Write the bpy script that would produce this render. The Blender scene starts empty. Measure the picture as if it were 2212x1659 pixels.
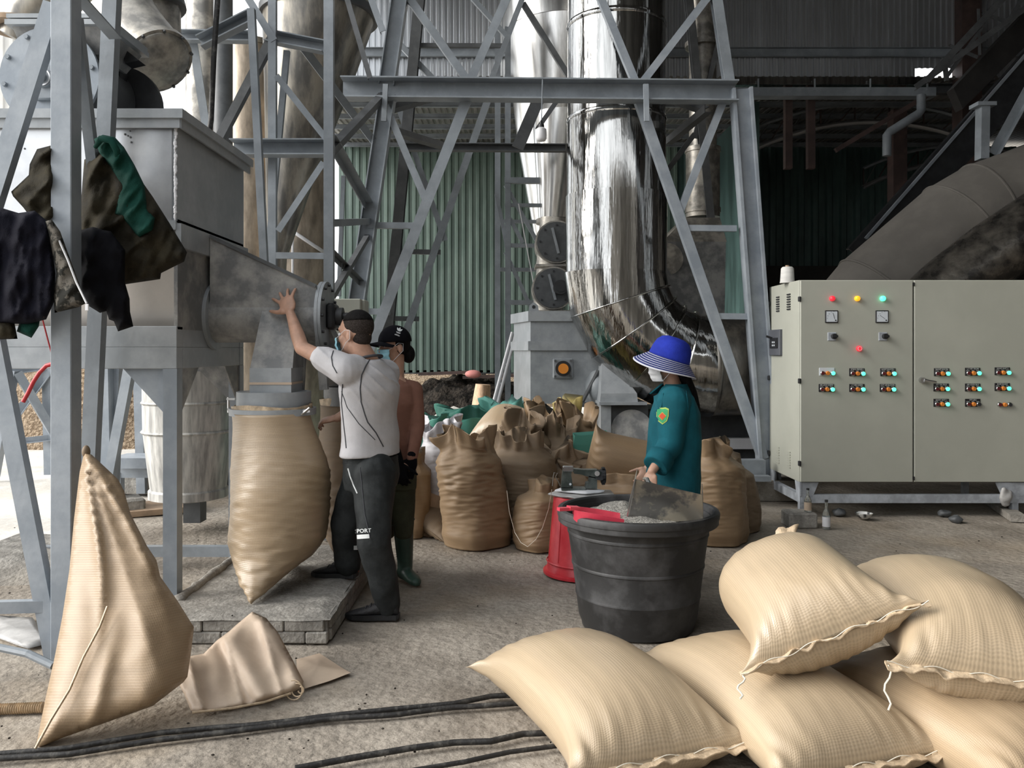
import bpy, bmesh, math, random
from mathutils import Vector as V, Matrix, noise, geometry
from mathutils.bvhtree import BVHTree
random.seed(7)
SC = bpy.context.scene
COL = SC.collection
PI = math.pi
# ------------------------------------------------------------------ camera, sky, exposure
F, HZ, CX, EYE = 1790.0, 755.0, 1106.0, 1.49        # focal length (px), horizon row, centre column, eye height (m)
cam = bpy.data.cameras.new('camera')
cam_o = bpy.data.objects.new('camera', cam)
COL.objects.link(cam_o)
cam_o.location = (0, 0, EYE)
cam_o.rotation_euler = (PI / 2, 0, 0)
cam.sensor_fit = 'HORIZONTAL'
cam.sensor_width = 36.0
cam.lens = 36.0 * F / 2212.0
cam.shift_y = -(829.5 - HZ) / 2212.0
cam.clip_end = 400
SC.camera = cam_o
world = bpy.data.worlds.new('overcast_sky')
SC.world = world
world.use_nodes = True
bg = world.node_tree.nodes['Background']
bg.inputs[0].default_value = (0.93, 0.965, 1.0, 1)
bg.inputs[1].default_value = 1.0
SC.view_settings.view_transform = 'Standard'
SC.view_settings.look = 'None'
SC.view_settings.gamma = 1.0
SC.view_settings.use_curve_mapping = False
SC.view_settings.exposure = 0.95
# soft sun behind thin cloud, high on the open side
sun = bpy.data.lights.new('hazy_sun', 'SUN')
sun.energy = 2.8
sun.angle = math.radians(40)
sun.color = (1.0, 0.96, 0.9)
sun_o = bpy.data.objects.new('hazy_sun', sun)
COL.objects.link(sun_o)
sun_o.rotation_euler = V((-0.90, -0.16, 0.44)).to_track_quat('Z', 'Y').to_euler()

# ------------------------------------------------------------------ helpers
def P(px, py, Y):
    return V(((px - CX) * Y / F, Y, EYE - (py - HZ) * Y / F))
def G(px, py, z=0.0):
    return P(px, py, (EYE - z) * F / (py - HZ))
Z = V((0, 0, 1))
X_ = V((1, 0, 0))
Y_ = V((0, 1, 0))

def frame(d, up=Z):
    d = d.normalized()
    if abs(d.dot(up)) > 0.98:
        up = V((0, 1, 0)) if abs(d.y) < 0.9 else V((1, 0, 0))
    a = d.cross(up).normalized()      # right
    b = a.cross(d).normalized()       # up
    return a, b

class MB:
    def __init__(s):
        s.v, s.f, s.m, s.uv = [], [], [], None
    def add(s, vs, fs, mi=0):
        o = len(s.v)
        s.v += [V(p) for p in vs]
        for f in fs:
            s.f.append([i + o for i in f])
            s.m.append(mi)
        return s
    def box(s, c, sz, rot=None, mi=0, bev=0.0):
        c = V(c)
        hx, hy, hz = sz[0] / 2, sz[1] / 2, sz[2] / 2
        if bev > 0:
            b = min(bev, hx * .9, hy * .9, hz * .9)
            pts = []
            idx = {}
            for sx in (-1, 1):
                for sy in (-1, 1):
                    for sz_ in (-1, 1):
                        for k in range(3):
                            q = [hx * sx, hy * sy, hz * sz_]
                            for j in range(3):
                                if j != k:
                                    q[j] -= b * (sx, sy, sz_)[j]
                            idx[(sx, sy, sz_, k)] = len(pts)
                            pts.append(V(q))
            fs = []
            for k in range(3):
                o1, o2 = (k + 1) % 3, (k + 2) % 3
                for sg in (-1, 1):
                    f = []
                    for (u, w) in ((-1, -1), (1, -1), (1, 1), (-1, 1)):
                        t = [0, 0, 0]
                        t[k], t[o1], t[o2] = sg, u, w
                        f.append(idx[(t[0], t[1], t[2], k)])
                    fs.append(f if sg > 0 else f[::-1])
                for u in (-1, 1):
                    for w in (-1, 1):
                        t1 = [0, 0, 0]; t2 = [0, 0, 0]
                        t1[k] = -1; t2[k] = 1
                        t1[o1] = t2[o1] = u; t1[o2] = t2[o2] = w
                        f = [idx[(*t1, o1)], idx[(*t2, o1)], idx[(*t2, o2)], idx[(*t1, o2)]]
                        fs.append(f if u * w > 0 else f[::-1])
            for sx in (-1, 1):
                for sy in (-1, 1):
                    for sz_ in (-1, 1):
                        f = [idx[(sx, sy, sz_, k)] for k in range(3)]
                        fs.append(f if sx * sy * sz_ > 0 else f[::-1])
        else:
            pts = [V((x, y, z)) for x in (-hx, hx) for y in (-hy, hy) for z in (-hz, hz)]
            fs = [(0, 1, 3, 2), (4, 6, 7, 5), (0, 4, 5, 1), (2, 3, 7, 6), (0, 2, 6, 4), (1, 5, 7, 3)]
        if rot is not None:
            pts = [rot @ p for p in pts]
        return s.add([p + c for p in pts], fs, mi)
    def sect(s, p, q, prof, up=Z, mi=0):
        p, q = V(p), V(q)
        a, b = frame(q - p, up)
        n = len(prof)
        vs = [p + a * x + b * y for x, y in prof] + [q + a * x + b * y for x, y in prof]
        fs = [(i, (i + 1) % n, n + (i + 1) % n, n + i) for i in range(n)]
        fs += [tuple(range(n))[::-1], tuple(range(n, 2 * n))]
        return s.add(vs, fs, mi)
    def bar(s, p, q, w, h=None, up=Z, mi=0):
        h = w if h is None else h
        return s.sect(p, q, [(-w/2, -h/2), (w/2, -h/2), (w/2, h/2), (-w/2, h/2)], up, mi)
    def angle(s, p, q, w, t=.008, up=Z, flip=1, mi=0):
        pr = [(0, 0), (w, 0), (w, t), (t, t), (t, w), (0, w)]
        pr = [((x - w/2) * flip, y - w/2) for x, y in pr]
        return s.sect(p, q, pr if flip > 0 else pr[::-1], up, mi)
    def channel(s, p, q, w, h, t=.01, up=Z, flip=1, mi=0):
        pr = [(0, 0), (w, 0), (w, t), (t, t), (t, h - t), (w, h - t), (w, h), (0, h)]
        pr = [((x - w/2) * flip, y - h/2) for x, y in pr]
        return s.sect(p, q, pr if flip > 0 else pr[::-1], up, mi)
    def ibeam(s, p, q, w, h, t=.01, up=Z, mi=0):
        pr = [(-w/2, -h/2), (w/2, -h/2), (w/2, -h/2 + t), (t/2, -h/2 + t), (t/2, h/2 - t), (w/2, h/2 - t),
              (w/2, h/2), (-w/2, h/2), (-w/2, h/2 - t), (-t/2, h/2 - t), (-t/2, -h/2 + t), (-w/2, -h/2 + t)]
        return s.sect(p, q, pr, up, mi)
    def loft(s, rings, cap=True, closed=True, mi=0, loop=False):
        n = len(rings[0])
        vs = [p for r in rings for p in r]
        fs = []
        k = len(rings)
        for i in range(k if loop else k - 1):
            for j in range(n if closed else n - 1):
                a, b = i * n + j, i * n + (j + 1) % n
                i2 = (i + 1) % k
                c, d = i2 * n + (j + 1) % n, i2 * n + j
                fs.append((a, b, c, d))
        if cap and not loop:
            fs.append(tuple(range(n))[::-1])
            fs.append(tuple((k - 1) * n + j for j in range(n)))
        return s.add(vs, fs, mi)
    def cyl(s, p, q, r0, r1=None, n=24, cap=True, mi=0):
        p, q = V(p), V(q)
        r1 = r0 if r1 is None else r1
        a, b = frame(q - p)
        R = [[c + (a * math.cos(2 * PI * j / n) + b * math.sin(2 * PI * j / n)) * r for j in range(n)] for c, r in ((p, r0), (q, r1))]
        return s.loft(R, cap, mi=mi)
    def pipe(s, p, q, ro, ri, n=24, mi=0):
        """hollow pipe with wall thickness"""
        p, q = V(p), V(q)
        a, b = frame(q - p)
        R = [[c + (a * math.cos(2 * PI * j / n) + b * math.sin(2 * PI * j / n)) * r for j in range(n)] for c, r in ((p, ro), (q, ro), (q, ri), (p, ri))]
        return s.loft(R, False, loop=True, mi=mi)
    def tube(s, pts, r, n=8, cap=True, mi=0, closed=False):
        pts = [V(p) for p in pts]
        k = len(pts)
        rs = r if isinstance(r, (list, tuple)) else [r] * k
        a, b = frame(pts[1] - pts[0])
        R = []
        for i in range(k):
            d = (pts[min(i + 1, k - 1)] - pts[max(i - 1, 0)])
            if d.length < 1e-9:
                d = Z
            d.normalize()
            a = (a - d * a.dot(d))
            a = a.normalized() if a.length > 1e-6 else frame(d)[0]
            b = d.cross(a)
            R.append([pts[i] + (a * math.cos(2 * PI * j / n) + b * math.sin(2 * PI * j / n)) * rs[i] for j in range(n)])
        return s.loft(R, cap, mi=mi)
    def lathe(s, prof, c=(0, 0, 0), axis=Z, n=36, cap=True, mi=0, wob=None):
        c = V(c)
        axis = V(axis).normalized()
        a, b = frame(axis)
        R = []
        for r, h in prof:
            R.append([c + axis * h + (a * math.cos(2 * PI * j / n) + b * math.sin(2 * PI * j / n)) * (r if wob is None else r * wob(2 * PI * j / n, h)) for j in range(n)])
        return s.loft(R, cap, mi=mi)
    def ell(s, c, f, l, u, rf, rl, ru, nu=16, nv=10, mi=0):
        c = V(c)
        R = []
        for i in range(nv + 1):
            t = PI * i / nv
            t = min(max(t, .02), PI - .02)
            R.append([c + u * (-math.cos(t) * ru) + (f * (math.cos(2*PI*j/nu) * rf) + l * (math.sin(2*PI*j/nu) * rl)) * math.sin(t) for j in range(nu)])
        return s.loft(R, True, mi=mi)
    def ball(s, c, r, n=12, mi=0):
        return s.ell(c, X_, Y_, Z, r, r, r, n, max(6, n // 2 + 2), mi)
    def limb(s, pts, rs, n=14):
        pts = [V(p) for p in pts]
        for i in range(len(pts) - 1):
            if (pts[i + 1] - pts[i]).length > 1e-5:
                s.cyl(pts[i], pts[i + 1], rs[i], rs[i + 1], n)
        for p, r in zip(pts, rs):
            s.ball(p, r, 12)
        return s
    def prism(s, poly, off, mi=0):
        poly = [V(p) for p in poly]
        off = V(off)
        n = len(poly)
        vs = poly + [p + off for p in poly]
        fs = [(i, (i + 1) % n, n + (i + 1) % n, n + i) for i in range(n)] + [tuple(range(n))[::-1], tuple(range(n, 2 * n))]
        return s.add(vs, fs, mi)
    def grid(s, fn, nu, nv, cu=False, mi=0):
        vs = [fn(i / (nu if cu else nu - 1), j / (nv - 1)) for j in range(nv) for i in range(nu)]
        fs = []
        for j in range(nv - 1):
            for i in range(nu if cu else nu - 1):
                a, b = j * nu + i, j * nu + (i + 1) % nu
                fs.append((a, b, b + nu, a + nu))
        return s.add(vs, fs, mi)
    def mesh(s, name, off=V((0, 0, 0)), smooth=None, fix=True):
        me = bpy.data.meshes.new(name)
        me.from_pydata([p - off for p in s.v], [], s.f)
        if s.uv is not None:
            uvl = me.uv_layers.new(name='UVMap')
            for lp in me.loops:
                uvl.data[lp.index].uv = s.uv[lp.vertex_index]
        if any(s.m):
            me.polygons.foreach_set('material_index', s.m)
        if fix:
            bm = bmesh.new()
            bm.from_mesh(me)
            bmesh.ops.recalc_face_normals(bm, faces=bm.faces)
            bm.to_mesh(me)
            bm.free()
        if smooth:
            me.polygons.foreach_set('use_smooth', [True] * len(me.polygons))
            if smooth < 179:
                me.set_sharp_from_angle(angle=math.radians(smooth))
        me.update()
        return me

def wloc(o):
    l = V((0, 0, 0))
    while o is not None:
        l = l + V(o.location)
        o = o.parent
    return l

def setmat(me, m):
    for k in (m if isinstance(m, (list, tuple)) else [m]):
        me.materials.append(k)

def part(name, mb, m, parent, smooth=None, label=None, fix=True, kind=None):
    """a part: child mesh of a thing (or of a part), vertices given in world space"""
    me = mb.mesh(name, wloc(parent), smooth, fix)
    setmat(me, m)
    o = bpy.data.objects.new(name, me)
    COL.objects.link(o)
    o.parent = parent
    if label:
        o['label'] = label
    if kind:
        o['kind'] = kind
    return o

def thing(name, label, cat, loc, group=None):
    o = bpy.data.objects.new(name, None)
    o.empty_display_size = .1
    COL.objects.link(o)
    o.location = V(loc)
    o['label'] = label
    o['category'] = cat
    if group:
        o['group'] = group
    return o

def solid(name, mb, m, label, cat, group=None, smooth=None, fix=True, kind=None):
    """a thing that is one mesh; origin at the middle of its base"""
    xs = [p.x for p in mb.v]; ys = [p.y for p in mb.v]; zs = [p.z for p in mb.v]
    off = V(((min(xs) + max(xs)) / 2, (min(ys) + max(ys)) / 2, min(zs)))
    me = mb.mesh(name, off, smooth, fix)
    setmat(me, m)
    o = bpy.data.objects.new(name, me)
    COL.objects.link(o)
    o.location = off
    o['label'] = label
    o['category'] = cat
    if group:
        o['group'] = group
    if kind:
        o['kind'] = kind
    return o

def struct(name, mb, m, smooth=None, label=None):
    me = mb.mesh(name, V((0, 0, 0)), smooth)
    setmat(me, m)
    o = bpy.data.objects.new(name, me)
    COL.objects.link(o)
    o['kind'] = 'structure'
    if label:
        o['label'] = label
    return o

def inst(name, me, parent, loc, rot=None, scale=None):
    o = bpy.data.objects.new(name, me)
    COL.objects.link(o)
    o.parent = parent
    o.location = V(loc) - wloc(parent)
    if rot is not None:
        o.rotation_euler = rot
    if scale is not None:
        o.scale = scale
    return o

def evalmesh(me, mods):
    """run modifiers on a mesh and return the result as a new mesh"""
    o = bpy.data.objects.new('tmp', me)
    COL.objects.link(o)
    for t, kw in mods:
        m = o.modifiers.new(t, t)
        for k, v in kw.items():
            setattr(m, k, v)
    dg = bpy.context.evaluated_depsgraph_get()
    dg.update()
    r = bpy.data.meshes.new_from_object(o.evaluated_get(dg))
    bpy.data.objects.remove(o)
    return r

def organic(mb, voxel, it=4, disp=None, fac=.5):
    me = mb.mesh('organic', fix=False)
    r = evalmesh(me, [('REMESH', dict(mode='VOXEL', voxel_size=voxel, use_smooth_shade=True)),
                      ('SMOOTH', dict(factor=fac, iterations=it))])
    bpy.data.meshes.remove(me)
    if disp:
        ns = [n.vector.copy() for n in r.vertex_normals]
        for v, n in zip(r.vertices, ns):
            v.co = v.co + disp(v.co, n)
        r.update()
    r.polygons.foreach_set('use_smooth', [True] * len(r.polygons))
    return r

def part_mesh(name, me, m, parent, label=None):
    off = wloc(parent)
    me.name = name
    me.transform(Matrix.Translation(-off))
    me.materials.clear()
    setmat(me, m)
    o = bpy.data.objects.new(name, me)
    COL.objects.link(o)
    o.parent = parent
    if label:
        o['label'] = label
    return o

def bvh_of(objs):
    vs, fs = [], []
    for o in objs:
        w = wloc(o)
        b = len(vs)
        vs += [v.co + w for v in o.data.vertices]
        fs += [[i + b for i in p.vertices] for p in o.data.polygons]
    return BVHTree.FromPolygons(vs, fs)

EYEP = V((0, 0, EYE))
def onto(bvh, px, py, lift=.002, Y0=6.0):
    """the point of a surface that lies behind a place in the picture, lifted off along its normal"""
    d = (P(px, py, Y0) - EYEP).normalized()
    h, n, i, dist = bvh.ray_cast(EYEP, d)
    if h is None:
        h, n, i, dist = bvh.find_nearest(P(px, py, Y0))
    if n.dot(d) > 0:
        n = -n
    return h + n * lift

def nz(p, s=1.0, o=0.0):
    return noise.noise(V((p[0] * s + o, p[1] * s + o * 1.7, p[2] * s - o)))

def inflate(outline, Yf, thick, step=9, folds=None, back=.6, edge=40, rough=0.0, seed=0, uvs=True):
    """cloth body from an outline: its own distance Yf(px,py), rounded thickness and folds"""
    Yc = Yf if callable(Yf) else (lambda x, y: Yf)
    out = []
    n = len(outline)
    for i in range(n):
        a, b = V(outline[i]).to_2d(), V(outline[(i + 1) % n]).to_2d()
        k = max(1, int((b - a).length / step))
        for j in range(k):
            out.append(a.lerp(b, j / k))
    nb = len(out)
    xs = [p.x for p in out]; ys = [p.y for p in out]
    rnd = random.Random(seed)
    segs = [(out[i], out[(i + 1) % nb]) for i in range(nb)]
    def inside(x, y):
        c = False
        for a, b in segs:
            if (a.y > y) != (b.y > y) and x < (b.x - a.x) * (y - a.y) / (b.y - a.y) + a.x:
                c = not c
        return c
    def dist(p):
        m = 1e9
        for a, b in segs:
            ab = b - a
            t = max(0, min(1, (p - a).dot(ab) / max(ab.length_squared, 1e-9)))
            m = min(m, (p - a - ab * t).length_squared)
        return math.sqrt(m)
    pts = list(out)
    y = min(ys) + step * .5
    row = 0
    while y < max(ys):
        x = min(xs) + step * (.5 if row % 2 else 0)
        while x < max(xs):
            p = V((x + rnd.uniform(-.2, .2) * step, y + rnd.uniform(-.2, .2) * step))
            if inside(p.x, p.y) and dist(p) > step * .45:
                pts.append(p)
            x += step
        y += step * .87
        row += 1
    edges = [(i, (i + 1) % nb) for i in range(nb)]
    vo, eo, fo, _, _, _ = geometry.delaunay_2d_cdt(pts, edges, [], 1, 1e-4)
    mb = MB()
    front, rear = [], []
    uv = []
    for p in vo:
        d = dist(p)
        t = min(d / edge, 1.0)
        h = math.sqrt(max(0, 1 - (1 - t) ** 2))
        Y = Yc(p.x, p.y)
        fd = folds(p.x, p.y) * min(1, d / 12) if folds else 0
        if rough:
            fd += rough * noise.noise(V((p.x * .03 + seed, p.y * .03, seed))) * min(1, d / 12)
        front.append(P(p.x, p.y, Y - thick * h - fd))
        rear.append((d < .3, P(p.x, p.y, Y + thick * back * h - fd * .6)))
        c = P(p.x, p.y, Y)
        uv.append((c.x, c.z))
    N = len(vo)
    vs = front[:]
    idx = []
    for i, (bd, q) in enumerate(rear):
        if bd:
            idx.append(i)
        else:
            idx.append(len(vs))
            vs.append(q)
            uv.append(uv[i])
    fs = [tuple(f) for f in fo] + [tuple(idx[i] for i in f)[::-1] for f in fo]
    mb.add(vs, fs)
    if uvs:
        mb.uv = uv
    return mb

def textmesh(txt, size, bold=False, align='CENTER'):
    cu = bpy.data.curves.new('t', 'FONT')
    cu.body = txt
    cu.size = size
    cu.align_x = align
    cu.align_y = 'CENTER'
    cu.resolution_u = 2
    if bold:
        cu.offset = size * .02
    o = bpy.data.objects.new('t', cu)
    COL.objects.link(o)
    dg = bpy.context.evaluated_depsgraph_get()
    dg.update()
    me = bpy.data.meshes.new_from_object(o.evaluated_get(dg))
    bpy.data.objects.remove(o)
    return me

# ------------------------------------------------------------------ materials
MATS = {}
def M(name, col, rough=.6, metal=0.0, var=.12, vs=5.0, bump=0.0, bs=60.0, col2=None, t0=.42, t1=.62, spec=.5,
      stretch=(1, 1, 1), coat=0.0, rvar=.1, detail=6, alpha=None, emit=0.0, trans=0.0, bdist=.01, uvmap=False):
    m = bpy.data.materials.new(name)
    m.use_nodes = True
    nt = m.node_tree
    b = nt.nodes['Principled BSDF']
    L = nt.links.new
    tc = nt.nodes.new('ShaderNodeTexCoord')
    mp = nt.nodes.new('ShaderNodeMapping')
    mp.inputs['Scale'].default_value = stretch
    L(tc.outputs['UV' if uvmap else 'Object'], mp.inputs[0])
    nn = nt.nodes.new('ShaderNodeTexNoise')
    nn.inputs['Scale'].default_value = vs
    nn.inputs['Detail'].default_value = detail
    nn.inputs['Roughness'].default_value = .62
    L(mp.outputs[0], nn.inputs['Vector'])
    rp = nt.nodes.new('ShaderNodeMapRange')
    rp.inputs[1].default_value = t0
    rp.inputs[2].default_value = t1
    L(nn.outputs[0], rp.inputs[0])
    mx = nt.nodes.new('ShaderNodeMix')
    mx.data_type = 'RGBA'
    c = V(col[:3])
    mx.inputs[6].default_value = (*(c * (1 - var)), 1)
    mx.inputs[7].default_value = (*(V(col2) if col2 else c * (1 + var)), 1)
    L(rp.outputs[0], mx.inputs[0])
    L(mx.outputs[2], b.inputs['Base Color'])
    rr = nt.nodes.new('ShaderNodeMapRange')
    rr.inputs[3].default_value = max(0.02, rough - rvar)
    rr.inputs[4].default_value = min(1, rough + rvar)
    L(nn.outputs[0], rr.inputs[0])
    L(rr.outputs[0], b.inputs['Roughness'])
    b.inputs['Metallic'].default_value = metal
    b.inputs['Specular IOR Level'].default_value = spec
    b.inputs['Coat Weight'].default_value = coat
    if trans:
        b.inputs['Transmission Weight'].default_value = trans
    if emit:
        b.inputs['Emission Color'].default_value = (*c, 1)
        b.inputs['Emission Strength'].default_value = emit
    if bump:
        n2 = nt.nodes.new('ShaderNodeTexNoise')
        n2.inputs['Scale'].default_value = bs
        n2.inputs['Detail'].default_value = 5
        L(mp.outputs[0], n2.inputs['Vector'])
        bp = nt.nodes.new('ShaderNodeBump')
        bp.inputs['Strength'].default_value = bump
        bp.inputs['Distance'].default_value = bdist
        L(n2.outputs[0], bp.inputs['Height'])
        L(bp.outputs[0], b.inputs['Normal'])
    MATS[name] = m
    return m

def weave(name, col, rough=.36, period=.0055, amt=.36, dirt=None, sheen=.0, seed=0.0, spec=.8):
    """woven plastic sack cloth: tape grid from the UV map, lengthwise streaks"""
    m = bpy.data.materials.new(name)
    m.use_nodes = True
    nt = m.node_tree
    b = nt.nodes['Principled BSDF']
    L = nt.links.new
    tc = nt.nodes.new('ShaderNodeTexCoord')
    w = []
    for ax in ('X', 'Y'):
        wv = nt.nodes.new('ShaderNodeTexWave')
        wv.wave_type = 'BANDS'
        wv.bands_direction = ax
        wv.inputs['Scale'].default_value = .314 / period * (1 if ax == 'X' else .62)
        wv.inputs['Distortion'].default_value = .35
        wv.inputs['Detail'].default_value = 1
        wv.inputs['Detail Scale'].default_value = .6
        L(tc.outputs['UV'], wv.inputs['Vector'])
        w.append(wv)
    mul = nt.nodes.new('ShaderNodeMath')
    mul.operation = 'ADD'
    L(w[0].outputs['Fac'], mul.inputs[0])
    L(w[1].outputs['Fac'], mul.inputs[1])
    mp = nt.nodes.new('ShaderNodeMapping')
    mp.inputs['Scale'].default_value = (2.2, 34, 1)
    mp.inputs['Location'].default_value = (seed, seed, 0)
    L(tc.outputs['UV'], mp.inputs[0])
    sn = nt.nodes.new('ShaderNodeTexNoise')
    sn.inputs['Scale'].default_value = 1.0
    sn.inputs['Detail'].default_value = 3
    L(mp.outputs[0], sn.inputs['Vector'])
    n3 = nt.nodes.new('ShaderNodeTexNoise')
    n3.inputs['Scale'].default_value = 4.0
    n3.inputs['Detail'].default_value = 5
    L(tc.outputs['Object'], n3.inputs['Vector'])
    c = V(col)
    m1 = nt.nodes.new('ShaderNodeMix'); m1.data_type = 'RGBA'
    m1.inputs[6].default_value = (*(c * .93), 1)
    m1.inputs[7].default_value = (*(c * 1.06), 1)
    mr = nt.nodes.new('ShaderNodeMapRange')
    mr.inputs[1].default_value = .3; mr.inputs[2].default_value = .7
    L(sn.outputs[0], mr.inputs[0])
    L(mr.outputs[0], m1.inputs[0])
    m2 = nt.nodes.new('ShaderNodeMix'); m2.data_type = 'RGBA'; m2.blend_type = 'MULTIPLY'
    m2.inputs[0].default_value = amt
    g = nt.nodes.new('ShaderNodeMapRange')
    g.inputs[1].default_value = 0; g.inputs[2].default_value = 1.3
    g.inputs[3].default_value = .45; g.inputs[4].default_value = 1.05
    L(mul.outputs[0], g.inputs[0])
    L(m1.outputs[2], m2.inputs[6])
    L(g.outputs[0], m2.inputs[7])
    last = m2
    if dirt:
        m3 = nt.nodes.new('ShaderNodeMix'); m3.data_type = 'RGBA'
        mr3 = nt.nodes.new('ShaderNodeMapRange')
        mr3.inputs[1].default_value = .5; mr3.inputs[2].default_value = .72
        mr3.inputs[4].default_value = .6
        L(n3.outputs[0], mr3.inputs[0])
        L(mr3.outputs[0], m3.inputs[0])
        L(m2.outputs[2], m3.inputs[6])
        m3.inputs[7].default_value = (*dirt, 1)
        last = m3
    L(last.outputs[2], b.inputs['Base Color'])
    b.inputs['Roughness'].default_value = rough
    b.inputs['Specular IOR Level'].default_value = spec
    b.inputs['Sheen Weight'].default_value = sheen
    ad = nt.nodes.new('ShaderNodeMath'); ad.operation = 'MULTIPLY_ADD'
    ad.inputs[1].default_value = .35
    L(mul.outputs[0], ad.inputs[0])
    sc_ = nt.nodes.new('ShaderNodeMath'); sc_.operation = 'MULTIPLY'; sc_.inputs[1].default_value = .35
    L(sn.outputs[0], sc_.inputs[0])
    L(sc_.outputs[0], ad.inputs[2])
    bp = nt.nodes.new('ShaderNodeBump')
    bp.inputs['Strength'].default_value = .22
    bp.inputs['Distance'].default_value = .004
    L(ad.outputs[0], bp.inputs['Height'])
    L(bp.outputs[0], b.inputs['Normal'])
    return m

m_floor = M('dusty_concrete', (.27, .235, .195), .9, var=.25, vs=1.6, bump=.8, bs=22, col2=(.38, .34, .29), t0=.36, t1=.66, bdist=.02, detail=9, spec=.12)
m_ground = M('yard_concrete', (.60, .57, .52), .95, var=.18, vs=.8, bump=.4, bs=12, bdist=.02)
m_conc = M('rough_concrete', (.30, .285, .26), .92, var=.25, vs=7, bump=.7, bs=45, bdist=.012, spec=.12)
m_steel = M('blue_grey_painted_steel', (.265, .30, .34), .42, var=.12, vs=4, bump=.12, bs=30, rvar=.12, col2=(.31, .34, .375))
m_steel2 = M('grey_painted_steel', (.225, .25, .275), .45, var=.14, vs=4, bump=.1, bs=30, rvar=.12)
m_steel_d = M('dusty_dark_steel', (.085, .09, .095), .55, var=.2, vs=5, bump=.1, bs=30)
m_hop = M('grey_machine_paint', (.30, .325, .345), .38, var=.13, vs=3.5, bump=.15, bs=14, col2=(.36, .38, .40))
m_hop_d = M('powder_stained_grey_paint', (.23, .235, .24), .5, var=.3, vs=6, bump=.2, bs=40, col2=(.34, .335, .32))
m_galv = M('galvanised_front_sheet', (.50, .51, .53), .34, metal=.75, var=.10, vs=2.2, bump=.05, bs=6, col2=(.60, .61, .62))
m_lowhop = M('brushed_hopper_sheet', (.48, .45, .42), .4, metal=.7, var=.08, vs=2, bump=.04, bs=8)
m_chrome = M('polished_stainless', (.46, .455, .44), .10, metal=1.0, var=.3, vs=3, bump=.30, bs=2.4, stretch=(5, 5, .35), rvar=.05, bdist=.03, t0=.35, t1=.6)
m_cone = M('bright_stainless_cone', (.70, .69, .67), .24, metal=1.0, var=.14, vs=2.5, bump=.05, bs=3, stretch=(4, 4, .5), rvar=.08)
m_cyc = M('weathered_stainless', (.22, .21, .195), .36, metal=.85, var=.28, vs=2.2, bump=.06, bs=4, stretch=(3, 3, .6), col2=(.36, .33, .28), rvar=.12)
m_cyc_t = M('tan_stained_cylinder', (.30, .25, .195), .45, metal=.45, var=.3, vs=2.6, bump=.06, bs=6, stretch=(2, 2, .6), col2=(.44, .37, .29))
m_drum = M('streaked_galvanised_drum', (.46, .455, .44), .5, metal=.35, var=.35, vs=4, bump=.08, bs=8, stretch=(4, 4, .5), col2=(.60, .59, .56), t0=.38, t1=.6)
m_tube = M('dull_tinned_tube', (.27, .26, .24), .42, metal=.6, var=.25, vs=6, bump=.12, bs=14, col2=(.47, .44, .39))
m_black = M('black_paint', (.018, .019, .021), .5, var=.3, vs=8)
m_rubber = M('black_cable_rubber', (.028, .026, .025), .6, var=.5, vs=25, bump=.2, bs=90, col2=(.10, .095, .085), t0=.5, t1=.75)
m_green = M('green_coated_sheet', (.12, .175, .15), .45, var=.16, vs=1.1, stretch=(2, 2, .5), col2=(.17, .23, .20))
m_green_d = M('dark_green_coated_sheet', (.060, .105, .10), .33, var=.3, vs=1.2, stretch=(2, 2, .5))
m_silver = M('silver_coated_sheet', (.58, .60, .625), .36, metal=.85, var=.07, vs=1.0, stretch=(2, 2, .4))
m_whiteroof = M('white_coated_roof_sheet', (.60, .59, .56), .5, var=.12, vs=1.5)
m_annex = M('zinc_roof_sheet', (.42, .405, .385), .42, metal=.7, var=.12, vs=1.5)
m_brown = M('red_oxide_steel', (.055, .034, .030), .7, var=.3, vs=3)
m_tarp = M('dark_low_wall', (.028, .026, .025), .8, var=.3, vs=2)
m_dust = M('dust_coated_lagging', (.135, .125, .112), .85, metal=.0, var=.12, vs=2, bump=.1, bs=18)
m_lag = M('creased_dark_lagging', (.10, .095, .09), .28, metal=.8, var=.5, vs=3, bump=.4, bs=6, bdist=.03, col2=(.25, .23, .2))
m_cab = M('beige_grey_cabinet_enamel', (.40, .405, .35), .42, var=.035, vs=2, bump=.015, bs=120)
m_cableg = M('pale_blue_plinth_paint', (.36, .385, .42), .55, var=.2, vs=9, bump=.1, bs=30)
m_red = M('red_plastic', (.56, .022, .035), .36, var=.12, vs=5, col2=(.62, .05, .06), rvar=.1)
m_scoop = M('pink_red_plastic', (.70, .06, .10), .35, var=.1, vs=6)
m_tub = M('scuffed_black_rubber', (.030, .030, .031), .55, var=.3, vs=4.2, bump=.12, bs=30, col2=(.105, .105, .108), t0=.46, t1=.80, rvar=.12)
m_ash = M('grey_grain_powder', (.26, .25, .225), .95, var=.35, vs=90, bump=1.0, bs=150, bdist=.01, col2=(.38, .365, .33))
m_pan = M('scraped_sheet_metal', (.42, .42, .42), .34, metal=.9, var=.35, vs=5.5, bump=.08, bs=10, col2=(.60, .56, .48), t0=.45, t1=.53)
m_white = M('white_plastic', (.72, .72, .74), .4, var=.05)
m_yarn = M('white_yarn', (.72, .71, .68), .9, var=.08, bump=.6, bs=300, stretch=(1, 1, 6))
m_skin = M('skin', (.46, .27, .19), .5, var=.1, vs=14, bump=.06, bs=160, col2=(.52, .30, .21))
m_hair = M('black_hair', (.008, .007, .007), .7, spec=.12, var=.4, vs=60, bump=.5, bs=260, stretch=(1, 1, .3))
m_stub = M('short_clipped_hair', (.042, .034, .030), .8, var=.4, vs=160, bump=.5, bs=400, spec=.12)
m_mask = M('pale_blue_face_mask', (.30, .56, .66), .8, var=.06, vs=20, bump=.25, bs=30, stretch=(1, 1, 6), spec=.12)
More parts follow.
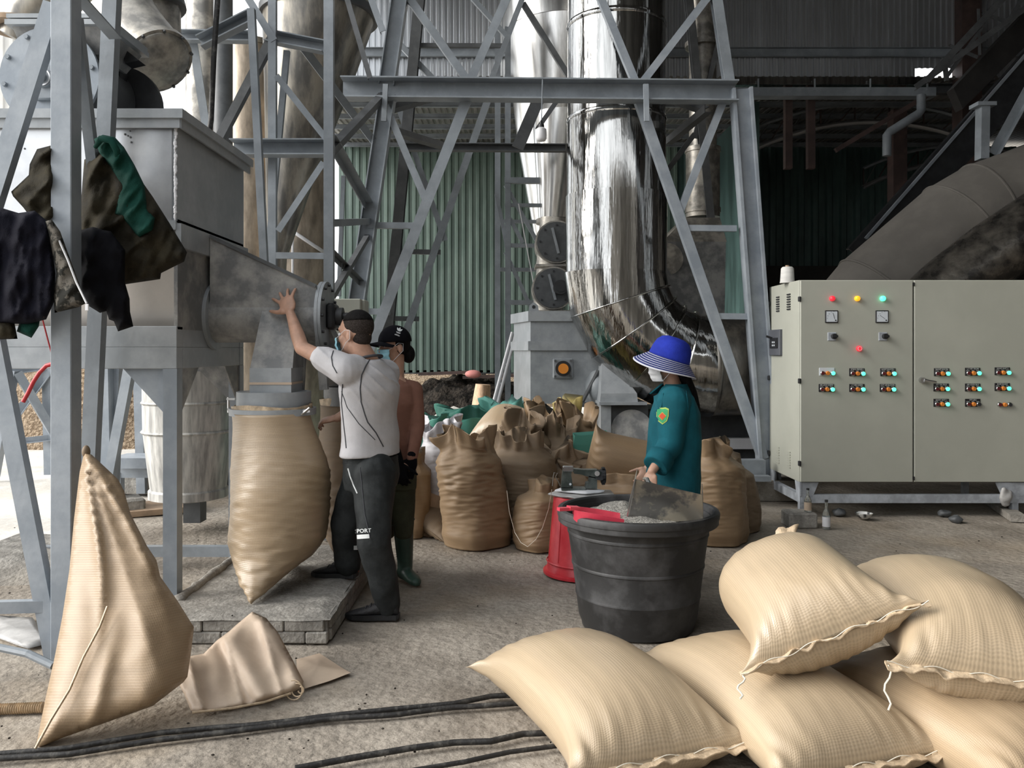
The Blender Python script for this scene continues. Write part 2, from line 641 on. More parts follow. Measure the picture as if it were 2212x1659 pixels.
m_maskw = M('white_face_mask', (.74, .75, .77), .85, var=.04, vs=20, bump=.3, bs=26, spec=.12)
m_tee = M('light_grey_tee', (.52, .51, .525), .8, var=.06, vs=7, bump=.15, bs=180, spec=.12)
m_pipi = M('charcoal_piping', (.05, .052, .06), .8)
m_trou = M('dark_grey_track_trousers', (.030, .033, .034), .62, var=.25, vs=9, bump=.2, bs=45, spec=.12)
m_shoe = M('black_shoe', (.014, .014, .016), .7, var=.3, vs=40, bump=.4, bs=160)
m_rose = M('dusty_rose_knit', (.25, .125, .092), .85, var=.1, vs=8, bump=.15, bs=220, spec=.12)
m_olive = M('olive_trousers', (.055, .058, .038), .8, var=.2, vs=8, bump=.2, bs=90, spec=.12)
m_boot = M('dark_green_rubber_boot', (.028, .060, .045), .45, var=.3, vs=6)
m_teal = M('teal_work_jacket', (.012, .105, .135), .75, var=.14, vs=6, bump=.25, bs=260, spec=.12)
m_hat = M('royal_blue_felt', (.022, .040, .36), .75, var=.12, vs=10, bump=.3, bs=200, spec=.12)
m_coat = M('olive_brown_coat', (.022, .019, .013), .85, var=.25, vs=5, bump=.3, bs=160, col2=(.042, .036, .023), spec=.12)
m_navy = M('navy_patterned_fleece', (.010, .010, .018), .85, var=.3, vs=11, bump=.3, bs=200, col2=(.30, .18, .11), t0=.685, t1=.72, spec=.12)
m_bksw = M('black_sweatshirt', (.005, .005, .007), .9, var=.3, vs=5, bump=.2, bs=220, spec=.12)
m_camo = M('grey_camouflage_cloth', (.035, .035, .03), .8, var=.4, vs=16, bump=.3, bs=150, col2=(.11, .10, .085), t0=.47, t1=.53, spec=.12)
m_grn = M('bottle_green_cloth', (.009, .050, .038), .85, var=.2, vs=5, bump=.3, bs=200, spec=.12)
m_soil = M('black_char_soil', (.018, .016, .014), 1.0, var=.5, vs=8, bump=1, bs=20, bdist=.06, col2=(.05, .042, .035), spec=.12)
m_bank = M('leafy_brown_bank', (.24, .17, .11), 1.0, var=.4, vs=22, bump=1, bs=30, bdist=.05, col2=(.40, .31, .22), spec=.12)
m_wood = M('pale_cut_wood', (.52, .36, .24), .85, var=.2, vs=10, stretch=(4, 4, 1))
m_glass = M('clear_glass', (.75, .8, .78), .06, trans=.9, var=.02)
m_cardb = M('brown_kraft_paper', (.34, .24, .16), .8, var=.15, vs=8, bump=.2, bs=20)
m_plastic_sheet = M('crumpled_grey_plastic_sheet', (.42, .41, .40), .35, var=.2, vs=6, bump=.4, bs=16)
m_redhose = M('red_hose', (.55, .03, .04), .45)
m_sack = weave('tan_woven_sack', (.41, .305, .195), .36, seed=1.0)
m_sack2 = weave('pale_gold_woven_sack', (.45, .35, .235), .33, seed=3.0)
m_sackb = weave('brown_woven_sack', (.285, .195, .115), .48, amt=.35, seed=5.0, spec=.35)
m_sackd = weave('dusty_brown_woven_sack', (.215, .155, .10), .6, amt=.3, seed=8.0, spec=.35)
m_sacke = weave('empty_bronze_sack_cloth', (.33, .235, .145), .46, amt=.35, seed=6.0, spec=.45)
m_sackp = M('pinkish_paper_sack', (.52, .40, .30), .55, var=.08, vs=4, bump=.1, bs=30, col2=(.58, .46, .35))
m_sackg = weave('teal_green_woven_sack', (.055, .21, .165), .5, amt=.3, seed=9.0, spec=.35)
m_sackg2 = weave('pale_teal_woven_sack', (.14, .40, .345), .5, amt=.3, seed=10.0, spec=.35)
m_sackw = weave('white_woven_sack', (.60, .59, .62), .45, amt=.2, seed=11.0, spec=.35)
m_hem = M('stitched_sack_hem', (.52, .40, .27), .55, var=.2, vs=30, bump=.3, bs=80)
m_thread = M('white_thread', (.70, .66, .56), .8)
m_foil = M('bare_metal', (.55, .55, .55), .3, metal=1, var=.1)
m_orange = M('orange_cap', (.75, .26, .03), .45, var=.08)
m_amber = M('amber_button', (.62, .20, .03), .4, var=.05)
m_dred = M('dark_red_button', (.10, .012, .015), .3, var=.05)
m_led_g = M('green_pilot_light', (.08, .85, .42), .3, var=0, emit=1.1)
m_led_r = M('red_pilot_light', (.85, .03, .05), .3, var=0, emit=.35)
m_led_y = M('yellow_pilot_light', (.95, .42, .02), .3, var=0, emit=.5)
m_plate = M('black_label_plate', (.012, .012, .014), .4, var=.05)
m_paper = M('meter_face', (.60, .64, .68), .4, var=.02)
m_print = M('white_print', (.70, .72, .72), .6, var=0)
m_ink = M('black_print', (.02, .02, .025), .6, var=0)
m_orangetab = M('orange_tab', (.55, .10, .04), .7)
m_sew = M('green_grey_cast_iron', (.085, .105, .095), .35, metal=.4, var=.2, vs=12, bump=.1, bs=40, col2=(.15, .17, .16))

def floor_mat(m, tan, fine):
    nt = m.node_tree; L = nt.links.new
    b = nt.nodes['Principled BSDF']
    src = b.inputs['Base Color'].links[0].from_socket
    tc = nt.nodes.new('ShaderNodeTexCoord')
    n = nt.nodes.new('ShaderNodeTexNoise'); n.inputs['Scale'].default_value = 42; n.inputs['Detail'].default_value = 6; n.inputs['Roughness'].default_value = .7
    L(tc.outputs['Object'], n.inputs['Vector'])
    mr = nt.nodes.new('ShaderNodeMapRange'); mr.inputs[1].default_value = .34; mr.inputs[2].default_value = .62; mr.inputs[3].default_value = .72; mr.inputs[4].default_value = 1.14
    L(n.outputs[0], mr.inputs[0])
    mu = nt.nodes.new('ShaderNodeMix'); mu.data_type = 'RGBA'; mu.blend_type = 'MULTIPLY'; mu.inputs[0].default_value = fine
    L(src, mu.inputs[6]); L(mr.outputs[0], mu.inputs[7])
    n2 = nt.nodes.new('ShaderNodeTexNoise'); n2.inputs['Scale'].default_value = .75; n2.inputs['Detail'].default_value = 4
    L(tc.outputs['Object'], n2.inputs['Vector'])
    m2 = nt.nodes.new('ShaderNodeMapRange'); m2.inputs[1].default_value = .52; m2.inputs[2].default_value = .70; m2.inputs[4].default_value = .55
    L(n2.outputs[0], m2.inputs[0])
    mx = nt.nodes.new('ShaderNodeMix'); mx.data_type = 'RGBA'; mx.inputs[7].default_value = (*tan, 1)
    L(m2.outputs[0], mx.inputs[0]); L(mu.outputs[2], mx.inputs[6]); L(mx.outputs[2], b.inputs['Base Color'])
floor_mat(m_floor, (.36, .285, .20), .8)
floor_mat(m_conc, (.30, .26, .21), .7)
floor_mat(m_ground, (.55, .47, .38), .6)
# ------------------------------------------------------------------ the shed
def corr(w, h, pitch, depth, t=.003):
    """one ribbed metal sheet standing on z=0, centred on x=0, ribs towards -y"""
    line = []
    k = max(1, round(w / pitch))
    p = w / k
    for i in range(k):
        x = -w / 2 + i * p
        line += [(x, 0), (x + p * .42, 0), (x + p * .54, -depth), (x + p * .88, -depth)]
    line.append((w / 2, 0))
    prof = line + [(x, y + t) for x, y in line[::-1]]
    n = len(prof)
    mb = MB()
    mb.add([V((x, y, 0)) for x, y in prof] + [V((x, y, h)) for x, y in prof],
           [(i, (i + 1) % n, n + (i + 1) % n, n + i) for i in range(n)])
    return mb

fl = MB()
NX, NY = 120, 130
def floor_pt(u, v):
    x = -3.4 + 14.6 * u
    y = -7 + 25.2 * v
    e = min(1, max(0, (x + 3.4) / .6))
    return V((x, y, (.010 * nz((x, y, 0), 1.1) + .006 * nz((x, y, 3), 4.0) - .008) * e - .002))
fl.grid(floor_pt, NX, NY)
floor = struct('floor', fl, m_floor, 179)
gr = MB()
gr.box((-10, 30, -.06), (160, 170, .04))
ground = struct('ground', gr, m_ground)

# roof over the bay, open to the left yard and behind the camera
rf = MB()
rf.box((4.3, 8.55, 7.75), (14.0, 9.1, .12)); rf.box((5.9, -1.55, 7.75), (10.8, 11.1, .12))
ceiling = struct('ceiling', rf, m_steel_d)
pm = MB()
for k in range(6):
    pm = MB(); pm.channel((-2.6, 4.4 + k * 1.6, 7.6), (11.2, 4.4 + k * 1.6, 7.6), .06, .16)
    part('purlin', pm, m_brown, ceiling)
wr = MB(); wr.box((11.2, 6.5, 3.9), (.1, 23, 7.8))
wall_right = struct('wall_right', wr, m_tarp)
wf = MB(); wf.box((5.0, -8.0, 3.6), (20.0, .2, 7.2))  # unseen wall added behind the camera to block low sky light
wall_sky_block = struct('wall_sky_block', wf, m_conc)

# tall silver wall above the low bay (y = 13)
wu = MB(); wu.channel((-3.1, 13.08, 5.60), (10.9, 13.08, 5.60), .10, .16, .008)
wall_upper = struct('wall_upper', wu, m_steel_d)
sh = corr(1.0, 3.1, .087, .022).mesh('metal_sheet'); setmat(sh, m_silver)
for k in range(-3, 11):
    x = k + .45
    if 6.3 < x < 7.2:
        continue
    o = inst('metal_sheet', sh, wall_upper, (x, 13, 5.72))
sh2 = corr(.63, 2.9, .087, .022).mesh('metal_sheet'); setmat(sh2, m_silver)
inst('metal_sheet', sh2, wall_upper, (6.635, 13, 5.90))
sh3 = corr(.37, 3.1, .087, .022).mesh('metal_sheet'); setmat(sh3, m_silver)
inst('metal_sheet', sh3, wall_upper, (6.135, 13, 5.72))
for z in (6.13, 7.3, 8.3):
    g = MB(); g.channel((-3.1, 12.93, z), (11, 12.93, z), .06, .14, .006)
    part('girt', g, m_steel2, wall_upper)
g = MB(); g.box((7.08, 12.9, 4.4), (.3, .3, 8.3)); part('column', g, m_brown, wall_upper)

# gutter, flat duct and its straps along the foot of that wall, right half
gt = thing('rain_gutter', 'long grey steel gutter under the silver wall, held by thin straps', 'gutter', (5.2, 12.6, 5.4))
g = MB(); g.channel(P(1580, 202, 12.6), P(2015, 202, 12.6), .2, .13, .006, flip=-1); part('trough', g, m_steel2, gt)
for x in (1638, 1760, 1880, 2003):
    g = MB(); g.bar(P(x, 170, 12.5), P(x, 196, 12.5), .02); part('strap', g, m_steel2, gt)
fd = MB(); fd.box(P(1790, 181, 12.7), (3.0, .3, .125), bev=.01)
solid('flat_duct', fd, m_chrome, 'shiny flat metal duct lying on the gutter straps', 'duct', smooth=40)
dp = MB(); dp.tube([P(1990, 205, 12.4), P(1990, 238, 12.4), P(1984, 246, 12.4), P(1922, 285, 12.4), P(1916, 292, 12.4), P(1916, 337, 12.4)], .065, 12)
part('downpipe', dp, m_steel2, gt, 60)

# low bay behind: green sheeted wall, white roof, arched trusses
wb = MB(); wb.bar((-3.7, 18.05, 1.0), (12.8, 18.05, 1.0), .1, .08); wb.bar((-3.7, 18.08, 5.8), (12.8, 18.08, 5.8), .1, .1)
wall_back = struct('wall_back', wb, m_steel_d)
shg = corr(.92, 4.9, .153, .035).mesh('green_sheet'); setmat(shg, m_green)
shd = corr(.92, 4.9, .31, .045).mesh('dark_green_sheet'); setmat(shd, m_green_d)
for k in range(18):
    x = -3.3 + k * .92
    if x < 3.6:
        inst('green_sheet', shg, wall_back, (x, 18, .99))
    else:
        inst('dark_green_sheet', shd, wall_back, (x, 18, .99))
lw = MB(); lw.box((8.5, 17.2, 1.62), (8.8, .12, 3.2)); part('low_wall', lw, m_tarp, wall_back)
ra = MB(); ra.bar((-3.6, 17.9, 5.95), (9.6, 17.9, 5.95), .1, .12)
roof_annex = struct('ceiling_annex', ra, m_steel_d)
rs = corr(1.1, 5.6, .11, .028).mesh('roof_sheet'); setmat(rs, m_annex)
for k in range(15):
    inst('roof_sheet', rs, roof_annex, (-3.1 + k * 1.1, 12.9, 5.72), rot=(-PI / 2 + .045, 0, 0))
for k in range(6):
    y = 13.4 + k * .85
    g = MB(); g.channel((-3.6, y, 5.64 + (y - 12.9) * .045), (9.6, y, 5.64 + (y - 12.9) * .045), .05, .09, .005)
    part('purlin', g, m_steel2, roof_annex)
for xa, xb, yy in ((4.2, 8.4, 14.5), (7.0, 10.8, 16.5)):
    zt = 5.45 if yy < 15 else 5.2
    top, bot = [], []
    for i in range(15):
        t = i / 14
        x = xa + (xb - xa) * t
        top.append(V((x, yy, zt + .35 - .9 * (2 * t - 1) ** 2 * .5)))
        bot.append(V((x, yy, zt + .02 - .9 * (2 * t - 1) ** 2 * .55)))
    tr = thing('arched_truss', 'arched steel lattice truss under the low roof, ' + ('nearer one' if yy < 15 else 'farther one beside the conveyor'), 'truss', (xa, yy, 4.6), 'arched trusses of the low bay')
    g = MB(); g.tube(top, .035, 6); part('top_chord', g, m_steel2, tr, 60)
    g = MB(); g.tube(bot, .05, 6); part('bottom_chord', g, m_silver, tr, 60)
    for i in range(14):
        g = MB(); g.bar(bot[i], top[i + 1] if i % 2 else top[i], .022); part('web_bar', g, m_brown, tr)
        g = MB(); g.bar(bot[i], top[i + 1], .016); part('web_bar', g, m_steel_d, tr)
for px, lab in ((1702, 'left of the thin red-brown hanger posts'), (1751, 'right of the thin red-brown hanger posts')):
    g = MB(); g.bar(P(px, 195, 12.8), P(px, 365, 12.8), .11)
    solid('hanger_post', g, m_brown, lab + ' below the gutter', 'post', 'red-brown hanger posts')
g = MB(); g.bar(P(1938, 240, 13.4), P(1938, 1092, 13.4) if False else V((P(1938, 240, 13.4).x, 13.4, 0)), .22)
bcl = thing('brown_column', 'dark red-brown steel column with a raking brace beside the grey downpipe', 'column', (P(1938, 240, 13.4).x, 13.4, 0)); part('shaft', g, m_brown, bcl)
g = MB(); g.bar(P(1805, 325, 12.6), P(2005, 205, 12.6), .07); g2 = g
part('raking_brace', g2, m_brown, bcl)

pt_ = MB(); pt_.box((4.1, 15.9, 2.85), (.1, 4.0, 5.6))  # added partition, put in only to keep the right bay of the annex dark
wall_shade_baffle = struct('wall_shade_baffle', pt_, m_green_d)
# pale sheeted building across the yard, left
ob = MB(); ob.box((-12.4, 17.1, 4.2), (8.6, .1, 8.4))
yard_wall = struct('wall_yard', ob, m_whiteroof)
shy = corr(1.0, 8.3, .2, .035).mesh('pale_sheet'); setmat(shy, m_whiteroof)
for k in range(8):
    inst('pale_sheet', shy, yard_wall, (-15.9 + k, 17, 0))

# yard things seen under the machine: earth bank, posts, frames, slabs
def mound(mbx, c, rx, ry, h, seed, n=40, rough=.25):
    def f(u, v):
        a = 2 * PI * u
        r = v
        x = c[0] + rx * r * math.cos(a)
        y = c[1] + ry * r * math.sin(a)
        zz = h * (1 - r * r) ** 1.2 if r < 1 else 0
        zz *= 1 + rough * nz((x, y, seed), 2.5) + rough * .6 * nz((x, y, seed + 5), 7)
        return V((x, y, c[2] + zz - (.02 if r >= 1 else 0)))
    mbx.grid(f, n, max(8, n // 3), cu=True)
    return mbx
bk = mound(MB(), (-6.9, 14.2, -.03), 3.0, 1.6, 1.55, 3.0, 60, .3)
solid('earth_bank', bk, m_bank, 'leaf-strewn brown earth bank in the bright yard', 'earth bank', smooth=179)
bk = mound(MB(), (1.0, 26.0, -.05), 13.0, 4.0, 2.6, 6.0, 70, .2)
solid('far_slope', bk, m_bank, 'brown earth slope glimpsed under the foot of the green wall', 'earth bank', smooth=179)
def frame_stand():
    t = thing('sawhorse_stand', 'white-lit angle-iron A-frame stand in the yard at left', 'stand', G(70, 1000))
    Y = 9.6
    a, b, c, d = P(-15, 1010, Y), P(28, 800, Y), P(110, 985, Y + .3), P(105, 790, Y + .3)
    for nm, p, q, w in (('leg', V((a.x, a.y, 0)), b, .10), ('leg', V((c.x, c.y, 0)), d, .11), ('rail', P(-5, 958, Y), P(118, 945, Y + .25), .07),
                        ('brace', P(118, 940, Y + .25), P(38, 805, Y), .09), ('brace', P(10, 930, Y), P(105, 800, Y + .25), .09), ('top_rail', b, d, .09)):
        g = MB(); g.angle(p, q, w, .01); part(nm, g, m_steel, t)
frame_stand()
yt = thing('yard_trestle', 'slim grey trestle of posts and slanted braces behind the front post', 'trestle', (-4.4, 8.4, 0))
for p, q, w, nm in ((P(232, 1080, 7.6), P(225, 770, 7.6), .12, 'post'), (P(240, 1060, 7.7), P(252, 770, 7.7), .10, 'post'), (P(228, 1080, 7.5), P(282, 790, 7.5), .085, 'brace'), (P(308, 1000, 8.6), P(300, 790, 8.6), .09, 'post')):
    p = V((p.x, p.y, 0)) if nm == 'post' else p
    g = MB(); g.bar(p, q, w); part(nm, g, m_steel, yt)
g = MB(); g.box(G(300, 1050, .1) + V((0, .3, 0)), (1.2, .25, .22)); solid('concrete_kerb_block', g, m_conc, 'low grey concrete block lying in the bright yard', 'block')
tb = thing('low_bench', 'low pale metal bench frame standing in the yard behind the drum', 'bench', G(320, 1100))
Yb = 8.2
g = MB(); g.box(P(310, 995, Yb), (.5, .4, .1)); part('seat_box', g, m_steel, tb)
g = MB(); g.bar(P(250, 1020, Yb), P(345, 1020, Yb), .08, .1); part('rail', g, m_steel, tb)
for px in (255, 340):
    p = P(px, 1020, Yb); g = MB(); g.bar(p, V((p.x, p.y, 0)), .09); part('leg', g, m_steel, tb)
# brown board and concrete lump on the yard floor
g = MB(); c = G(330, 1105); g.box(c + V((-.05, 0, .03)), (.9, .5, .05), Matrix.Rotation(.5, 3, 'Z')); solid('rusty_sheet', g, m_cardb, 'flat rust-coloured sheet lying by the drum', 'sheet')
# ------------------------------------------------------------------ bagging machine, left
XR, YF, YB = -1.82, 4.5, 5.62
bmx = thing('bagging_machine', 'large grey hopper bagging machine on legs with a screw outlet', 'machine', (-2.9, 5.05, .14))
XL = -4.0
zt = 2.785
g = MB()   # upper box
g.box(((XL + XR) / 2, (YF + YB) / 2, (2.18 + 2.73) / 2), (XR - XL, YB - YF, 2.73 - 2.18))
part('hopper_body', g, m_hop, bmx)
g = MB(); g.box(((XL + XR) / 2 - .01, YF - .003, 2.455), (XR - XL - .03, .006, .55)); part('front_panel', g, m_galv, bmx)
# lid rim (folded flange)
g = MB(); g.box(((XL + XR) / 2, (YF + YB) / 2, 2.76), (XR - XL + .10, YB - YF + .10, .05)); part('lid', g, m_hop, bmx)
g = MB()
g.box(((XL + XR) / 2, YF - .03, 2.715), (XR - XL + .06, .012, .06)); g.box((XR + .03, (YF + YB) / 2, 2.715), (.012, YB - YF + .06, .06)); part('lid_lip', g, m_hop, bmx)
# mid ledge
g = MB()
g.box((XR + .012, (YF + YB) / 2, 2.11), (.03, YB - YF + .02, .13)); g.box(((XL + XR) / 2, YF + .0, 2.165), (XR - XL, .03, .05)); part('ledge', g, m_hop, bmx)
# tapered lower hopper
def frustum(x0, x1, y0, y1, za, x2, x3, y2, y3, zb):
    g = MB()
    g.loft([[V((x2, y2, zb)), V((x3, y2, zb)), V((x3, y3, zb)), V((x2, y3, zb))], [V((x0, y0, za)), V((x1, y0, za)), V((x1, y1, za)), V((x0, y1, za))]])
    return g
part('lower_hopper', frustum(XL, XR - .01, YF + .01, YB - .01, 2.18, XL, XR - .01, YF + .17, YB - .10, 1.60), m_lowhop, bmx)
g = MB(); g.box((XR - .01, (YF + YB) / 2, 1.9), (.02, YB - YF - .02, .6)); part('side_panel', g, m_hop_d, bmx)
# frame beams
for nm, z0, z1 in (('upper_rail', 1.503, 1.617), ('lower_rail', 1.385, 1.5035)):
    g = MB()
    g.box(((XL + XR) / 2, YF + .04, (z0 + z1) / 2), (XR - XL, .08, z1 - z0), bev=.003)
    g.box((XR - .042, (YF + YB) / 2, (z0 + z1) / 2), (.08, YB - YF - .165, z1 - z0), bev=.003)
    g.box(((XL + XR) / 2, YB - .04, (z0 + z1) / 2), (XR - XL, .08, z1 - z0), bev=.003)
    part(nm, g, m_hop, bmx)
for y in (YF + .038, YB - .038):
    for x in (XR - .038, XL + .04):
        g = MB(); g.bar((x, y, .1), (x, y, 1.385), .076, up=Y_); part('leg', g, m_steel, bmx)
# gussets
g = MB(); g.prism([(XR - .076, YF + .02, 1.385), (XR - .076, YF + .02, 1.14), (XR - .30, YF + .02, 1.385)], (0, .01, 0)); part('gusset', g, m_steel, bmx)
g = MB(); g.prism([(XR - .02, YF + .076, 1.385), (XR - .02, YF + .076, 1.13), (XR - .02, YF + .34, 1.385)], (.01, 0, 0)); part('gusset', g, m_hop_d, bmx)
g = MB(); g.prism([(XR - .02, YB - .076, 1.385), (XR - .02, YB - .076, 1.13), (XR - .02, YB - .34, 1.385)], (.01, 0, 0)); part('gusset', g, m_hop_d, bmx)
g = MB(); g.prism([(XR - .076, YB - .04, 1.385), (XR - .076, YB - .04, 1.14), (XR - .32, YB - .04, 1.385)], (0, .01, 0)); part('gusset', g, m_hop_d, bmx)
# weld drips and paint runs on the edge
g = MB()
for k in range(60):
    zz = 2.2 + .0087 * k
    g.ell((XR - .006 + random.uniform(-.003, .003), YF - .004, zz), X_, Y_, Z, random.uniform(.004, .012), .004, random.uniform(.008, .016), 8, 6)
part('weld_bead', g, m_white, bmx, 179, label='white sealant bead down the box corner')
g = MB()
for (px, py, r) in ((270, 290, .006), (276, 293, .005), (281, 296, .006), (283, 307, .006), (281, 283, .004), (65, 273, .005), (53, 321, .005)):
    c = P(px, py, YF - .008); g.ell(c, X_, Y_, Z, r, .002, r)
part('rivet', g, m_steel_d, bmx, 179)
# screw outlet: drum, sloped hood, end flange and bearing
YC = 5.06
c0, c1 = P(450, 684, YC), P(697, 684, YC)
Rs = .158
g = MB(); g.cyl((XR - .02, YC, c0.z), (c1.x, YC, c0.z), Rs, n=48); part('screw_drum', g, m_hop_d, bmx, 40)
g = MB(); g.cyl((XR + .0, YC, c0.z), (XR + .022, YC, c0.z), Rs + .045, n=48); part('drum_flange', g, m_hop, bmx, 40)
g = MB(); ex = P(706, 684, YC).x
g.cyl((ex - .03, YC, c0.z), (ex - .012, YC, c0.z), Rs + .055, n=48); g.cyl((ex - .010, YC, c0.z), (ex + .008, YC, c0.z), Rs + .055, n=48)
ef = part('end_flange', g, m_hop, bmx, 40)
for k in range(12):
    a = 2 * PI * k / 12
    g = MB(); q = V((ex, YC + math.cos(a) * (Rs + .033), c0.z + math.sin(a) * (Rs + .033)))
    g.cyl(q + V((.006, 0, 0)), q + V((.022, 0, 0)), .010, n=6); part('bolt', g, m_black, ef)
g = MB(); g.box((ex + .035, YC, c0.z), (.05, .16, .16), bev=.015); g.cyl((ex + .03, YC, c0.z), (ex + .1, YC, c0.z), .055); g.cyl((ex + .09, YC, c0.z), (ex + .13, YC, c0.z), .025)
part('shaft_bearing', g, m_black, bmx, 40)
# hood: plate sloping from the ledge to the end flange, with front cheek
hz0, hz1 = P(485, 520, YC - .1).z + .02, P(700, 622, YC).z
hx0, hx1 = XR + .03, ex - .03
g = MB(); g.prism([(hx0, YC - .15, hz0), (hx1, YC - .15, hz1), (hx1, YC - .15, c0.z + .03), (hx0, YC - .15, c0.z + .03)], (0, .30, 0)); part('sloped_hood', g, m_hop_d, bmx)
g = MB(); g.bar((hx0, YC - .155, hz0), (hx1, YC - .155, hz1), .012, .02); part('hood_edge', g, m_steel_d, bmx)
# chute leaning towards the camera, down to a short square duct
def quadring(px0, px1, py, Y0, Y1):
    a = P(px0, py, Y0); b = P(px1, py, Y0)
    return [a, b, V((b.x * 1.0, Y1, a.z)), V((a.x, Y1, a.z))]
g = MB(); g.loft([quadring(566, 640, 672, 4.90, 5.12), quadring(562, 640, 690, 4.87, 5.12), quadring(540, 632, 795, 4.72, 5.0)]); part('chute', g, m_hop_d, bmx)
g = MB(); g.loft([quadring(539, 629, 795, 4.715, 5.0), quadring(539, 629, 849, 4.715, 5.0)]); part('chute_collar', g, m_hop, bmx)
g = MB(); g.loft([quadring(538, 630, 826, 4.71, 5.01), quadring(538, 630, 831, 4.71, 5.01)]); part('putty_seam', g, m_sackp, bmx)
# second leg of the forked chute, behind
g = MB()
g.loft([[V((-1.28, 5.05, 1.66)), V((-1.13, 5.05, 1.66)), V((-1.13, 5.2, 1.66)), V((-1.28, 5.2, 1.66))], [V((-1.20, 5.25, 1.26)), V((-1.0, 5.25, 1.26)), V((-1.0, 5.5, 1.26)), V((-1.20, 5.5, 1.26))]])
part('rear_chute', g, m_hop_d, bmx)
for px, x1, nm in ((655, 648, 'chute_rib'), (690, 700, 'chute_rib')):
    g = MB(); g.bar(P(px, 720, 4.98), P(x1, 842, 4.98), .05, .03); part(nm, g, m_hop_d, bmx)
# spout ring and clamp
SPX = P(592, 870, 4.86)
sr = .212
g = MB(); g.pipe((SPX.x, 4.86, 1.135), (SPX.x, 4.86, 1.245), sr, sr - .008, 48); g.cyl((SPX.x, 4.86, 1.236), (SPX.x, 4.86, 1.246), sr - .004, n=48); ring = part('spout_ring', g, m_hop, bmx, 40)
g = MB(); g.pipe((SPX.x, 4.84, 1.112), (SPX.x, 4.84, 1.150), sr + .034, sr + .018, 48); cl = part('clamp_band', g, m_hop, bmx, 40)
g = MB(); lx = SPX.x - sr - .015
g.bar((lx, 4.86, 1.14), (lx - .045, 4.86, 1.14), .02, .012); g.bar((lx, 4.86, 1.20), (lx - .05, 4.86, 1.20), .02, .012); g.cyl((lx - .04, 4.86, 1.12), (lx - .04, 4.86, 1.21), .008, n=8)
part('latch', g, m_foil, cl)
g = MB(); rx = SPX.x + sr * .85
g.bar((rx, 4.72, 1.13), (rx + .07, 4.70, 1.145), .012, .02); g.cyl((rx + .02, 4.70, 1.12), (rx + .07, 4.69, 1.16), .007, n=8); part('toggle', g, m_foil, cl)
S2 = V((-1.02, 5.40, 0))
g = MB(); g.pipe((S2.x, S2.y, 1.12), (S2.x, S2.y, 1.25), .2, .19, 40); g.cyl((S2.x, S2.y, 1.24), (S2.x, S2.y, 1.25), .198, n=40); part('rear_spout_ring', g, m_hop_d, bmx, 40)

# ---- rotary valve on top of the machine
VC = P(106, 165, 4.86)
rv = thing('rotary_valve', 'blue-grey rotary valve with a bolted round end plate on the hopper lid', 'valve', (VC.x, 5.1, 2.79))
r = .292
def disc_flat(c, r, d, y0, y1, n=48):
    pts = []
    for k in range(n):
        a = 2 * PI * k / n
        p = V((c.x + r * math.cos(a), y0, c.z + r * math.sin(a)))
        pts.append(V((p.x, y0, max(p.z, c.z - d))))
    g = MB(); g.prism(pts, (0, y1 - y0, 0))
    return g
part('end_plate', disc_flat(VC, r, VC.z - 2.79, 4.86, 4.885), m_steel, rv, 40)
g = MB(); g.cyl((VC.x, 4.885, VC.z), (VC.x, 5.4, VC.z), r - .03, n=40); part('valve_body', g, m_steel_d, rv, 40)
for k in range(10):
    a = 2 * PI * (k + .3) / 10
    q = V((VC.x + .26 * math.cos(a), 4.86, VC.z + .26 * math.sin(a)))
    if q.z > 2.81:
        g = MB(); g.cyl(q, q + V((0, -.022, 0)), .014, n=6); part('bolt', g, m_steel2, rv)
g = MB()
bc = P(100, 172, 4.84)
g.cyl((bc.x, 4.86, bc.z), (bc.x, 4.83, bc.z), .085, n=30); g.cyl((bc.x, 4.83, bc.z), (bc.x, 4.80, bc.z), .055, n=30); g.cyl((bc.x, 4.80, bc.z), (bc.x, 4.74, bc.z), .026, n=20); g.box((bc.x, 4.845, bc.z - .07), (.14, .04, .1), bev=.01)
part('shaft_bearing', g, m_steel2, rv, 40)
g = MB(); g.pipe((bc.x, 4.80, bc.z), (bc.x, 4.79, bc.z), .05, .042, 30); part('chrome_ring', g, m_foil, rv, 40)
g = MB(); tz = P(80, 55, 4.9).z
g.box((VC.x + .05, 5.12, tz), (.60, .56, .03)); g.box((VC.x + .05, 5.12, tz + .035), (.58, .56, .025)); part('top_flange', g, m_hop, rv)
g = MB(); g.loft([[V((VC.x - .2, 4.95, VC.z + .16)), V((VC.x + .25, 4.95, VC.z + .16)), V((VC.x + .25, 5.3, VC.z + .16)), V((VC.x - .2, 5.3, VC.z + .16))],
                  [V((VC.x - .23, 4.87, tz)), V((VC.x + .32, 4.87, tz)), V((VC.x + .32, 5.38, tz)), V((VC.x - .23, 5.38, tz))]]); part('neck', g, m_hop_d, rv)
gc = P(215, 205, 5.15)
g = MB(); g.cyl((gc.x, 5.42, gc.z), (gc.x, 5.46, gc.z), .27, n=40); g.box((gc.x - .12, 5.3, gc.z + .2), (.4, .1, .5)); part('belt_guard', g, m_black, rv, 40)
g = MB(); g.prism([P(262, 100, 5.2), P(300, 130, 5.2), P(270, 137, 5.2)], (0, .1, 0)); part('bracket', g, m_black, rv)
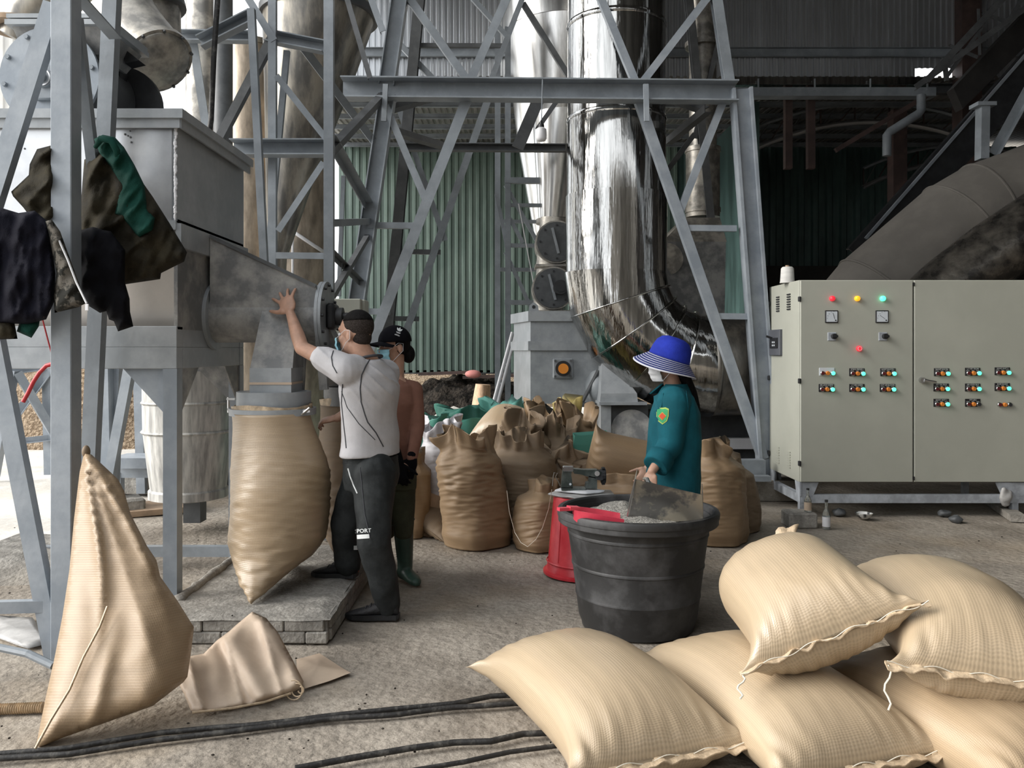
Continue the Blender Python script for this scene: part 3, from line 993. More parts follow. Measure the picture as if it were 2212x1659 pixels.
# ---- feed tubes above the valve
t = thing('bowed_feed_tube', 'fat dull metal feed tube angling down with a bolted end ring', 'duct', P(310, 215, 5.9))
g = MB()
path = [P(150, -200, 6.1), P(215, -70, 6.0), P(258, 15, 5.95), P(300, 80, 5.85), P(338, 128, 5.75)]
g.tube(path, .225, 40); part('tube', g, m_tube, t, 40)
d = (path[-1] - path[-2]).normalized()
g = MB(); g.cyl(path[-1] - d * .02, path[-1] + d * .03, .245, n=40); g.ell(path[-1] + d * .03, d, d.cross(Z).normalized(), d.cross(Z).normalized().cross(d), .05, .225, .225, 24, 12); ef = part('end_cap', g, m_tube, t, 40)
a_, b_ = frame(d)
for k in range(10):
    an = 2 * PI * k / 10
    q = path[-1] + (a_ * math.cos(an) + b_ * math.sin(an)) * .236
    g = MB(); g.cyl(q + d * .03, q + d * .045, .011, n=6); part('bolt', g, m_steel_d, ef)
cnb = P(330, 18, 6.3)
t = thing('inlet_cone', 'dented metal inlet cone with a dark flange above the feed tube', 'duct', P(330, 75, 6.3))
g = MB(); g.lathe([(.13, -.42), (.16, -.2), (.2, -.02)], cnb, V((-.25, 0, 1)), 32); part('cone', g, m_tube, t, 40)
g = MB(); g.lathe([(.24, -.03), (.24, .03), (.2, .04), (.2, .5)], cnb, V((-.25, 0, 1)), 32); part('flange', g, m_steel_d, t, 40)
eb = P(75, -10, 5.1)
t = thing('elbow_pipe', 'rounded brownish metal elbow pipe above the bolted valve plate', 'duct', (eb.x, eb.y, 3.32))
g = MB(); g.tube([eb + V((-.1, 0, -.28)), eb + V((-.02, 0, -.13)), eb + V((.10, 0, -.0)), eb + V((.35, 0, .25)), eb + V((.5, 0, .6))], [.12, .15, .17, .17, .17], 32); part('bend', g, m_cyc, t, 60)
g = MB(); g.cyl((eb.x - .08, eb.y, tz + .05), (eb.x - .08, eb.y, tz + .08), .2, n=32); part('flange', g, m_cardb, t, 40)

# ------------------------------------------------------------------ concrete plinth with block front
pl = MB()
pl.box(((-.94 + XR - .02) / 2, 5.0, .062), (-.94 - XR + .02, 1.56, .124))
plinth = struct('plinth', pl, m_conc, label='low grey concrete plinth under the filling sack')
g = MB()
def ptop(u, v):
    x = XR - .04 + (-.925 - XR + .04) * u
    y = 4.19 + (5.82 - 4.19) * v
    e = min(u, 1 - u, v, 1 - v) * 12
    return V((x + .012 * nz((x, y, 1), 6), y + .012 * nz((x, y, 2), 6), .118 + min(1, e) * .022 + .008 * nz((x, y, 0), 5)))
g.grid(ptop, 44, 60); part('screed_top', g, m_conc, plinth, 179)
x = XR - .03
row = 0
for z0, z1 in ((.0, .059), (.061, .117)):
    x = XR - .03 + (.0 if row == 0 else -.1)
    while x < -.95:
        w = .20 + random.uniform(-.015, .015)
        xa, xb = max(x, XR - .03), min(x + w - .004, -.935)
        if xb - xa > .04:
            g = MB(); g.box(((xa + xb) / 2, 4.215 + random.uniform(-.004, .006), (z0 + z1) / 2), (xb - xa, .05, z1 - z0), bev=.006); part('brick', g, m_conc, plinth)
        x += w
    row += 1
row = 0
for z0, z1 in ((.0, .059), (.061, .117)):
    y = 4.245 - (.1 if row else 0)
    while y < 5.75:
        ya, yb = max(y, 4.245), min(y + .2, 5.77)
        g = MB(); g.box((-.945, (ya + yb) / 2, (z0 + z1) / 2), (.04, yb - ya - .004, z1 - z0), bev=.006); part('brick', g, m_conc, plinth)
        y += .21
    row += 1
# raised cement bead beside the legs
g = MB()
pts = [V((XR + .03 + .012 * nz((k, 0, 0), .9), 4.45 + k * .05, .145)) for k in range(26)]
g.tube(pts, [.028 + .01 * nz((k, 2, 0), .8) for k in range(26)], 8); part('cement_bead', g, m_conc, plinth, 179)
# floor channel running left from the rear leg
g = MB(); g.channel((-6.5, 5.72, .10), (XR - .1, 5.72, .10), .06, .07, .008, flip=-1)
solid('sill_channel', g, m_steel2, 'low grey channel iron sill running across behind the machine legs', 'channel')

# ------------------------------------------------------------------ front trestle post with braces (holds the clothes)
tp = thing('front_trestle', 'pale blue-grey steel trestle with a thick square post at far left', 'trestle', (-2.11, 3.9, 0))
pc = P(143, 755, 3.9)
g = MB(); g.box((pc.x, 3.9, 2.1), (.097, .097, 4.2), bev=.004); part('post', g, m_steel, tp)
g = MB(); g.bar(P(118, 10, 3.9), P(-55, 560, 3.9), .085, .05, up=Y_); part('brace', g, m_steel, tp)
lo = P(122, 1425, 3.9)
g = MB(); g.bar(P(-45, 560, 3.9), V((lo.x, 3.9, .02)), .08, .05, up=Y_); part('brace', g, m_steel, tp)
g = MB(); g.bar(P(165, 40, 3.95), P(216, 480, 4.2), .05, .04, up=Y_); part('brace', g, m_steel2, tp)
g = MB(); q = P(186, 1010, 4.35); g.box(((P(240, 0, 4.35).x + q.x) / 2, 4.35, 1.7), (.001, .001, .001)); g = MB(); g.bar(P(255, -270, 4.35), V((P(178, 1220, 4.35).x, 4.35, 0)), .075, .06, up=Y_); part('rear_post', g, m_steel2, tp)
g = MB(); g.angle(P(170, -20, 4.0), P(252, 72, 4.3), .07); part('brace', g, m_steel2, tp)
g = MB(); g.bar(P(-40, 1312, 3.85), P(112, 1308, 3.9), .04, .055); part('foot_rail', g, m_steel, tp)
g = MB(); g.tube([P(-20, 1395, 3.8), P(60, 1412, 3.75), P(115, 1438, 3.72)], .018, 8)
solid('scrap_flat_bar', g, m_steel2, 'grey flat bar lying on the floor at far left', 'bar')

# ------------------------------------------------------------------ galvanised drum hopper behind the legs
dc = P(408, 900, 6.9)
dr = thing('drum_hopper', 'streaky galvanised drum tapering downwards behind the machine legs', 'drum', (dc.x, 6.9, .2))
g = MB()
def dz(py): return P(408, py, 6.9).z
g.lathe([(.36, dz(800)), (.36, dz(868)), (.355, dz(930)), (.30, dz(1052)), (.315, dz(1056)), (.315, dz(1072)), (.27, dz(1075))], (dc.x, 6.9, 0), n=48); part('shell', g, m_drum, dr, 40)
for py in (868, 930):
    g = MB(); g.lathe([(.362, dz(py) - .014), (.372, dz(py)), (.362, dz(py) + .014)], (dc.x, 6.9, 0), n=48); part('hoop', g, m_drum, dr, 60)
g = MB(); g.box((dc.x + .05, 6.9, dz(1095)), (.14, .14, .24)); part('foot_block', g, m_steel_d, dr)
# leaning cover plate of the drum at left
g = MB(); g.lathe([(.37, dz(800)), (.37, dz(785))], (dc.x, 6.9, 0), n=48); part('rim', g, m_hop, dr, 40)
# ------------------------------------------------------------------ main trestle tower
tw = thing('trestle_tower', 'tall blue-grey steel trestle with a deep cross beam and splayed legs', 'trestle', P(1150, 755, 8.3) * 1.0 - V((0, 0, 1.49)))
Yt = 8.3
def mem(nm, p, q, w, h=None, Y=Yt, Y2=None, m=None, prof='angle', parent=tw, up=Y_, flip=1):
    g = MB()
    def ext(e, o):
        if e[1] < -9:
            k = (-160 - o[1]) / (e[1] - o[1])
            return (o[0] + (e[0] - o[0]) * k, -160)
        return e
    p, q = ext(p, q), ext(q, p)
    j_ = random.uniform(-.014, .014)
    a, b = P(*p, Y + j_), P(*q, (Y if Y2 is None else Y2) + j_ * .6)
    if prof == 'angle':
        g.angle(a, b, w, .009, up=up, flip=flip)
    elif prof == 'i':
        g.ibeam(a, b, w, h or w, .012, up=up)
    elif prof == 'c':
        g.channel(a, b, w, h or w, .01, up=up, flip=flip)
    else:
        g.bar(a, b, w, h or w, up=up)
    return part(nm, g, m or m_steel2, parent)
g = MB(); g.channel(P(738, 191, 8.2), P(1592, 199, 8.2), .16, .205, .014, flip=1); part('cross_beam', g, m_steel2, tw)
mem('leg', (872, -60), (836, 185), .13, .16, prof='i', up=X_)
mem('leg', (838, 205), (708, 1076), .13, .16, prof='i', up=X_)
mem('leg', (1538, -60), (1575, 185), .10, .10, prof='i')
g = MB(); g.ibeam(P(1600, 193, 8.25), V((P(1664, 1076, 8.3).x, 8.3, 0)), .15, .20, .03, up=X_); part('leg', g, m_steel, tw)
g = MB(); g.bar(P(1395, 182, 8.12), P(1397, 262, 8.12), .05, .03); part('stiffener', g, m_steel, tw)
g = MB(); g.bar(P(833, 182, 8.12), P(829, 262, 8.12), .05, .03); part('stiffener', g, m_steel2, tw)
mem('diagonal', (1378, 212), (1648, 990), .095, m=m_steel)
mem('diagonal', (1010, 215), (770, 830), .105)
mem('diagonal', (1560, 225), (1465, 465), .07, m=m_steel)
mem('diagonal', (834, 230), (925, 445), .07)
mem('diagonal', (858, -40), (1008, 172), .075)
mem('diagonal', (1112, -40), (1018, 172), .085)
mem('diagonal', (1282, -40), (1372, 178), .075, m=m_steel)
mem('diagonal', (1556, -40), (1388, 178), .075, m=m_steel)
mem('strut', (1480, 493), (1590, 494), .06, m=m_steel, prof='bar')
mem('strut', (1548, 683), (1618, 684), .06, m=m_steel, prof='bar')
mem('strut', (795, 487), (908, 488), .06, prof='bar')
mem('strut', (770, 672), (842, 674), .06, prof='bar')
# rear frame of the tower
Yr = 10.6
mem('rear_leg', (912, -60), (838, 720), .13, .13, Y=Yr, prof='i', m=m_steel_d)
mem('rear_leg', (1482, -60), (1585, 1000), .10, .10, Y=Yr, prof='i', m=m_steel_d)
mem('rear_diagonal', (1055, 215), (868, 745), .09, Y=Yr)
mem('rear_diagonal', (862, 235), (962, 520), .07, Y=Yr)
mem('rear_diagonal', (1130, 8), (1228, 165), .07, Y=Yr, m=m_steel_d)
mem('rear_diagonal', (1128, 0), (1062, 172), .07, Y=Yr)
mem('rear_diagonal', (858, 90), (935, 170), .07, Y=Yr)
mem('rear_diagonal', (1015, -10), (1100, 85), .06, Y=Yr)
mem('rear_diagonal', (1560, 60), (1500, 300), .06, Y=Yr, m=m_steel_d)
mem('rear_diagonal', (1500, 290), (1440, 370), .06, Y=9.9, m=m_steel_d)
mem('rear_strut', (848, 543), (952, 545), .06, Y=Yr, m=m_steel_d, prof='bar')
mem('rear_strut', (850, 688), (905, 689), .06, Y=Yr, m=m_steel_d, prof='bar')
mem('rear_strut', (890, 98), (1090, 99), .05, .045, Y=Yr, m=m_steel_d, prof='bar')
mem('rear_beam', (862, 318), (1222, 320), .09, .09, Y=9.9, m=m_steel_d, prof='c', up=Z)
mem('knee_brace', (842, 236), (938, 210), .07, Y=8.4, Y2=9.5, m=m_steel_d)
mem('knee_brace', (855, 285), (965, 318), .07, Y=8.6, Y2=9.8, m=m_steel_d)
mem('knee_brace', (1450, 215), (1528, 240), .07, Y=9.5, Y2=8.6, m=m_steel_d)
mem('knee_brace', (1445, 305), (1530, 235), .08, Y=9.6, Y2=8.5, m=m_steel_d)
mem('hanger_plate', (1165, 210), (1118, 320), .14, .02, Y=9.6, m=m_steel_d, prof='bar')
mem('hanger_plate', (1205, 215), (1160, 280), .05, .03, Y=9.6, m=m_steel_d, prof='bar')
# skid the right leg stands on
sk = thing('steel_skid', 'dusty steel base skid under the right trestle leg', 'skid', (2.5, 8.6, 0))
g = MB(); g.channel(P(1480, 1010, 8.05), P(1650, 1010, 8.05), .12, .16, .012, flip=-1); part('side_rail', g, m_steel2, sk)
g = MB(); g.box(P(1600, 1033, 7.9), (.55, .10, .05)); part('toe_plate', g, m_steel2, sk)
g = MB(); g.box((2.2, 8.6, .1), (1.4, .9, .2)); part('footing', g, m_conc, sk)

# ------------------------------------------------------------------ lattice column by the green wall
lc = thing('lattice_column', 'slim steel lattice column with rungs in front of the green wall', 'trestle', (-.1, 11.0, 0))
for px, Y in ((1075, 11.2), (1097, 10.9)):
    a = P(px, 60, Y); g = MB(); g.bar(a, V((a.x, Y, 0)), .075, .075, up=Y_); part('post', g, m_steel2, lc)
mem('slant_post', (1198, 385), (1155, 700), .06, Y=10.9, parent=lc)
for y, x1, w in ((390, 1222, .075), (443, 1190, .045), (478, 1160, .045), (530, 1165, .05), (582, 1170, .05), (653, 1160, .06), (165, 1100, .05), (110, 1095, .05), (62, 1095, .05)):
    mem('rung', (1072 if y in (478, 582) else 1090, y), (x1, y + 1), w, Y=10.9 if y not in (478, 582) else 11.3, parent=lc, prof='bar', m=m_steel2)
for p, q in (((1092, 400), (1165, 530)), ((1092, 545), (1145, 660)), ((1100, 470), (1130, 525)), ((1072, 420), (1098, 545))):
    mem('diagonal', p, q, .05, Y=10.9, parent=lc)
mem('rope', (1120, 440), (1165, 680), .012, Y=10.8, parent=lc, prof='bar', m=m_white)

# ------------------------------------------------------------------ left support tower
lt = thing('post_trestle', 'grey steel support frame of posts and beams behind the hopper machine', 'trestle', (-2.0, 6.6, 0))
def lm(nm, p, q, w, h=None, Y=6.6, Y2=None, prof='bar', m=None, up=Y_): return mem(nm, p, q, w, h, Y, Y2, m or m_steel2, prof, lt, up)
a = P(711, -260, 6.5); g = MB(); g.bar(a, V((a.x, 6.5, 0)), .075, .06, up=Y_); part('post', g, m_steel2, lt)
a = P(589, -260, 6.9); g = MB(); g.bar(a, V((a.x, 6.9, 0)), .065, .05, up=Y_); part('post', g, m_steel2, lt)
lm('post', (543, 20), (600, 1140), .055, .05, Y=6.3)
lm('slim_post', (620, 110), (575, 600), .05, .04, Y=7.1)
lm('slim_post', (742, 380), (732, 640), .035, .03, Y=7.2)
lm('beam', (500, 320), (703, 320), .13, .13, Y=6.8, prof='c', up=Z)
lm('strut', (597, 552), (702, 553), .05, .03, Y=6.6)
lm('beam', (575, 78), (700, 102), .10, .10, Y=7.0, prof='c', up=Z)
lm('diagonal', (598, 165), (705, 300), .05, Y=6.7, prof='angle')
lm('diagonal', (700, 352), (602, 500), .05, Y=6.7, prof='angle')
lm('diagonal', (475, 300), (590, 80), .07, Y=7.0, prof='angle', m=m_steel_d)
lm('diagonal', (520, -30), (594, 90), .06, Y=6.9, prof='angle')
lm('diagonal', (715, 300), (803, 455), .08, Y=6.6, Y2=8.45, prof='angle')
lm('diagonal', (715, 325), (838, 195), .07, Y=6.65, Y2=8.5, prof='angle', m=m_steel_d)
lm('diagonal', (650, 96), (822, 325), .07, Y=7.1, Y2=8.5, prof='angle')
lm('diagonal', (715, 545), (785, 615), .05, Y=6.6, Y2=8.45, prof='angle', m=m_steel_d)
lm('diagonal', (714, 645), (800, 500), .05, Y=6.6, Y2=8.5, prof='angle', m=m_steel_d)
lm('diagonal', (795, -20), (828, 70), .06, Y=7.8, prof='angle')
lm('diagonal', (745, -20), (800, 170), .05, Y=7.9, prof='angle', m=m_steel_d)
lm('beam', (385, 78), (540, 80), .09, .09, Y=7.0, prof='c', up=Z, m=m_steel2)
lm('diagonal', (432, 92), (545, 35), .10, .10, Y=6.8, prof='c', up=Z)
lm('slant_post', (418, 78), (450, 290), .07, Y=7.1, prof='angle')
lm('strut', (712, 482), (800, 478), .06, Y=6.6, Y2=8.45)
g = MB(); g.tube([P(484, -240, 6.4), P(472, -30, 6.4), P(462, 120, 6.4), P(456, 260, 6.4), P(452, 285, 6.4)], .022, 8)
solid('black_cable_drop', g, m_rubber, 'black cable hanging straight down past the hopper lid', 'cable', smooth=60)

# small beige electric box behind the man's head
eb = thing('switch_box', 'small beige electric box mounted behind the man in grey', 'box', P(760, 700, 6.2))
g = MB(); c = P(754, 690, 6.2); g.box(c, (.20, .16, .30), bev=.006); part('case', g, m_cab, eb)
g = MB(); c = P(786, 690, 6.25); g.box(c + V((0, .02, 0)), (.04, .16, .29), bev=.006); part('lid', g, m_cab, eb)
g = MB(); g.bar(P(735, 648, 6.25), P(715, 648, 6.5), .02); part('bracket', g, m_steel_d, eb)

# ------------------------------------------------------------------ cyclones and pipes, left
def lath_px(mb, cx_list, Y, m=None, n=48):
    """stack of rings: (px centre, px half width, py)"""
    R = []
    for cx_, hw, py in cx_list:
        c = P(cx_, py, Y); r = hw * Y / F
        R.append([V((c.x + r * math.cos(2*PI*j/n), Y + r * math.sin(2*PI*j/n), c.z)) for j in range(n)])
    mb.loft(R)
    return mb
cy = thing('cyclone', 'big dull stainless cyclone cone tapering down among the posts', 'cyclone', P(640, 900, 8.6))
part('cylinder', lath_px(MB(), [(690, 118, -300), (690, 118, 30)], 8.6), m_cyc, cy, 40)
part('flange', lath_px(MB(), [(690, 126, 26), (690, 126, 42)], 8.6), m_steel_d, cy, 40)
part('cone', lath_px(MB(), [(689, 118, 42), (666, 92, 180), (626, 50, 390), (597, 22, 560), (588, 18, 800)], 8.6), m_cyc, cy, 40)
c2 = thing('tan_cylinder', 'tan-stained metal cylinder with pale weld seams behind the support frame', 'silo', P(655, 1000, 9.6))
part('shell', lath_px(MB(), [(655, 62, 195), (655, 62, 385), (655, 60, 500), (655, 60, 1030)], 9.6), m_cyc_t, c2, 40)
def curveseam(ppx, cxp, hw, Y):
    pts = []
    for x, y in ppx:
        t = max(-1, min(1, (x - cxp) / hw)); r = hw * Y / F
        yy = Y - r * math.sqrt(1 - t * t) - .004
        pts.append(P(x, y, yy))
    return pts
def densify(pp, k=6):
    return [V(pp[i]).to_2d().lerp(V(pp[i + 1]).to_2d(), j / k) for i in range(len(pp) - 1) for j in range(k)] + [V(pp[-1]).to_2d()]
g = MB()
for sm in (((633, 350), (633, 500), (633, 600)), ((633, 500), (602, 522)), ((633, 500), (700, 545))):
    g.tube(curveseam([(p.x, p.y) for p in densify(sm)], 655, 60, 9.6), .022, 6)
part('weld_seam', g, m_white, c2, 179)
c3 = thing('tan_pipe', 'pale tan metal pipe with a top band left of the cyclone', 'pipe', P(545, 1000, 9.9))
part('shell', lath_px(MB(), [(545, 52, 98), (545, 52, 1027)], 9.9), m_cyc_t, c3, 40)
part('band', lath_px(MB(), [(545, 54, 96), (545, 54, 108)], 9.9), m_cyc, c3, 40)
c4 = thing('grey_stack_pipe', 'tall dull grey pipe standing against the white sky at upper left', 'pipe', P(432, 1000, 8.9))
part('shell', lath_px(MB(), [(437, 34, -300), (437, 34, 1020)], 8.9), m_tube, c4, 40)
c5 = thing('dark_stack_pipe', 'dark steel pipe between the grey stack and the support posts', 'pipe', P(480, 1000, 8.4))
part('shell', lath_px(MB(), [(482, 20, -300), (482, 20, 1050)], 8.4), m_steel_d, c5, 40)

# ------------------------------------------------------------------ polished elbow duct, centre
du = thing('polished_elbow_duct', 'huge mirror-polished steel duct bending from vertical to horizontal', 'duct', P(1331, 900, 9.0))
Yd = 9.0
Rd = 109 * Yd / F
bc_ = P(1530, 590, Yd)
Rb = 199 * Yd / F
ax = P(1331, 590, Yd).x
def seg(p, q, r0, r1, nm, sm=40):
    g = MB(); g.cyl(p, q, r0, r1, 56, cap=False)
    return part(nm, g, m_chrome, du, sm)
zs = [P(0, y, Yd).z for y in (-300, 60, 262, 425, 592)]
seg((ax, Yd, zs[0]), (ax, Yd, zs[1]), Rd * .955, Rd * .955, 'duct_section')
seg((ax, Yd, zs[1]), (ax, Yd, zs[2]), Rd * .965, Rd * .965, 'duct_section')
seg((ax, Yd, zs[2]), (ax, Yd, zs[3]), Rd * .975, Rd * .975, 'duct_section')
seg((ax, Yd, zs[3]), (ax, Yd, zs[4]), Rd * 1.0, Rd * .99, 'duct_section')
for z_ in zs[1:3]:
    g = MB(); g.lathe([(Rd * .97, -.03), (Rd * .985, -.012), (Rd * .985, .012), (Rd * .97, .03)], (ax, Yd, z_), n=56, cap=False); part('seam_band', g, m_chrome, du, 60)
NG = 5
for k in range(NG):
    a0, a1 = PI / 2 * k / NG, PI / 2 * (k + 1) / NG
    am = (a0 + a1) / 2
    dirm = V((-math.sin(-am), 0, -math.cos(am)))
    # gore: straight tube cut by the two mitre planes through the bend centre
    t_ = V((math.sin(am), 0, -math.cos(am)))
    rad = V((-math.cos(am), 0, -math.sin(am)))
    cen = V((bc_.x, Yd, bc_.z)) + rad * Rb
    R = []
    n = 56
    for an in (a0, a1):
        nrm = V((math.sin(an), 0, -math.cos(an)))
        ring_ = []
        for j in range(n):
            o = rad * (Rd * 1.0 * math.cos(2*PI*j/n)) + V((0, Rd * math.sin(2*PI*j/n), 0))
            q = cen + o
            tt = ((V((bc_.x, Yd, bc_.z)) - q).dot(nrm)) / t_.dot(nrm)
            ring_.append(q + t_ * tt)
        R.append(ring_)
    g = MB(); g.loft(R, cap=False); part('elbow_gore', g, m_chrome, du, 30)
    if k:
        nrm = V((math.sin(a0), 0, -math.cos(a0)))
        rr = V((-math.cos(a0), 0, -math.sin(a0)))
        c_ = V((bc_.x, Yd, bc_.z)) + rr * Rb
        g = MB(); g.tube([c_ + rr * (Rd * 1.03 * math.cos(2*PI*j/48)) + V((0, Rd * 1.012 * math.sin(2*PI*j/48), 0)) for j in range(49)], .009, 6); part('gore_seam', g, m_chrome, du, 60)
hz_ = bc_.z - Rb
g = MB(); g.cyl((bc_.x, Yd, hz_), (bc_.x + .75, Yd, hz_), Rd, Rd * .97, 56, cap=False); part('duct_section', g, m_cyc, du, 40)
g = MB(); g.cyl((bc_.x + .75, Yd, hz_), (bc_.x + 1.6, Yd, hz_), Rd * .99, n=56); part('duct_section', g, m_dust, du, 40)
for dx in (0, .75):
    g = MB(); g.lathe([(Rd * 1.0, -.03), (Rd * 1.03, 0), (Rd * 1.0, .03)], (bc_.x + dx, Yd, hz_), X_, 56, cap=False); part('seam_band', g, m_cyc, du, 60)
# saddle under the elbow
sd = thing('duct_saddle', 'grey tapered duct leg standing on a box base below the elbow', 'duct support', P(1335, 1050, 8.55))
Ys = 8.55
g = MB()
def q4(x0, x1, py, Y0, Y1):
    a, b = P(x0, py, Y0), P(x1, py, Y0)
    return [a, b, V((b.x, Y1, b.z)), V((a.x, Y1, a.z))]
g.loft([q4(1296, 1378, 868, 8.72, 9.2), q4(1298, 1376, 850, 8.72, 9.2), q4(1300, 1322, 775, 8.85, 9.1)]); part('tapered_leg', g, m_hop, sd)
g = MB(); g.box(P(1338, 868, 8.96), (.50, .62, .03)); part('flange', g, m_hop, sd)
g = MB(); g.loft([q4(1298, 1320, 1052, 8.72, 9.2), q4(1298, 1320, 870, 8.72, 9.2)]); part('base_post', g, m_hop, sd)
g = MB(); g.loft([q4(1320, 1400, 1050, 8.78, 9.2), q4(1320, 1400, 876, 8.78, 9.2)]); part('base_box', g, m_steel_d, sd)
g = MB(); g.cyl(P(1365, 930, 8.72), P(1365, 930, 8.8), .22, n=40); part('fan_cover', g, m_hop_d, sd, 40)
g = MB(); g.ell(P(1290, 836, 9.2), X_, Y_, Z, .14, .2, .2, 24, 12); part('round_boss', g, m_hop, sd, 179)

# ------------------------------------------------------------------ screw trough with orange bearing
st = thing('screw_trough', 'grey flanged screw trough with an orange-capped bearing on its front', 'machine', P(1200, 1010, 9.2))
def plan(py, s=1.0, Yo=9.15):
    z = P(0, py, Yo).z
    A = P(1146, 755, Yo); B = P(1302, 755, Yo); D = P(1110, 755, 10.0); C_ = P(1302, 755, 10.1)
    cen = (A + B + C_ + D) / 4
    return [V((cen.x + (p.x - cen.x) * s, cen.y + (p.y - cen.y) * s, z)) for p in (A, B, C_, D)]
g = MB(); g.loft([plan(872), plan(757)]); part('lower_trough', g, m_hop, st)
g = MB(); g.loft([plan(737), plan(692)]); part('upper_trough', g, m_hop, st)
for y0, y1 in ((757, 737), (694, 672)):
    g = MB(); g.loft([plan(y0, 1.07), plan(y1, 1.07)]); part('flange', g, m_hop, st)
for i, p in enumerate(plan(872)):
    g = MB(); g.bar(p, V((p.x, p.y, 0)), .06); part('leg', g, m_steel2, st)
b0 = P(1216, 796, 9.13)
g = MB(); g.box(b0, (.225, .03, .225), bev=.02); bp = part('bearing_flange', g, m_hop, st)
g = MB(); g.cyl(b0 + V((0, -.01, 0)), b0 + V((0, -.07, 0)), .085, n=32); part('bearing_housing', g, m_black, bp, 40)
g = MB(); g.cyl(b0 + V((0, -.06, 0)), b0 + V((0, -.085, 0)), .056, n=32); part('orange_cap', g, m_orange, bp, 40)
for sx in (-1, 1):
    for sz in (-1, 1):
        g = MB(); q = b0 + V((sx * .085, -.015, sz * .085)); g.cyl(q, q + V((0, -.02, 0)), .014, n=6); part('bolt', g, m_steel_d, bp)
g = MB(); lu = P(1153, 664, 9.3); g.prism([lu + V((-.06, 0, -.08)), lu + V((.06, 0, -.08)), lu + V((.05, 0, .02)), lu + V((0, 0, .06)), lu + V((-.05, 0, .02))], (0, .02, 0)); part('lifting_lug', g, m_hop, st)
g = MB(); g.cyl(lu + V((0, -.003, .005)), lu + V((0, -.006, .005)), .02, n=16); part('lug_eye', g, m_black, st)
g = MB(); g.tube([P(1293, 800, 9.05), P(1275, 835, 9.05), P(1258, 868, 9.05)], .022, 8); g.box(P(1257, 874, 9.05), (.1, .06, .05)); part('lever', g, m_steel_d, st)

# ------------------------------------------------------------------ stainless cone, airlocks
cn = thing('stainless_cone', 'bright stainless cyclone cone left of the polished duct', 'cyclone', P(1190, 700, 12.0))
part('cylinder', lath_px(MB(), [(1222, 134, -150), (1222, 132, 75)], 12.0), m_cone, cn, 40)
part('cone', lath_px(MB(), [(1222, 130, 75), (1206, 88, 310), (1190, 30, 545)], 12.0), m_cone, cn, 40)
cn2 = thing('twin_cone', 'narrow stainless cone tucked beside the larger bright cone', 'cyclone', P(1200, 700, 11.0))
part('cone', lath_px(MB(), [(1216, 66, 250), (1204, 45, 400), (1196, 32, 478)], 11.0), m_cone, cn2, 40)
part('end_ring', lath_px(MB(), [(1196, 38, 474), (1196, 38, 484)], 11.0), m_cyc, cn2, 40)
for k, (px, py, lab) in enumerate(((1203, 522, 'upper'), (1196, 622, 'lower'))):
    c = P(px, py, 10.4)
    al = thing('airlock_valve', lab + ' round airlock valve with a dark end plate behind the polished duct', 'valve', c - V((0, 0, .28)), 'stacked airlock valves')
    g = MB(); g.cyl(c + V((0, .02, 0)), c + V((0, .55, 0)), .27, n=40); g.cyl(c + V((-.06, .3, -.33)), c + V((0, .3, .33)), .2, n=32); part('body', g, m_tube, al, 40)
    g = MB(); g.cyl(c, c + V((0, .03, 0)), .25, n=40); pp = part('end_plate', g, m_steel_d, al, 40)
    g = MB(); g.bar(c + V((-.06, -.02, .17)), c + V((.02, -.02, -.15)), .03); part('rib', g, m_hop, pp)
    for j in range(8):
        an = 2 * PI * j / 8
        g = MB(); q = c + V((.21 * math.cos(an), 0, .21 * math.sin(an))); g.cyl(q, q + V((0, -.02, 0)), .014, n=6); part('bolt', g, m_black, pp)
    g = MB(); g.box(c + V((-.02, .3, -.29)), (.5, .5, .03)); part('flange', g, m_tube, al)
    if k:
        g = MB(); g.cyl(c + V((.08, -.16, 0)), c + V((.08, 0, 0)), .09, n=24); g.cyl(c + V((.08, -.17, 0)), c + V((.08, -.16, 0)), .06, n=24); part('shaft_motor', g, m_black, al, 40)

# ------------------------------------------------------------------ machinery behind the hat wearer
vp = thing('vertical_vent_pipe', 'dark vertical vent pipe with bands behind the right trestle leg', 'pipe', P(1515, 1000, 10.8))
part('shell', lath_px(MB(), [(1518, 29, -230), (1518, 29, 320), (1518, 36, 325), (1518, 36, 470)], 10.8), m_tube, vp, 40)
for py in (98, 325, 455):
    part('band', lath_px(MB(), [(1518, 38, py - 5), (1518, 38, py + 5)], 10.8), m_tube, vp, 40)
g = MB(); g.loft([q4(1432, 1570, 522, 10.2, 11.2), q4(1480, 1555, 470, 10.4, 11.1)]); part('transition', g, m_tube, vp)
g = MB(); g.loft([q4(1440, 1565, 700, 10.2, 11.2), q4(1434, 1568, 522, 10.2, 11.2)]); part('plenum_box', g, m_hop_d, vp)
g = MB(); g.cyl(P(1440, 560, 10.19), P(1440, 560, 10.3), .2, n=32); part('port', g, m_tube, vp, 40)
g = MB(); g.loft([q4(1380, 1570, 700, 10.1, 10.9), q4(1380, 1570, 690, 10.1, 10.9)]); part('ledge', g, m_steel_d, vp)
bl = thing('blower', 'black blower housing in the shadow under the horizontal duct', 'blower', (2.1, 9.6, 0))
g = MB(); g.box((2.05, 9.75, .42), (1.5, .9, .8), bev=.02); part('housing', g, m_steel_d, bl)
g = MB(); g.cyl((1.75, 9.28, .45), (1.75, 9.1, .45), .28, n=32); part('motor', g, m_black, bl, 40)
g = MB(); g.box((2.5, 9.2, .45), (.5, .1, .12)); part('terminal_cover', g, m_white, bl)

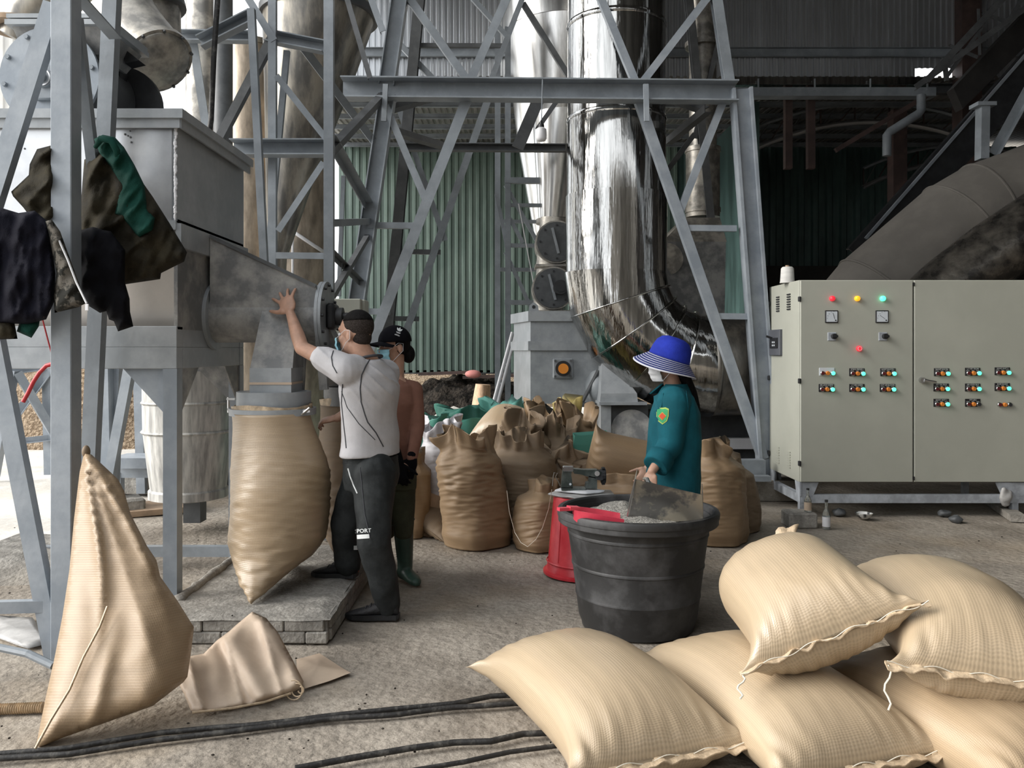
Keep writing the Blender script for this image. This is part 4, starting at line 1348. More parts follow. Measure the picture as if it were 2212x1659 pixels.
# ------------------------------------------------------------------ lagged duct and inclined conveyor, right
ld = thing('dusty_lagged_duct', 'fat dust-coated lagged duct rising diagonally behind the control cabinet', 'duct', P(1900, 900, 9.8))
pts = [P(1800, 760, 9.9), P(1900, 640, 9.9), P(2075, 490, 9.9), P(2130, 458, 9.9), P(2300, 395, 9.9), P(2500, 330, 9.9)]
def mitre(pts, r, n=48):
    R = []
    for i, p in enumerate(pts):
        d = (pts[min(i + 1, len(pts) - 1)] - pts[max(i - 1, 0)]).normalized()
        b = Y_.cross(d).normalized()
        R.append([p + (Y_ * math.cos(2 * PI * j / n) + b * math.sin(2 * PI * j / n)) * r for j in range(n)])
    return R
RL = mitre(pts, .60)
for i in range(len(pts) - 1):
    g = MB(); g.loft([RL[i], RL[i + 1]], cap=False); part('lagging_section', g, m_dust, ld, 40)
    g = MB(); g.tube(RL[i + 1] + [RL[i + 1][0]], .016, 6); part('lagging_band', g, m_dust, ld, 60)
ld2 = thing('foil_wrapped_pipe', 'dark creased foil-wrapped pipe under the dusty duct at right', 'duct', P(2100, 700, 9.0))
g = MB()
pp = [P(1960, 700, 9.2), P(2050, 620, 9.2), P(2150, 545, 9.15), P(2260, 470, 9.1), P(2380, 390, 9.1)]
g.tube(pp, [.34, .35, .36, .35, .36], 40); part('wrap', g, m_lag, ld2, 60)
cv = thing('inclined_conveyor', 'dark inclined conveyor gallery rising to the upper right', 'conveyor', P(1950, 900, 11.4))
g = MB(); g.channel(P(1855, 560, 11.2), P(2480, -137, 11.2), .1, .42, .02, flip=-1); part('side_channel', g, m_black, cv)
g = MB(); g.bar(P(1870, 515, 11.1), P(2480, -186, 11.1), .05, .035); part('top_flange', g, m_steel2, cv)
for p, q, w, nm in (((2000, 175), (2190, -30), .09, 'chord'), ((1975, 190), (2260, -15), .08, 'chord'), ((2040, 128), (2045, 175), .05, 'web_bar'), ((2045, 165), (2120, 60), .05, 'web_bar'), ((2110, 125), (2050, 100), .05, 'web_bar'),
                    ((2115, 120), (2112, 20), .04, 'web_bar'), ((2180, 50), (2120, 30), .05, 'web_bar'), ((2175, 50), (2212, -10), .05, 'web_bar')):
    mem(nm, p, q, w, Y=11.6, parent=cv, m=m_steel_d)
g = MB(); g.prism([P(2060, 190, 12.0), P(2350, -115, 12.0), P(2350, -35, 12.0), P(2080, 235, 12.0)], (0, .2, 0)); part('deck', g, m_tarp, cv)
sp = thing('support_stub', 'short pale grey column with a cap standing on the dusty duct', 'post', P(2123, 330, 9.9))
g = MB(); a = P(2123, 228, 9.9); b = P(2121, 345, 9.9); g.bar(a, b, .10, .14); part('shaft', g, m_steel2, sp)
g = MB(); g.box(a, (.22, .2, .045)); part('cap_plate', g, m_steel2, sp)
g = MB(); g.angle(P(2148, 330, 9.85), P(2225, 190, 9.85), .10)
solid('stay_brace', g, m_steel2, 'grey angle brace leaning above the dusty duct', 'brace')
# bulb hanging from the cross beam
lb = thing('hanging_bulb', 'white lamp bulb hanging on a thin cord below the cross beam', 'lamp', P(1169, 306, 8.0))
g = MB(); g.tube([P(1172, 172, 8.115), P(1171, 215, 8.08), P(1170, 258, 8.0)], .006, 6); part('cord', g, m_steel2, lb)
bc = P(1169, 306, 8.0)
g = MB(); g.lathe([(.012, .20), (.014, .17), (.028, .165), (.03, .135)], bc, Z, 20); part('socket', g, m_black, lb, 40)
g = MB(); g.lathe([(.03, .135), (.05, .12), (.053, .08)], bc, Z, 24); part('collar', g, m_white, lb, 40)
g = MB(); g.lathe([(.053, .08), (.053, .03), (.04, .008), (.015, 0), (.001, 0)], bc, Z, 24); part('globe', g, m_white, lb, 60)
# ------------------------------------------------------------------ sacks
def ss(t, a=0., b=1.):
    t = max(0., min(1., (t - a) / (b - a)))
    return t * t * (3 - 2 * t)

def pillow_sack(name, label, front, back, wdir, Wf=.40, T=.17, mat=None, seed=0, droop=.03, flat=.72, group=None,
                nu=64, nv=96, wr=.012, hem=True, tail=None, hemend=(1,), tuft=False, fill=4.0, swell=.0, backw=1.0, hw=.034, parent_cat='sack'):
    front, back = V(front), V(back)
    L = (front - back).length
    ex = (front - back).normalized()
    ey = V(wdir); ey = (ey - ex * ey.dot(ex)).normalized()
    ez = ex.cross(ey)
    if ez.z < 0:
        ez = -ez
    c = (front + back) / 2
    def loc(x, y, z):
        u = x / (L / 2)
        z2 = z - droop * (u * u - .3)
        lo = -T * flat
        if z2 < lo:
            z2 = lo + (z2 - lo) * .25
        w = c + ex * x + ey * y + ez * z2
        return w
    mb = MB()
    R = []
    uv = []
    for i in range(nu + 1):
        s = -1 + 2 * i / nu
        s = math.copysign(1 - (1 - abs(s)) ** 1.5, s)     # finer rows near the ends
        t = abs(s)
        b = max(.005, T * (1 - t ** fill) ** .55)
        a = Wf - .57 * b
        if backw < 1 and s < -.45:
            a = (Wf - .57 * T) * (backw + (1 - backw) * 1) * math.sqrt(max(.01, 1 - ((-s - .45) / .56) ** 2))
        row = []
        for j in range(nv):
            th = 2 * PI * j / nv
            cy, sy = math.cos(th), math.sin(th)
            y = a * math.copysign(abs(cy) ** .92, cy)
            z = b * math.copysign(abs(sy) ** .88, sy)
            e = t ** 5
            x = s * L / 2 * (1 + .035 * e * (abs(cy) ** 2 - .5)) 
            # gathers running in from the sewn ends
            k = wr * (t ** 4) * (1 - t ** 30) * (1 if s > 0 else .7)
            g = math.sin(y * 105 + 5 * nz((y * 6, seed, s * 2))) * .6 + nz((y * 38, s * 2.5, seed + (0 if sy > 0 else 9)), 1.0) * 1.1
            z += k * g * (1 if sy > 0 else -1) * min(1, abs(sy) * 3)
            dn = .018 * nz((x * 2.2, y * 2.2, z * 2 + seed * 3.1)) + .006 * nz((x * 6, y * 6, seed))
            z += dn * abs(sy) * (1 - t ** 8)
            z += swell * sy * math.cos(PI * .5 * s)
            row.append(loc(x, y, z))
            uv.append((x + L, th * (Wf * .637)))
        R.append(row)
    mb.loft(R, cap=True)
    mb.uv = uv
    zmin = min(p.z for p in mb.v)
    o = solid(name, mb, mat, label, 'sack', group, 179)
    if hem:
        for sgn in hemend:
            g = MB()
            rows = []
            n = 70
            for j in range(n + 1):
                y = -Wf * .985 + 1.97 * Wf * j / n
                xe = sgn * L / 2 * (1 + .035 * ((y / Wf) ** 2 - .5))
                w0 = .004 * math.sin(y * 34 + seed) + .008 * nz((y * 15, seed, 2))
                w1 = w0 + .004 * math.sin(y * 55 + seed * 2) + .016 * nz((y * 24, seed, 7))
                hl = hw * (1 + .2 * nz((y * 9, seed, 1)))
                rows.append([loc(xe - sgn * .01, y, w0 * .3 + .004), loc(xe + sgn * hl, y, w1 + .002), loc(xe + sgn * hl, y, w1 - .002), loc(xe - sgn * .01, y, w0 * .3 - .004)])
            g.loft(rows)
            part('sewn_hem', g, m_hem, o, 50)
            g = MB()
            g.tube([loc(sgn * L / 2 * (1 + .035 * ((y / Wf) ** 2 - .5)) + sgn * .012, y, .008 * math.sin(y * 40 + seed) + .006) for y in [-Wf * .98 + 1.96 * Wf * k / 60 for k in range(61)]], .0018, 5)
            part('stitching', g, m_thread, o)
    if tail:
        for (sgn, side, ln) in tail:
            p0 = loc(sgn * (L / 2 + .02), side * Wf * .97, 0)
            g = MB()
            pts = [p0]
            for k in range(1, 8):
                pts.append(p0 + V((.012 * math.sin(k * 1.3) + side * .004 * k, -.008 * k, -ln * k / 7)))
            g.tube(pts, .0035, 6)
            part('thread_tail', g, m_thread, o)
    if tuft:
        p0 = loc(-L / 2, Wf * .35, .03)
        g = MB()
        def tf(u, v):
            a = 2 * PI * u
            r = .02 + .05 * v + .02 * math.sin(5 * a + seed) * v
            return p0 - ex * (.02 + .05 * v) + ey * (r * math.cos(a)) + Z * (r * .5 * math.sin(a) + .05 * v)
        g.grid(tf, 24, 6, cu=True); part('tied_neck', g, m_hem, o, 179)
    return o

FG = 'filled sacks stacked in the foreground'
pillow_sack('filled_sack', 'tan filled sack lying nearest, pointed corner aimed left, bottom centre', (.51, 2.80, .13), (.16, 3.74, .13), (.91, .42, 0), .385, .175, m_sack2, 1, .035, group=FG, tail=[(1, 1, .14)])
pillow_sack('filled_sack', 'tan filled sack half covered, lying in the middle under the top sack', (1.17, 2.75, .13), (.84, 3.76, .13), (.93, .36, 0), .39, .17, m_sack2, 2, .03, group=FG)
pillow_sack('filled_sack', 'tan filled sack lying lowest at right beneath the big sack', (1.82, 2.62, .13), (1.52, 3.54, .13), (.93, .36, 0), .38, .165, m_sack, 3, .02, group=FG)
pillow_sack('filled_sack', 'big tan filled sack with a frilled hem on the right of the pile', (1.66, 2.80, .41), (1.80, 3.78, .42), (.98, .12, -.10), .385, .20, m_sack2, 4, .05, group=FG, tail=[(1, -1, .13)])
pillow_sack('filled_sack', 'tilted tan filled sack on top of the pile, sewn edge facing the camera', (1.145, 2.96, .47), (1.13, 3.72, .52), (.67, .12, .27), .365, .19, m_sack2, 5, .01, group=FG, tail=[(1, -1, .06)], tuft=True, flat=.95, backw=.9, hw=.014)

# sack being filled under the spout
def spout_sack(name, label, cx_, cy_, ztop, zbot, rt, rb, yb, mat, seed, shift=.06):
    mb = MB(); R = []; uv = []
    nu, nv = 72, 90
    for i in range(nu + 1):
        t = i / nu
        ax_ = rt + (rb - rt) * ss(t, 0, .35)
        if t > .70:
            ax_ = rb * math.sqrt(max(.0004, 1 - ((t - .70) / .30) ** 2)) * (1 - .25 * ss(t, .7, 1))
        ay_ = rt + (yb * .8 - rt) * ss(t, 0, .5) + yb * .2 * ss(t, .75, 1)
        if t > .93:
            ay_ *= 1
        z = ztop + (zbot - ztop) * t
        row = []
        for j in range(nv):
            th = 2 * PI * j / nv
            c_, s_ = math.cos(th), math.sin(th)
            wv = .0075 * ss(t, .08, .3) * (nz((c_ * 2.6, s_ * 2.6 + z * 38, seed)) + .8 * nz((c_ * 4, s_ * 4 + z * 66, seed + 4))) * (.4 + 1.2 * max(0, nz((c_ * 1.7, s_ * 1.7, z * 3 + seed)) + .3))
            wv += .012 * nz((c_ * 1.5, s_ * 1.5, z * 3 + seed)) * ss(t, 0, .3)
            ext = .0 if t < .8 else .06 * ss(t, .8, 1) * abs(s_) ** 6
            zz = z + (.05 * ss(t, .8, 1) * (1 - abs(s_) ** 1.5))
            x = cx_ + shift * math.sin(PI * min(t, .9)) + (ax_ + wv) * c_
            y = cy_ - .02 * t + (ay_ + wv) * s_
            row.append(V((x, y, zz)))
            uv.append((th * .26, z))
        R.append(row)
    mb.loft(R, cap=True)
    mb.uv = uv
    o = solid(name, mb, mat, label, 'sack', None, 179)
    # gathered mouth above the clamp
    g = MB()
    def gm(u, v):
        a = 2 * PI * u
        r = rt + .006 + .006 * math.sin(17 * a) * v
        return V((cx_ + r * math.cos(a), cy_ + .03 + r * math.sin(a), ztop + .0 + .045 * v + .008 * math.sin(3 * a + 1) * v))
    g.grid(gm, 72, 5, cu=True); part('gathered_mouth', g, m_hem, o, 179)
    return o
spout_sack('sack_on_spout', 'tall bulging tan sack clamped under the machine spout', SPX.x + .0, 4.80, 1.125, .145, .218, .275, .40, m_sack, 2.0)
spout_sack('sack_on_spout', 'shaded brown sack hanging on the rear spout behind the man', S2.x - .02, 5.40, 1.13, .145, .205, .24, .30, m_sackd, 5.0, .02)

# standing and slumped sacks of the pile
def stand_sack(label, c, rx, ry, h, yaw=0, mat=None, seed=0, lean=(0, 0), ruffle=1.0, wr=.010, neck=.78, name='stacked_sack', group='sacks heaped in the middle', open_top=True):
    mb = MB(); R = []; uv = []
    nu, nv = 100, 80
    c = V(c)
    cyw, syw = math.cos(yaw), math.sin(yaw)
    def put(x, y, z):
        k = z / h
        return V((c.x + x * cyw - y * syw + lean[0] * k * k, c.y + x * syw + y * cyw + lean[1] * k * k, c.z + z))
    for i in range(nu + 1):
        t = i / nu
        u = ss(t, .80, 1)
        rad = .86 + .14 * ss(t, 0, .12) - .04 * ss(t, .3, .75)
        rad *= 1 - (1 - neck) * ss(t, .72, .86)
        row = []
        for j in range(nv):
            th = 2 * PI * j / nv
            c_, s_ = math.cos(th), math.sin(th)
            z = h * t
            w = wr * .8 * ss(t, .05, .25) * (1 - u) * (nz((c_ * 2.4 + seed, s_ * 2.4 + z * 34, seed)) + .8 * nz((c_ * 3.5, s_ * 3.5 + z * 62, seed + 3))) * (.35 + 1.1 * max(0, nz((c_ * 1.7, s_ * 1.7, z * 3 + seed)) + .25))
            bulge = .034 * nz((c_ * 1.2 + seed, s_ * 1.2, z * 2.6)) + .007 * nz((c_ * 3 + seed, s_ * 3, z * 9))
            ru = ruffle * u * (.20 * math.sin(4 * th + seed) + .13 * math.sin(7 * th + seed * 2) + .10 * math.sin(13 * th + seed) + .25 * nz((c_ * 2.2, s_ * 2.2, seed + t * 3)))
            cn_ = .10 * (1 - ss(t, 0, .16)) * (abs(c_) ** 8)
            r_ = rad * (1 + ru) + cn_
            zz = z + ruffle * u * h * (.06 * math.sin(3 * th + seed * 1.3) + .05 * nz((c_ * 3, s_ * 3, seed + 2)))
            row.append(put(rx * r_ * c_ + (w + bulge) * c_, ry * r_ * s_ + (w + bulge) * s_, zz))
            uv.append((th * rx, z))
        R.append(row)
    if open_top:
        for k, (sc, dz) in enumerate(((.80, -.10), (.55, -.16), (.2, -.17))):
            row = []
            for j in range(nv):
                p = R[nu][j]
                top = put(0, 0, h)
                q = V((top.x + (p.x - top.x) * sc, top.y + (p.y - top.y) * sc, c.z + h * (1 + dz) + .02 * math.sin(5 * 2 * PI * j / nv)))
                row.append(q); uv.append((j / nv * 2 * PI * rx, h))
            R.append(row)
    mb.loft(R, cap=True)
    mb.uv = uv
    return solid(name, mb, mat, label, 'sack', group, 179)

def gxy(px, Y): return ((px - CX) * Y / F, Y, 0)
stand_sack('open tan sack standing in front of the heap, ragged mouth and wrinkled side', gxy(1030, 6.35), .265, .24, .86, .1, m_sackb, 1.0, (-.10, .05), 1.0, .013)
stand_sack('brown sack slumped right of the open standing one', gxy(1135, 6.75), .28, .26, .80, -.2, m_sackd, 2.0, (-.06, .05), .9, .008, .7)
stand_sack('short tan sack sagging on the floor behind the red bucket', gxy(1170, 6.25), .21, .20, .50, .3, m_sackb, 3.0, (.02, .05), .5, .014, .55, open_top=False)
stand_sack('white woven sack with an open crumpled top behind the woman in the cap', gxy(948, 7.0), .19, .22, .86, 0, m_sackw, 4.0, (.02, .05), 1.3, .004, .85)
stand_sack('tan sack beside the gloved hand', gxy(893, 6.7), .15, .2, .68, 0, m_sackb, 5.0, (.0, .0), .5, .007, .6, open_top=False)
stand_sack('dark sack in the gap behind the gloved woman', gxy(868, 7.2), .2, .2, .78, 0, m_sackd, 5.5, (.0, .0), .6, .007, .6, open_top=False)
pillow_sack('stacked_sack', 'flattened brown sack end poking out at the foot of the heap', (-.86 + .15, 6.55, .10), (-.35, 7.1, .12), (.6, .8, 0), .26, .10, m_sackd, 21, .0, group='sacks heaped in the middle', hem=False, nu=40, nv=56)
pillow_sack('stacked_sack', 'light tan smooth sack sloping up at the back left of the heap', P(1060, 960, 7.5), P(1110, 900, 8.0), (-.8, .3, .0), .33, .20, m_sack, 22, .02, group='sacks heaped in the middle', hem=False, nu=40, nv=56)
stand_sack('tan sack carrying the heap under the light smooth sack', gxy(1075, 7.7), .33, .3, .68, 0, m_sackb, 22.5, (.0, .0), .3, .007, .8, open_top=False)
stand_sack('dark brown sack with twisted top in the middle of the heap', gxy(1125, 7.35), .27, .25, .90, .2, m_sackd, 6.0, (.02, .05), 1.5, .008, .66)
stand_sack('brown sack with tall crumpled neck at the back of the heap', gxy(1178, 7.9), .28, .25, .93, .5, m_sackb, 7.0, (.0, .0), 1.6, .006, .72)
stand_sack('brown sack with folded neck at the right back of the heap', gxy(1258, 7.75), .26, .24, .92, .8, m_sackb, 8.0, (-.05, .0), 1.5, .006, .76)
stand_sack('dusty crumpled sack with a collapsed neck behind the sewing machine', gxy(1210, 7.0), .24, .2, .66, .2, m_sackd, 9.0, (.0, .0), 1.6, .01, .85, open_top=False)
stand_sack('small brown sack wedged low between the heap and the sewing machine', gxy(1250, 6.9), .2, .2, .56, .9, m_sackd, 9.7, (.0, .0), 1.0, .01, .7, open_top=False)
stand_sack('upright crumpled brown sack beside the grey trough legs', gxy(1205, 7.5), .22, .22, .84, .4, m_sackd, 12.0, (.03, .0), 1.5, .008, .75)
pillow_sack('stacked_sack', 'plump tan sack with a tied corner lying behind the teal jacket', P(1272, 978, 6.75), P(1420, 1010, 6.75), (.15, -.3, 1), .30, .19, m_sackb, 24, .0, group='sacks heaped in the middle', hem=False, wr=.016, fill=5, flat=1.0)
stand_sack('tan sack propping up the plump tied sack', gxy(1350, 6.7), .3, .24, .50, 0, m_sackb, 25.0, (.0, .0), .3, .008, .8, open_top=False)
stand_sack('tan sack standing behind the hat wearer, right of the tub', gxy(1548, 6.45), .24, .24, .78, 0, m_sackb, 10.0, (-.06, .0), .8, .010, .62, open_top=False)
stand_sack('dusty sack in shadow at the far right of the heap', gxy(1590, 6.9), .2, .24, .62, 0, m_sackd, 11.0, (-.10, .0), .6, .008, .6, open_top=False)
# green and teal sacks
for px, Y, rx, h, mt, sd, lab in ((905, 8.0, .36, .82, m_sackg, 31, 'dark green sack at the far left of the heap'), (968, 8.1, .36, .78, m_sackg, 32, 'slumped green sack behind the white one'), (1020, 7.75, .26, .66, m_sackg, 33, 'greyed green sack beside the light smooth sack'),
                                  (1005, 8.8, .40, .86, m_sackg, 34, 'green sack with a knotted top at the back'), (1095, 8.9, .32, .92, m_sackg2, 35, 'pale teal sack at the back by the leaning ladder')):
    stand_sack(lab, gxy(px, Y), rx, rx * .9, h, sd, mt, sd * 1.3, (0, 0), 1.0, .01, .8, group='green sacks behind the heap', open_top=False)
stand_sack('yellowish sack peeping out beside the trough lever', gxy(1228, 8.1), .16, .16, 1.0, 0, weave('yellow_woven_sack', (.42, .33, .10), .5, amt=.3), 41, (0, 0), .8, .01, .8, group='green sacks behind the heap', open_top=False)
gb = MB(); c = P(1276, 957, 7.1)
gb.loft([[c + V((sx * .14, sy * .13, -.5)) for sx, sy in ((-1, -1), (1, -1), (1, 1), (-1, 1))], [c + V((sx * .15 + .01 * sy, sy * .14, .0)) for sx, sy in ((-1, -1), (1, -1), (1, 1), (-1, 1))], [c + V((sx * .145, sy * .135, .085 + .01 * sx)) for sx, sy in ((-1, -1), (1, -1), (1, 1), (-1, 1))], [c + V((sx * .13, sy * .12, .03)) for sx, sy in ((-1, -1), (1, -1), (1, 1), (-1, 1))]])
gb.v = [p if p.z > 0.0 else V((p.x, p.y, 0)) for p in gb.v]
solid('green_bin_bag', gb, m_sackg, 'square-mouthed dark green bag standing behind the sewing machine', 'bag')

# brown paper scraps between the legs
g = MB(); g.box(P(905, 1105, 6.7) + V((0, 0, 0)), (.34, .05, .34), Matrix.Rotation(.35, 3, 'Y') @ Matrix.Rotation(-.4, 3, 'X'))
solid('kraft_paper_sheet', g, m_cardb, 'torn brown kraft paper leaning at the foot of the heap', 'paper')

# ------------------------------------------------------------------ empty sacks, left foreground
def Yh(x, y):
    t = (y - 978) / (1618 - 978)
    return 3.80 + (3.13 - 3.80) * t + .10 * ss(x, 300, 420)
def fold_h(x, y):
    # folds fan out from the hanging point
    a = math.atan2(y - 960, x - 180)
    r = math.hypot(y - 960, x - 180)
    f = .055 * ((1 - abs(math.sin(a * 8.5 + .5 * math.sin(r * .008)))) ** 2 - .3) * (1 - ss(r, 160, 560)) * ss(r, 10, 60) + .03 * ((1 - abs(math.sin(a * 4.3 + .9))) ** 2 - .3)
    f += .02 * math.exp(-((x - (205 + (y - 1300) * -.25 + 60)) / 16) ** 2) * ss(y, 1250, 1500)
    return f + .010 * nz((x * .008, y * .008, 1)) + .010 * (1 - abs(nz((x * .016, y * .006, 4)))) * ss(y, 1300, 1450)
hs = inflate([(182, 976), (198, 982), (255, 1035), (268, 1060), (282, 1110), (318, 1180), (338, 1210), (346, 1245), (385, 1300), (419, 1355), (414, 1400), (405, 1462), (396, 1474), (330, 1525), (240, 1557), (140, 1592), (76, 1619), (84, 1580), (98, 1510), (118, 1420), (135, 1330), (150, 1230), (160, 1120), (172, 1020)],
             Yh, .085, 9, fold_h, .5, 55, .004, 3)
hang = solid('hanging_empty_sack', hs, m_sacke, 'empty bronze sack hooked on the rear post, trailing onto the floor', 'sack', smooth=179)
g = MB(); g.ell(P(186, 976, 3.80), X_, Y_, Z, .018, .02, .03); part('knot', g, m_sackd, hang, 179)
g = MB(); g.tube([P(*p, Yh(*p) - .11) for p in ((76, 1617), (110, 1555), (150, 1490), (180, 1420), (215, 1355), (232, 1310))], .005, 6); part('side_seam', g, m_hem, hang, 60)
def Yf2(x, y):
    return 3.98 - .0027 * (y - 1322) + .0004 * (x - 500)
def fold_f(x, y):
    d1 = (x - 470) * .78 + (y - 1380) * -.62
    d2 = (x - 575) * .87 - (y - 1330) * .45
    return .045 * math.exp(-((x - 500 - (y - 1380) * .55) / 26) ** 2) - .03 * math.exp(-((x - 470 - (y - 1380) * .5) / 18) ** 2) + .05 * math.exp(-(d2 / 34) ** 2) + .03 * (1 - abs(math.sin(x * .035 - y * .01))) ** 3 + .012 * nz((x * .03, y * .012, 2))
fs_ = inflate([(385, 1475), (396, 1420), (440, 1412), (470, 1382), (497, 1362), (510, 1350), (545, 1321), (575, 1335), (600, 1365), (632, 1425), (656, 1472), (650, 1486), (628, 1498), (560, 1518), (500, 1530), (430, 1541), (412, 1535), (398, 1500)], Yf2, .03, 6, fold_f, .5, 24, .01, 5)
fo = solid('folded_paper_sack', fs_, m_sackp, 'creased pinkish paper sack propped on the floor before the plinth', 'sack', smooth=179)
for k in range(3):
    g = MB()
    cc = P(640, 1485, 3.53)
    g.tube([cc + V((.012 * (k + 1) * math.cos(a) + .02 - .015 * k, -.002, .014 * (k + 1) * math.sin(a) - .01)) for a in [PI * .6 - PI * 1.5 * i / 14 for i in range(15)]], .003, 5)
    part('rolled_edge', g, m_hem, fo)
g = MB(); g.tube([P(415, 1539, Yf2(415, 1539) - .03), P(500, 1530, Yf2(500, 1530) - .03), P(570, 1517, Yf2(570, 1517) - .03), P(628, 1498, Yf2(628, 1498) - .03)], .005, 6); part('bottom_fold', g, m_hem, fo, 60)
g = MB()
def flat_sheet(pts, z0, h, seed):
    pp = [G(x, y, z0) for x, y in pts]
    mbx = MB()
    c = sum(pp, V((0, 0, 0))) / len(pp)
    n = len(pp)
    rings = []
    for k, s in enumerate((1.0, .7, .4, .1)):
        row = []
        for i in range(n * 4):
            a, b = pp[(i // 4) % n], pp[(i // 4 + 1) % n]
            p = a.lerp(b, (i % 4) / 4)
            q = c.lerp(p, s)
            row.append(V((q.x, q.y, z0 + h * (1 - s) + .012 * abs(nz((q.x * 7, q.y * 7, seed))))))
        rings.append(row)
    mbx.loft(rings)
    return mbx
solid('flat_sack_scrap', flat_sheet([(640, 1425), (690, 1412), (758, 1455), (700, 1475), (645, 1492)], .004, .025, 2), m_sackp, 'flat creased sack scrap lying right of the paper sack', 'sack', smooth=60)
solid('plastic_sheet_scrap', flat_sheet([(-30, 1330), (70, 1335), (110, 1390), (60, 1402), (-30, 1372)], .004, .02, 4), m_plastic_sheet, 'crumpled grey plastic sheet on the floor at far left', 'plastic sheet', smooth=179)
# wedge of old concrete at far left
g = MB(); c = G(40, 1265); g.prism([c + V((-.45, -.1, -.02)), c + V((.3, .05, -.02)), c + V((.22, .35, .10)), c + V((-.45, .3, .16))], (0, .5, 0)); solid('broken_concrete_slab', g, m_conc, 'broken dark concrete slab edge at far left by the brace foot', 'slab')
g = MB(); c = G(270, 1110); g.box(c + V((0, 0, .07)), (.3, .3, .16), Matrix.Rotation(.6, 3, 'Z'), bev=.02); solid('concrete_lump', g, m_conc, 'grey concrete lump beside the rusty sheet', 'block')
# threaded bar
g = MB(); a, b = G(-30, 1533, .015), G(92, 1528, .015)
g.cyl(a, b, .016, n=16)
for k in range(26):
    q = a.lerp(b, k / 25); g.lathe([(.016, -.005), (.023, 0), (.016, .005)], q, b - a, 12)
solid('threaded_rod', g, m_hem, 'tan ribbed rod lying on the floor at lower left', 'rod', smooth=40)

# ------------------------------------------------------------------ cables on the floor
def cable(label, pp, r, seed):
    pts = []
    for i in range(len(pp) - 1):
        a, b = G(*pp[i]), G(*pp[i + 1])
        for k in range(8):
            q = a.lerp(b, k / 8)
            pts.append(V((q.x + .008 * nz((q.x * 5, q.y * 5, seed)), q.y + .010 * nz((q.x * 4, seed, 2)), r + .004)))
    g = MB(); g.tube(pts, r, 8)
    return solid('floor_cable', g, m_rubber, label, 'cable', 'black cables crossing the floor', 60)
cable('rear strand of the twin black cable crossing the lower left floor', [(-60, 1644), (150, 1625), (350, 1590), (520, 1578), (700, 1556), (850, 1540), (980, 1528), (1060, 1512), (1130, 1508)], .0115, 1)
cable('front strand of the twin black cable crossing the lower left floor', [(-60, 1652), (150, 1637), (340, 1608), (520, 1586), (700, 1562), (860, 1552), (980, 1536), (1070, 1530), (1140, 1526)], .0115, 2)
cable('single black cable near the bottom edge left of the sacks', [(640, 1670), (760, 1648), (880, 1626), (980, 1613), (1060, 1611), (1130, 1594), (1230, 1590)], .012, 3)
cable('lowest thin black cable at the bottom edge', [(880, 1672), (1000, 1655), (1100, 1632), (1230, 1615)], .009, 4)

# ------------------------------------------------------------------ clothes on the trestle
CG = 'work clothes hung on the front trestle'
def fold_dir(ang, fr, amp, seed):
    ca, sa = math.cos(ang), math.sin(ang)
    def f(x, y):
        u = x * ca + y * sa
        v = -x * sa + y * ca
        w = u * fr + 3.0 * noise.noise(V((x * .012, y * .012, seed)))
        return amp * ((1 - abs(math.sin(w * .5))) ** 1.6 * 1.6 - .5 + noise.noise(V((u * .05, v * .010, seed))) * 1.2 + .5 * noise.noise(V((u * .11, v * .03, seed + 5))))
    return f
coat = inflate([(182, 345), (215, 325), (255, 338), (295, 375), (330, 425), (365, 480), (404, 545), (398, 565), (348, 590), (346, 603), (272, 614), (235, 625), (190, 560), (168, 520), (172, 470)], lambda x, y: 4.16, .11, 6, fold_dir(.45, .075, .026, 1), .6, 45, .03, 1)
solid('olive_coat', coat, m_coat, 'olive-brown coat hung on the rear post, flaring to the right', 'coat', CG, 179)
grn = inflate([(203, 300), (222, 291), (248, 296), (268, 318), (290, 355), (312, 400), (318, 450), (335, 470), (330, 500), (300, 515), (262, 468), (248, 462), (258, 400), (240, 362), (215, 330)], lambda x, y: 4.06, .06, 5, fold_dir(.6, .14, .018, 3), .6, 24, .015, 2)
gs = solid('green_shirt', grn, m_grn, 'bottle-green shirt knotted over the olive coat', 'shirt', CG, 179)
g = MB(); g.tube([P(206, 318, 4.0), P(218, 300, 3.97), P(240, 303, 3.96), P(252, 325, 3.97), P(255, 350, 4.0)], [.010, .016, .018, .016, .010], 10); part('knotted_sleeve', g, m_grn, gs, 179)
blk = inflate([(165, 500), (200, 490), (240, 500), (270, 540), (270, 610), (280, 645), (281, 674), (288, 705), (255, 716), (246, 694), (235, 690), (230, 672), (216, 676), (190, 660), (168, 620), (160, 560)], lambda x, y: 4.02, .07, 6, fold_dir(.2, .08, .015, 5), .6, 30, .02, 4)
solid('black_sweatshirt', blk, m_bksw, 'black sweatshirt hanging below the olive coat with one ribbed cuff down', 'sweatshirt', CG, 179)
hood = inflate([(118, 312), (80, 322), (64, 355), (62, 378), (24, 414), (28, 424), (50, 448), (68, 472), (100, 482), (122, 480)], lambda x, y: 3.92, .09, 5, fold_dir(.9, .10, .02, 7), .6, 28, .02, 6)
solid('olive_hood', hood, m_coat, 'olive hooded jacket bunched against the left of the thick post', 'jacket', CG, 179)
navy = inflate([(-40, 445), (0, 448), (40, 460), (75, 455), (105, 480), (112, 530), (120, 590), (118, 650), (100, 690), (60, 700), (-40, 698)], lambda x, y: 3.74, .08, 6, fold_dir(.05, .09, .024, 9), .6, 34, .02, 8)
solid('navy_patterned_fleece', navy, m_navy, 'navy fleece with scattered tan motifs at the far left edge', 'fleece', CG, 179)
camo = inflate([(98, 478), (112, 474), (130, 500), (150, 555), (170, 610), (186, 655), (168, 664), (118, 676), (116, 640), (122, 590), (112, 540), (104, 500)], lambda x, y: 3.70, .04, 7, fold_dir(.9, .13, .012, 11), .6, 18, .012, 10)
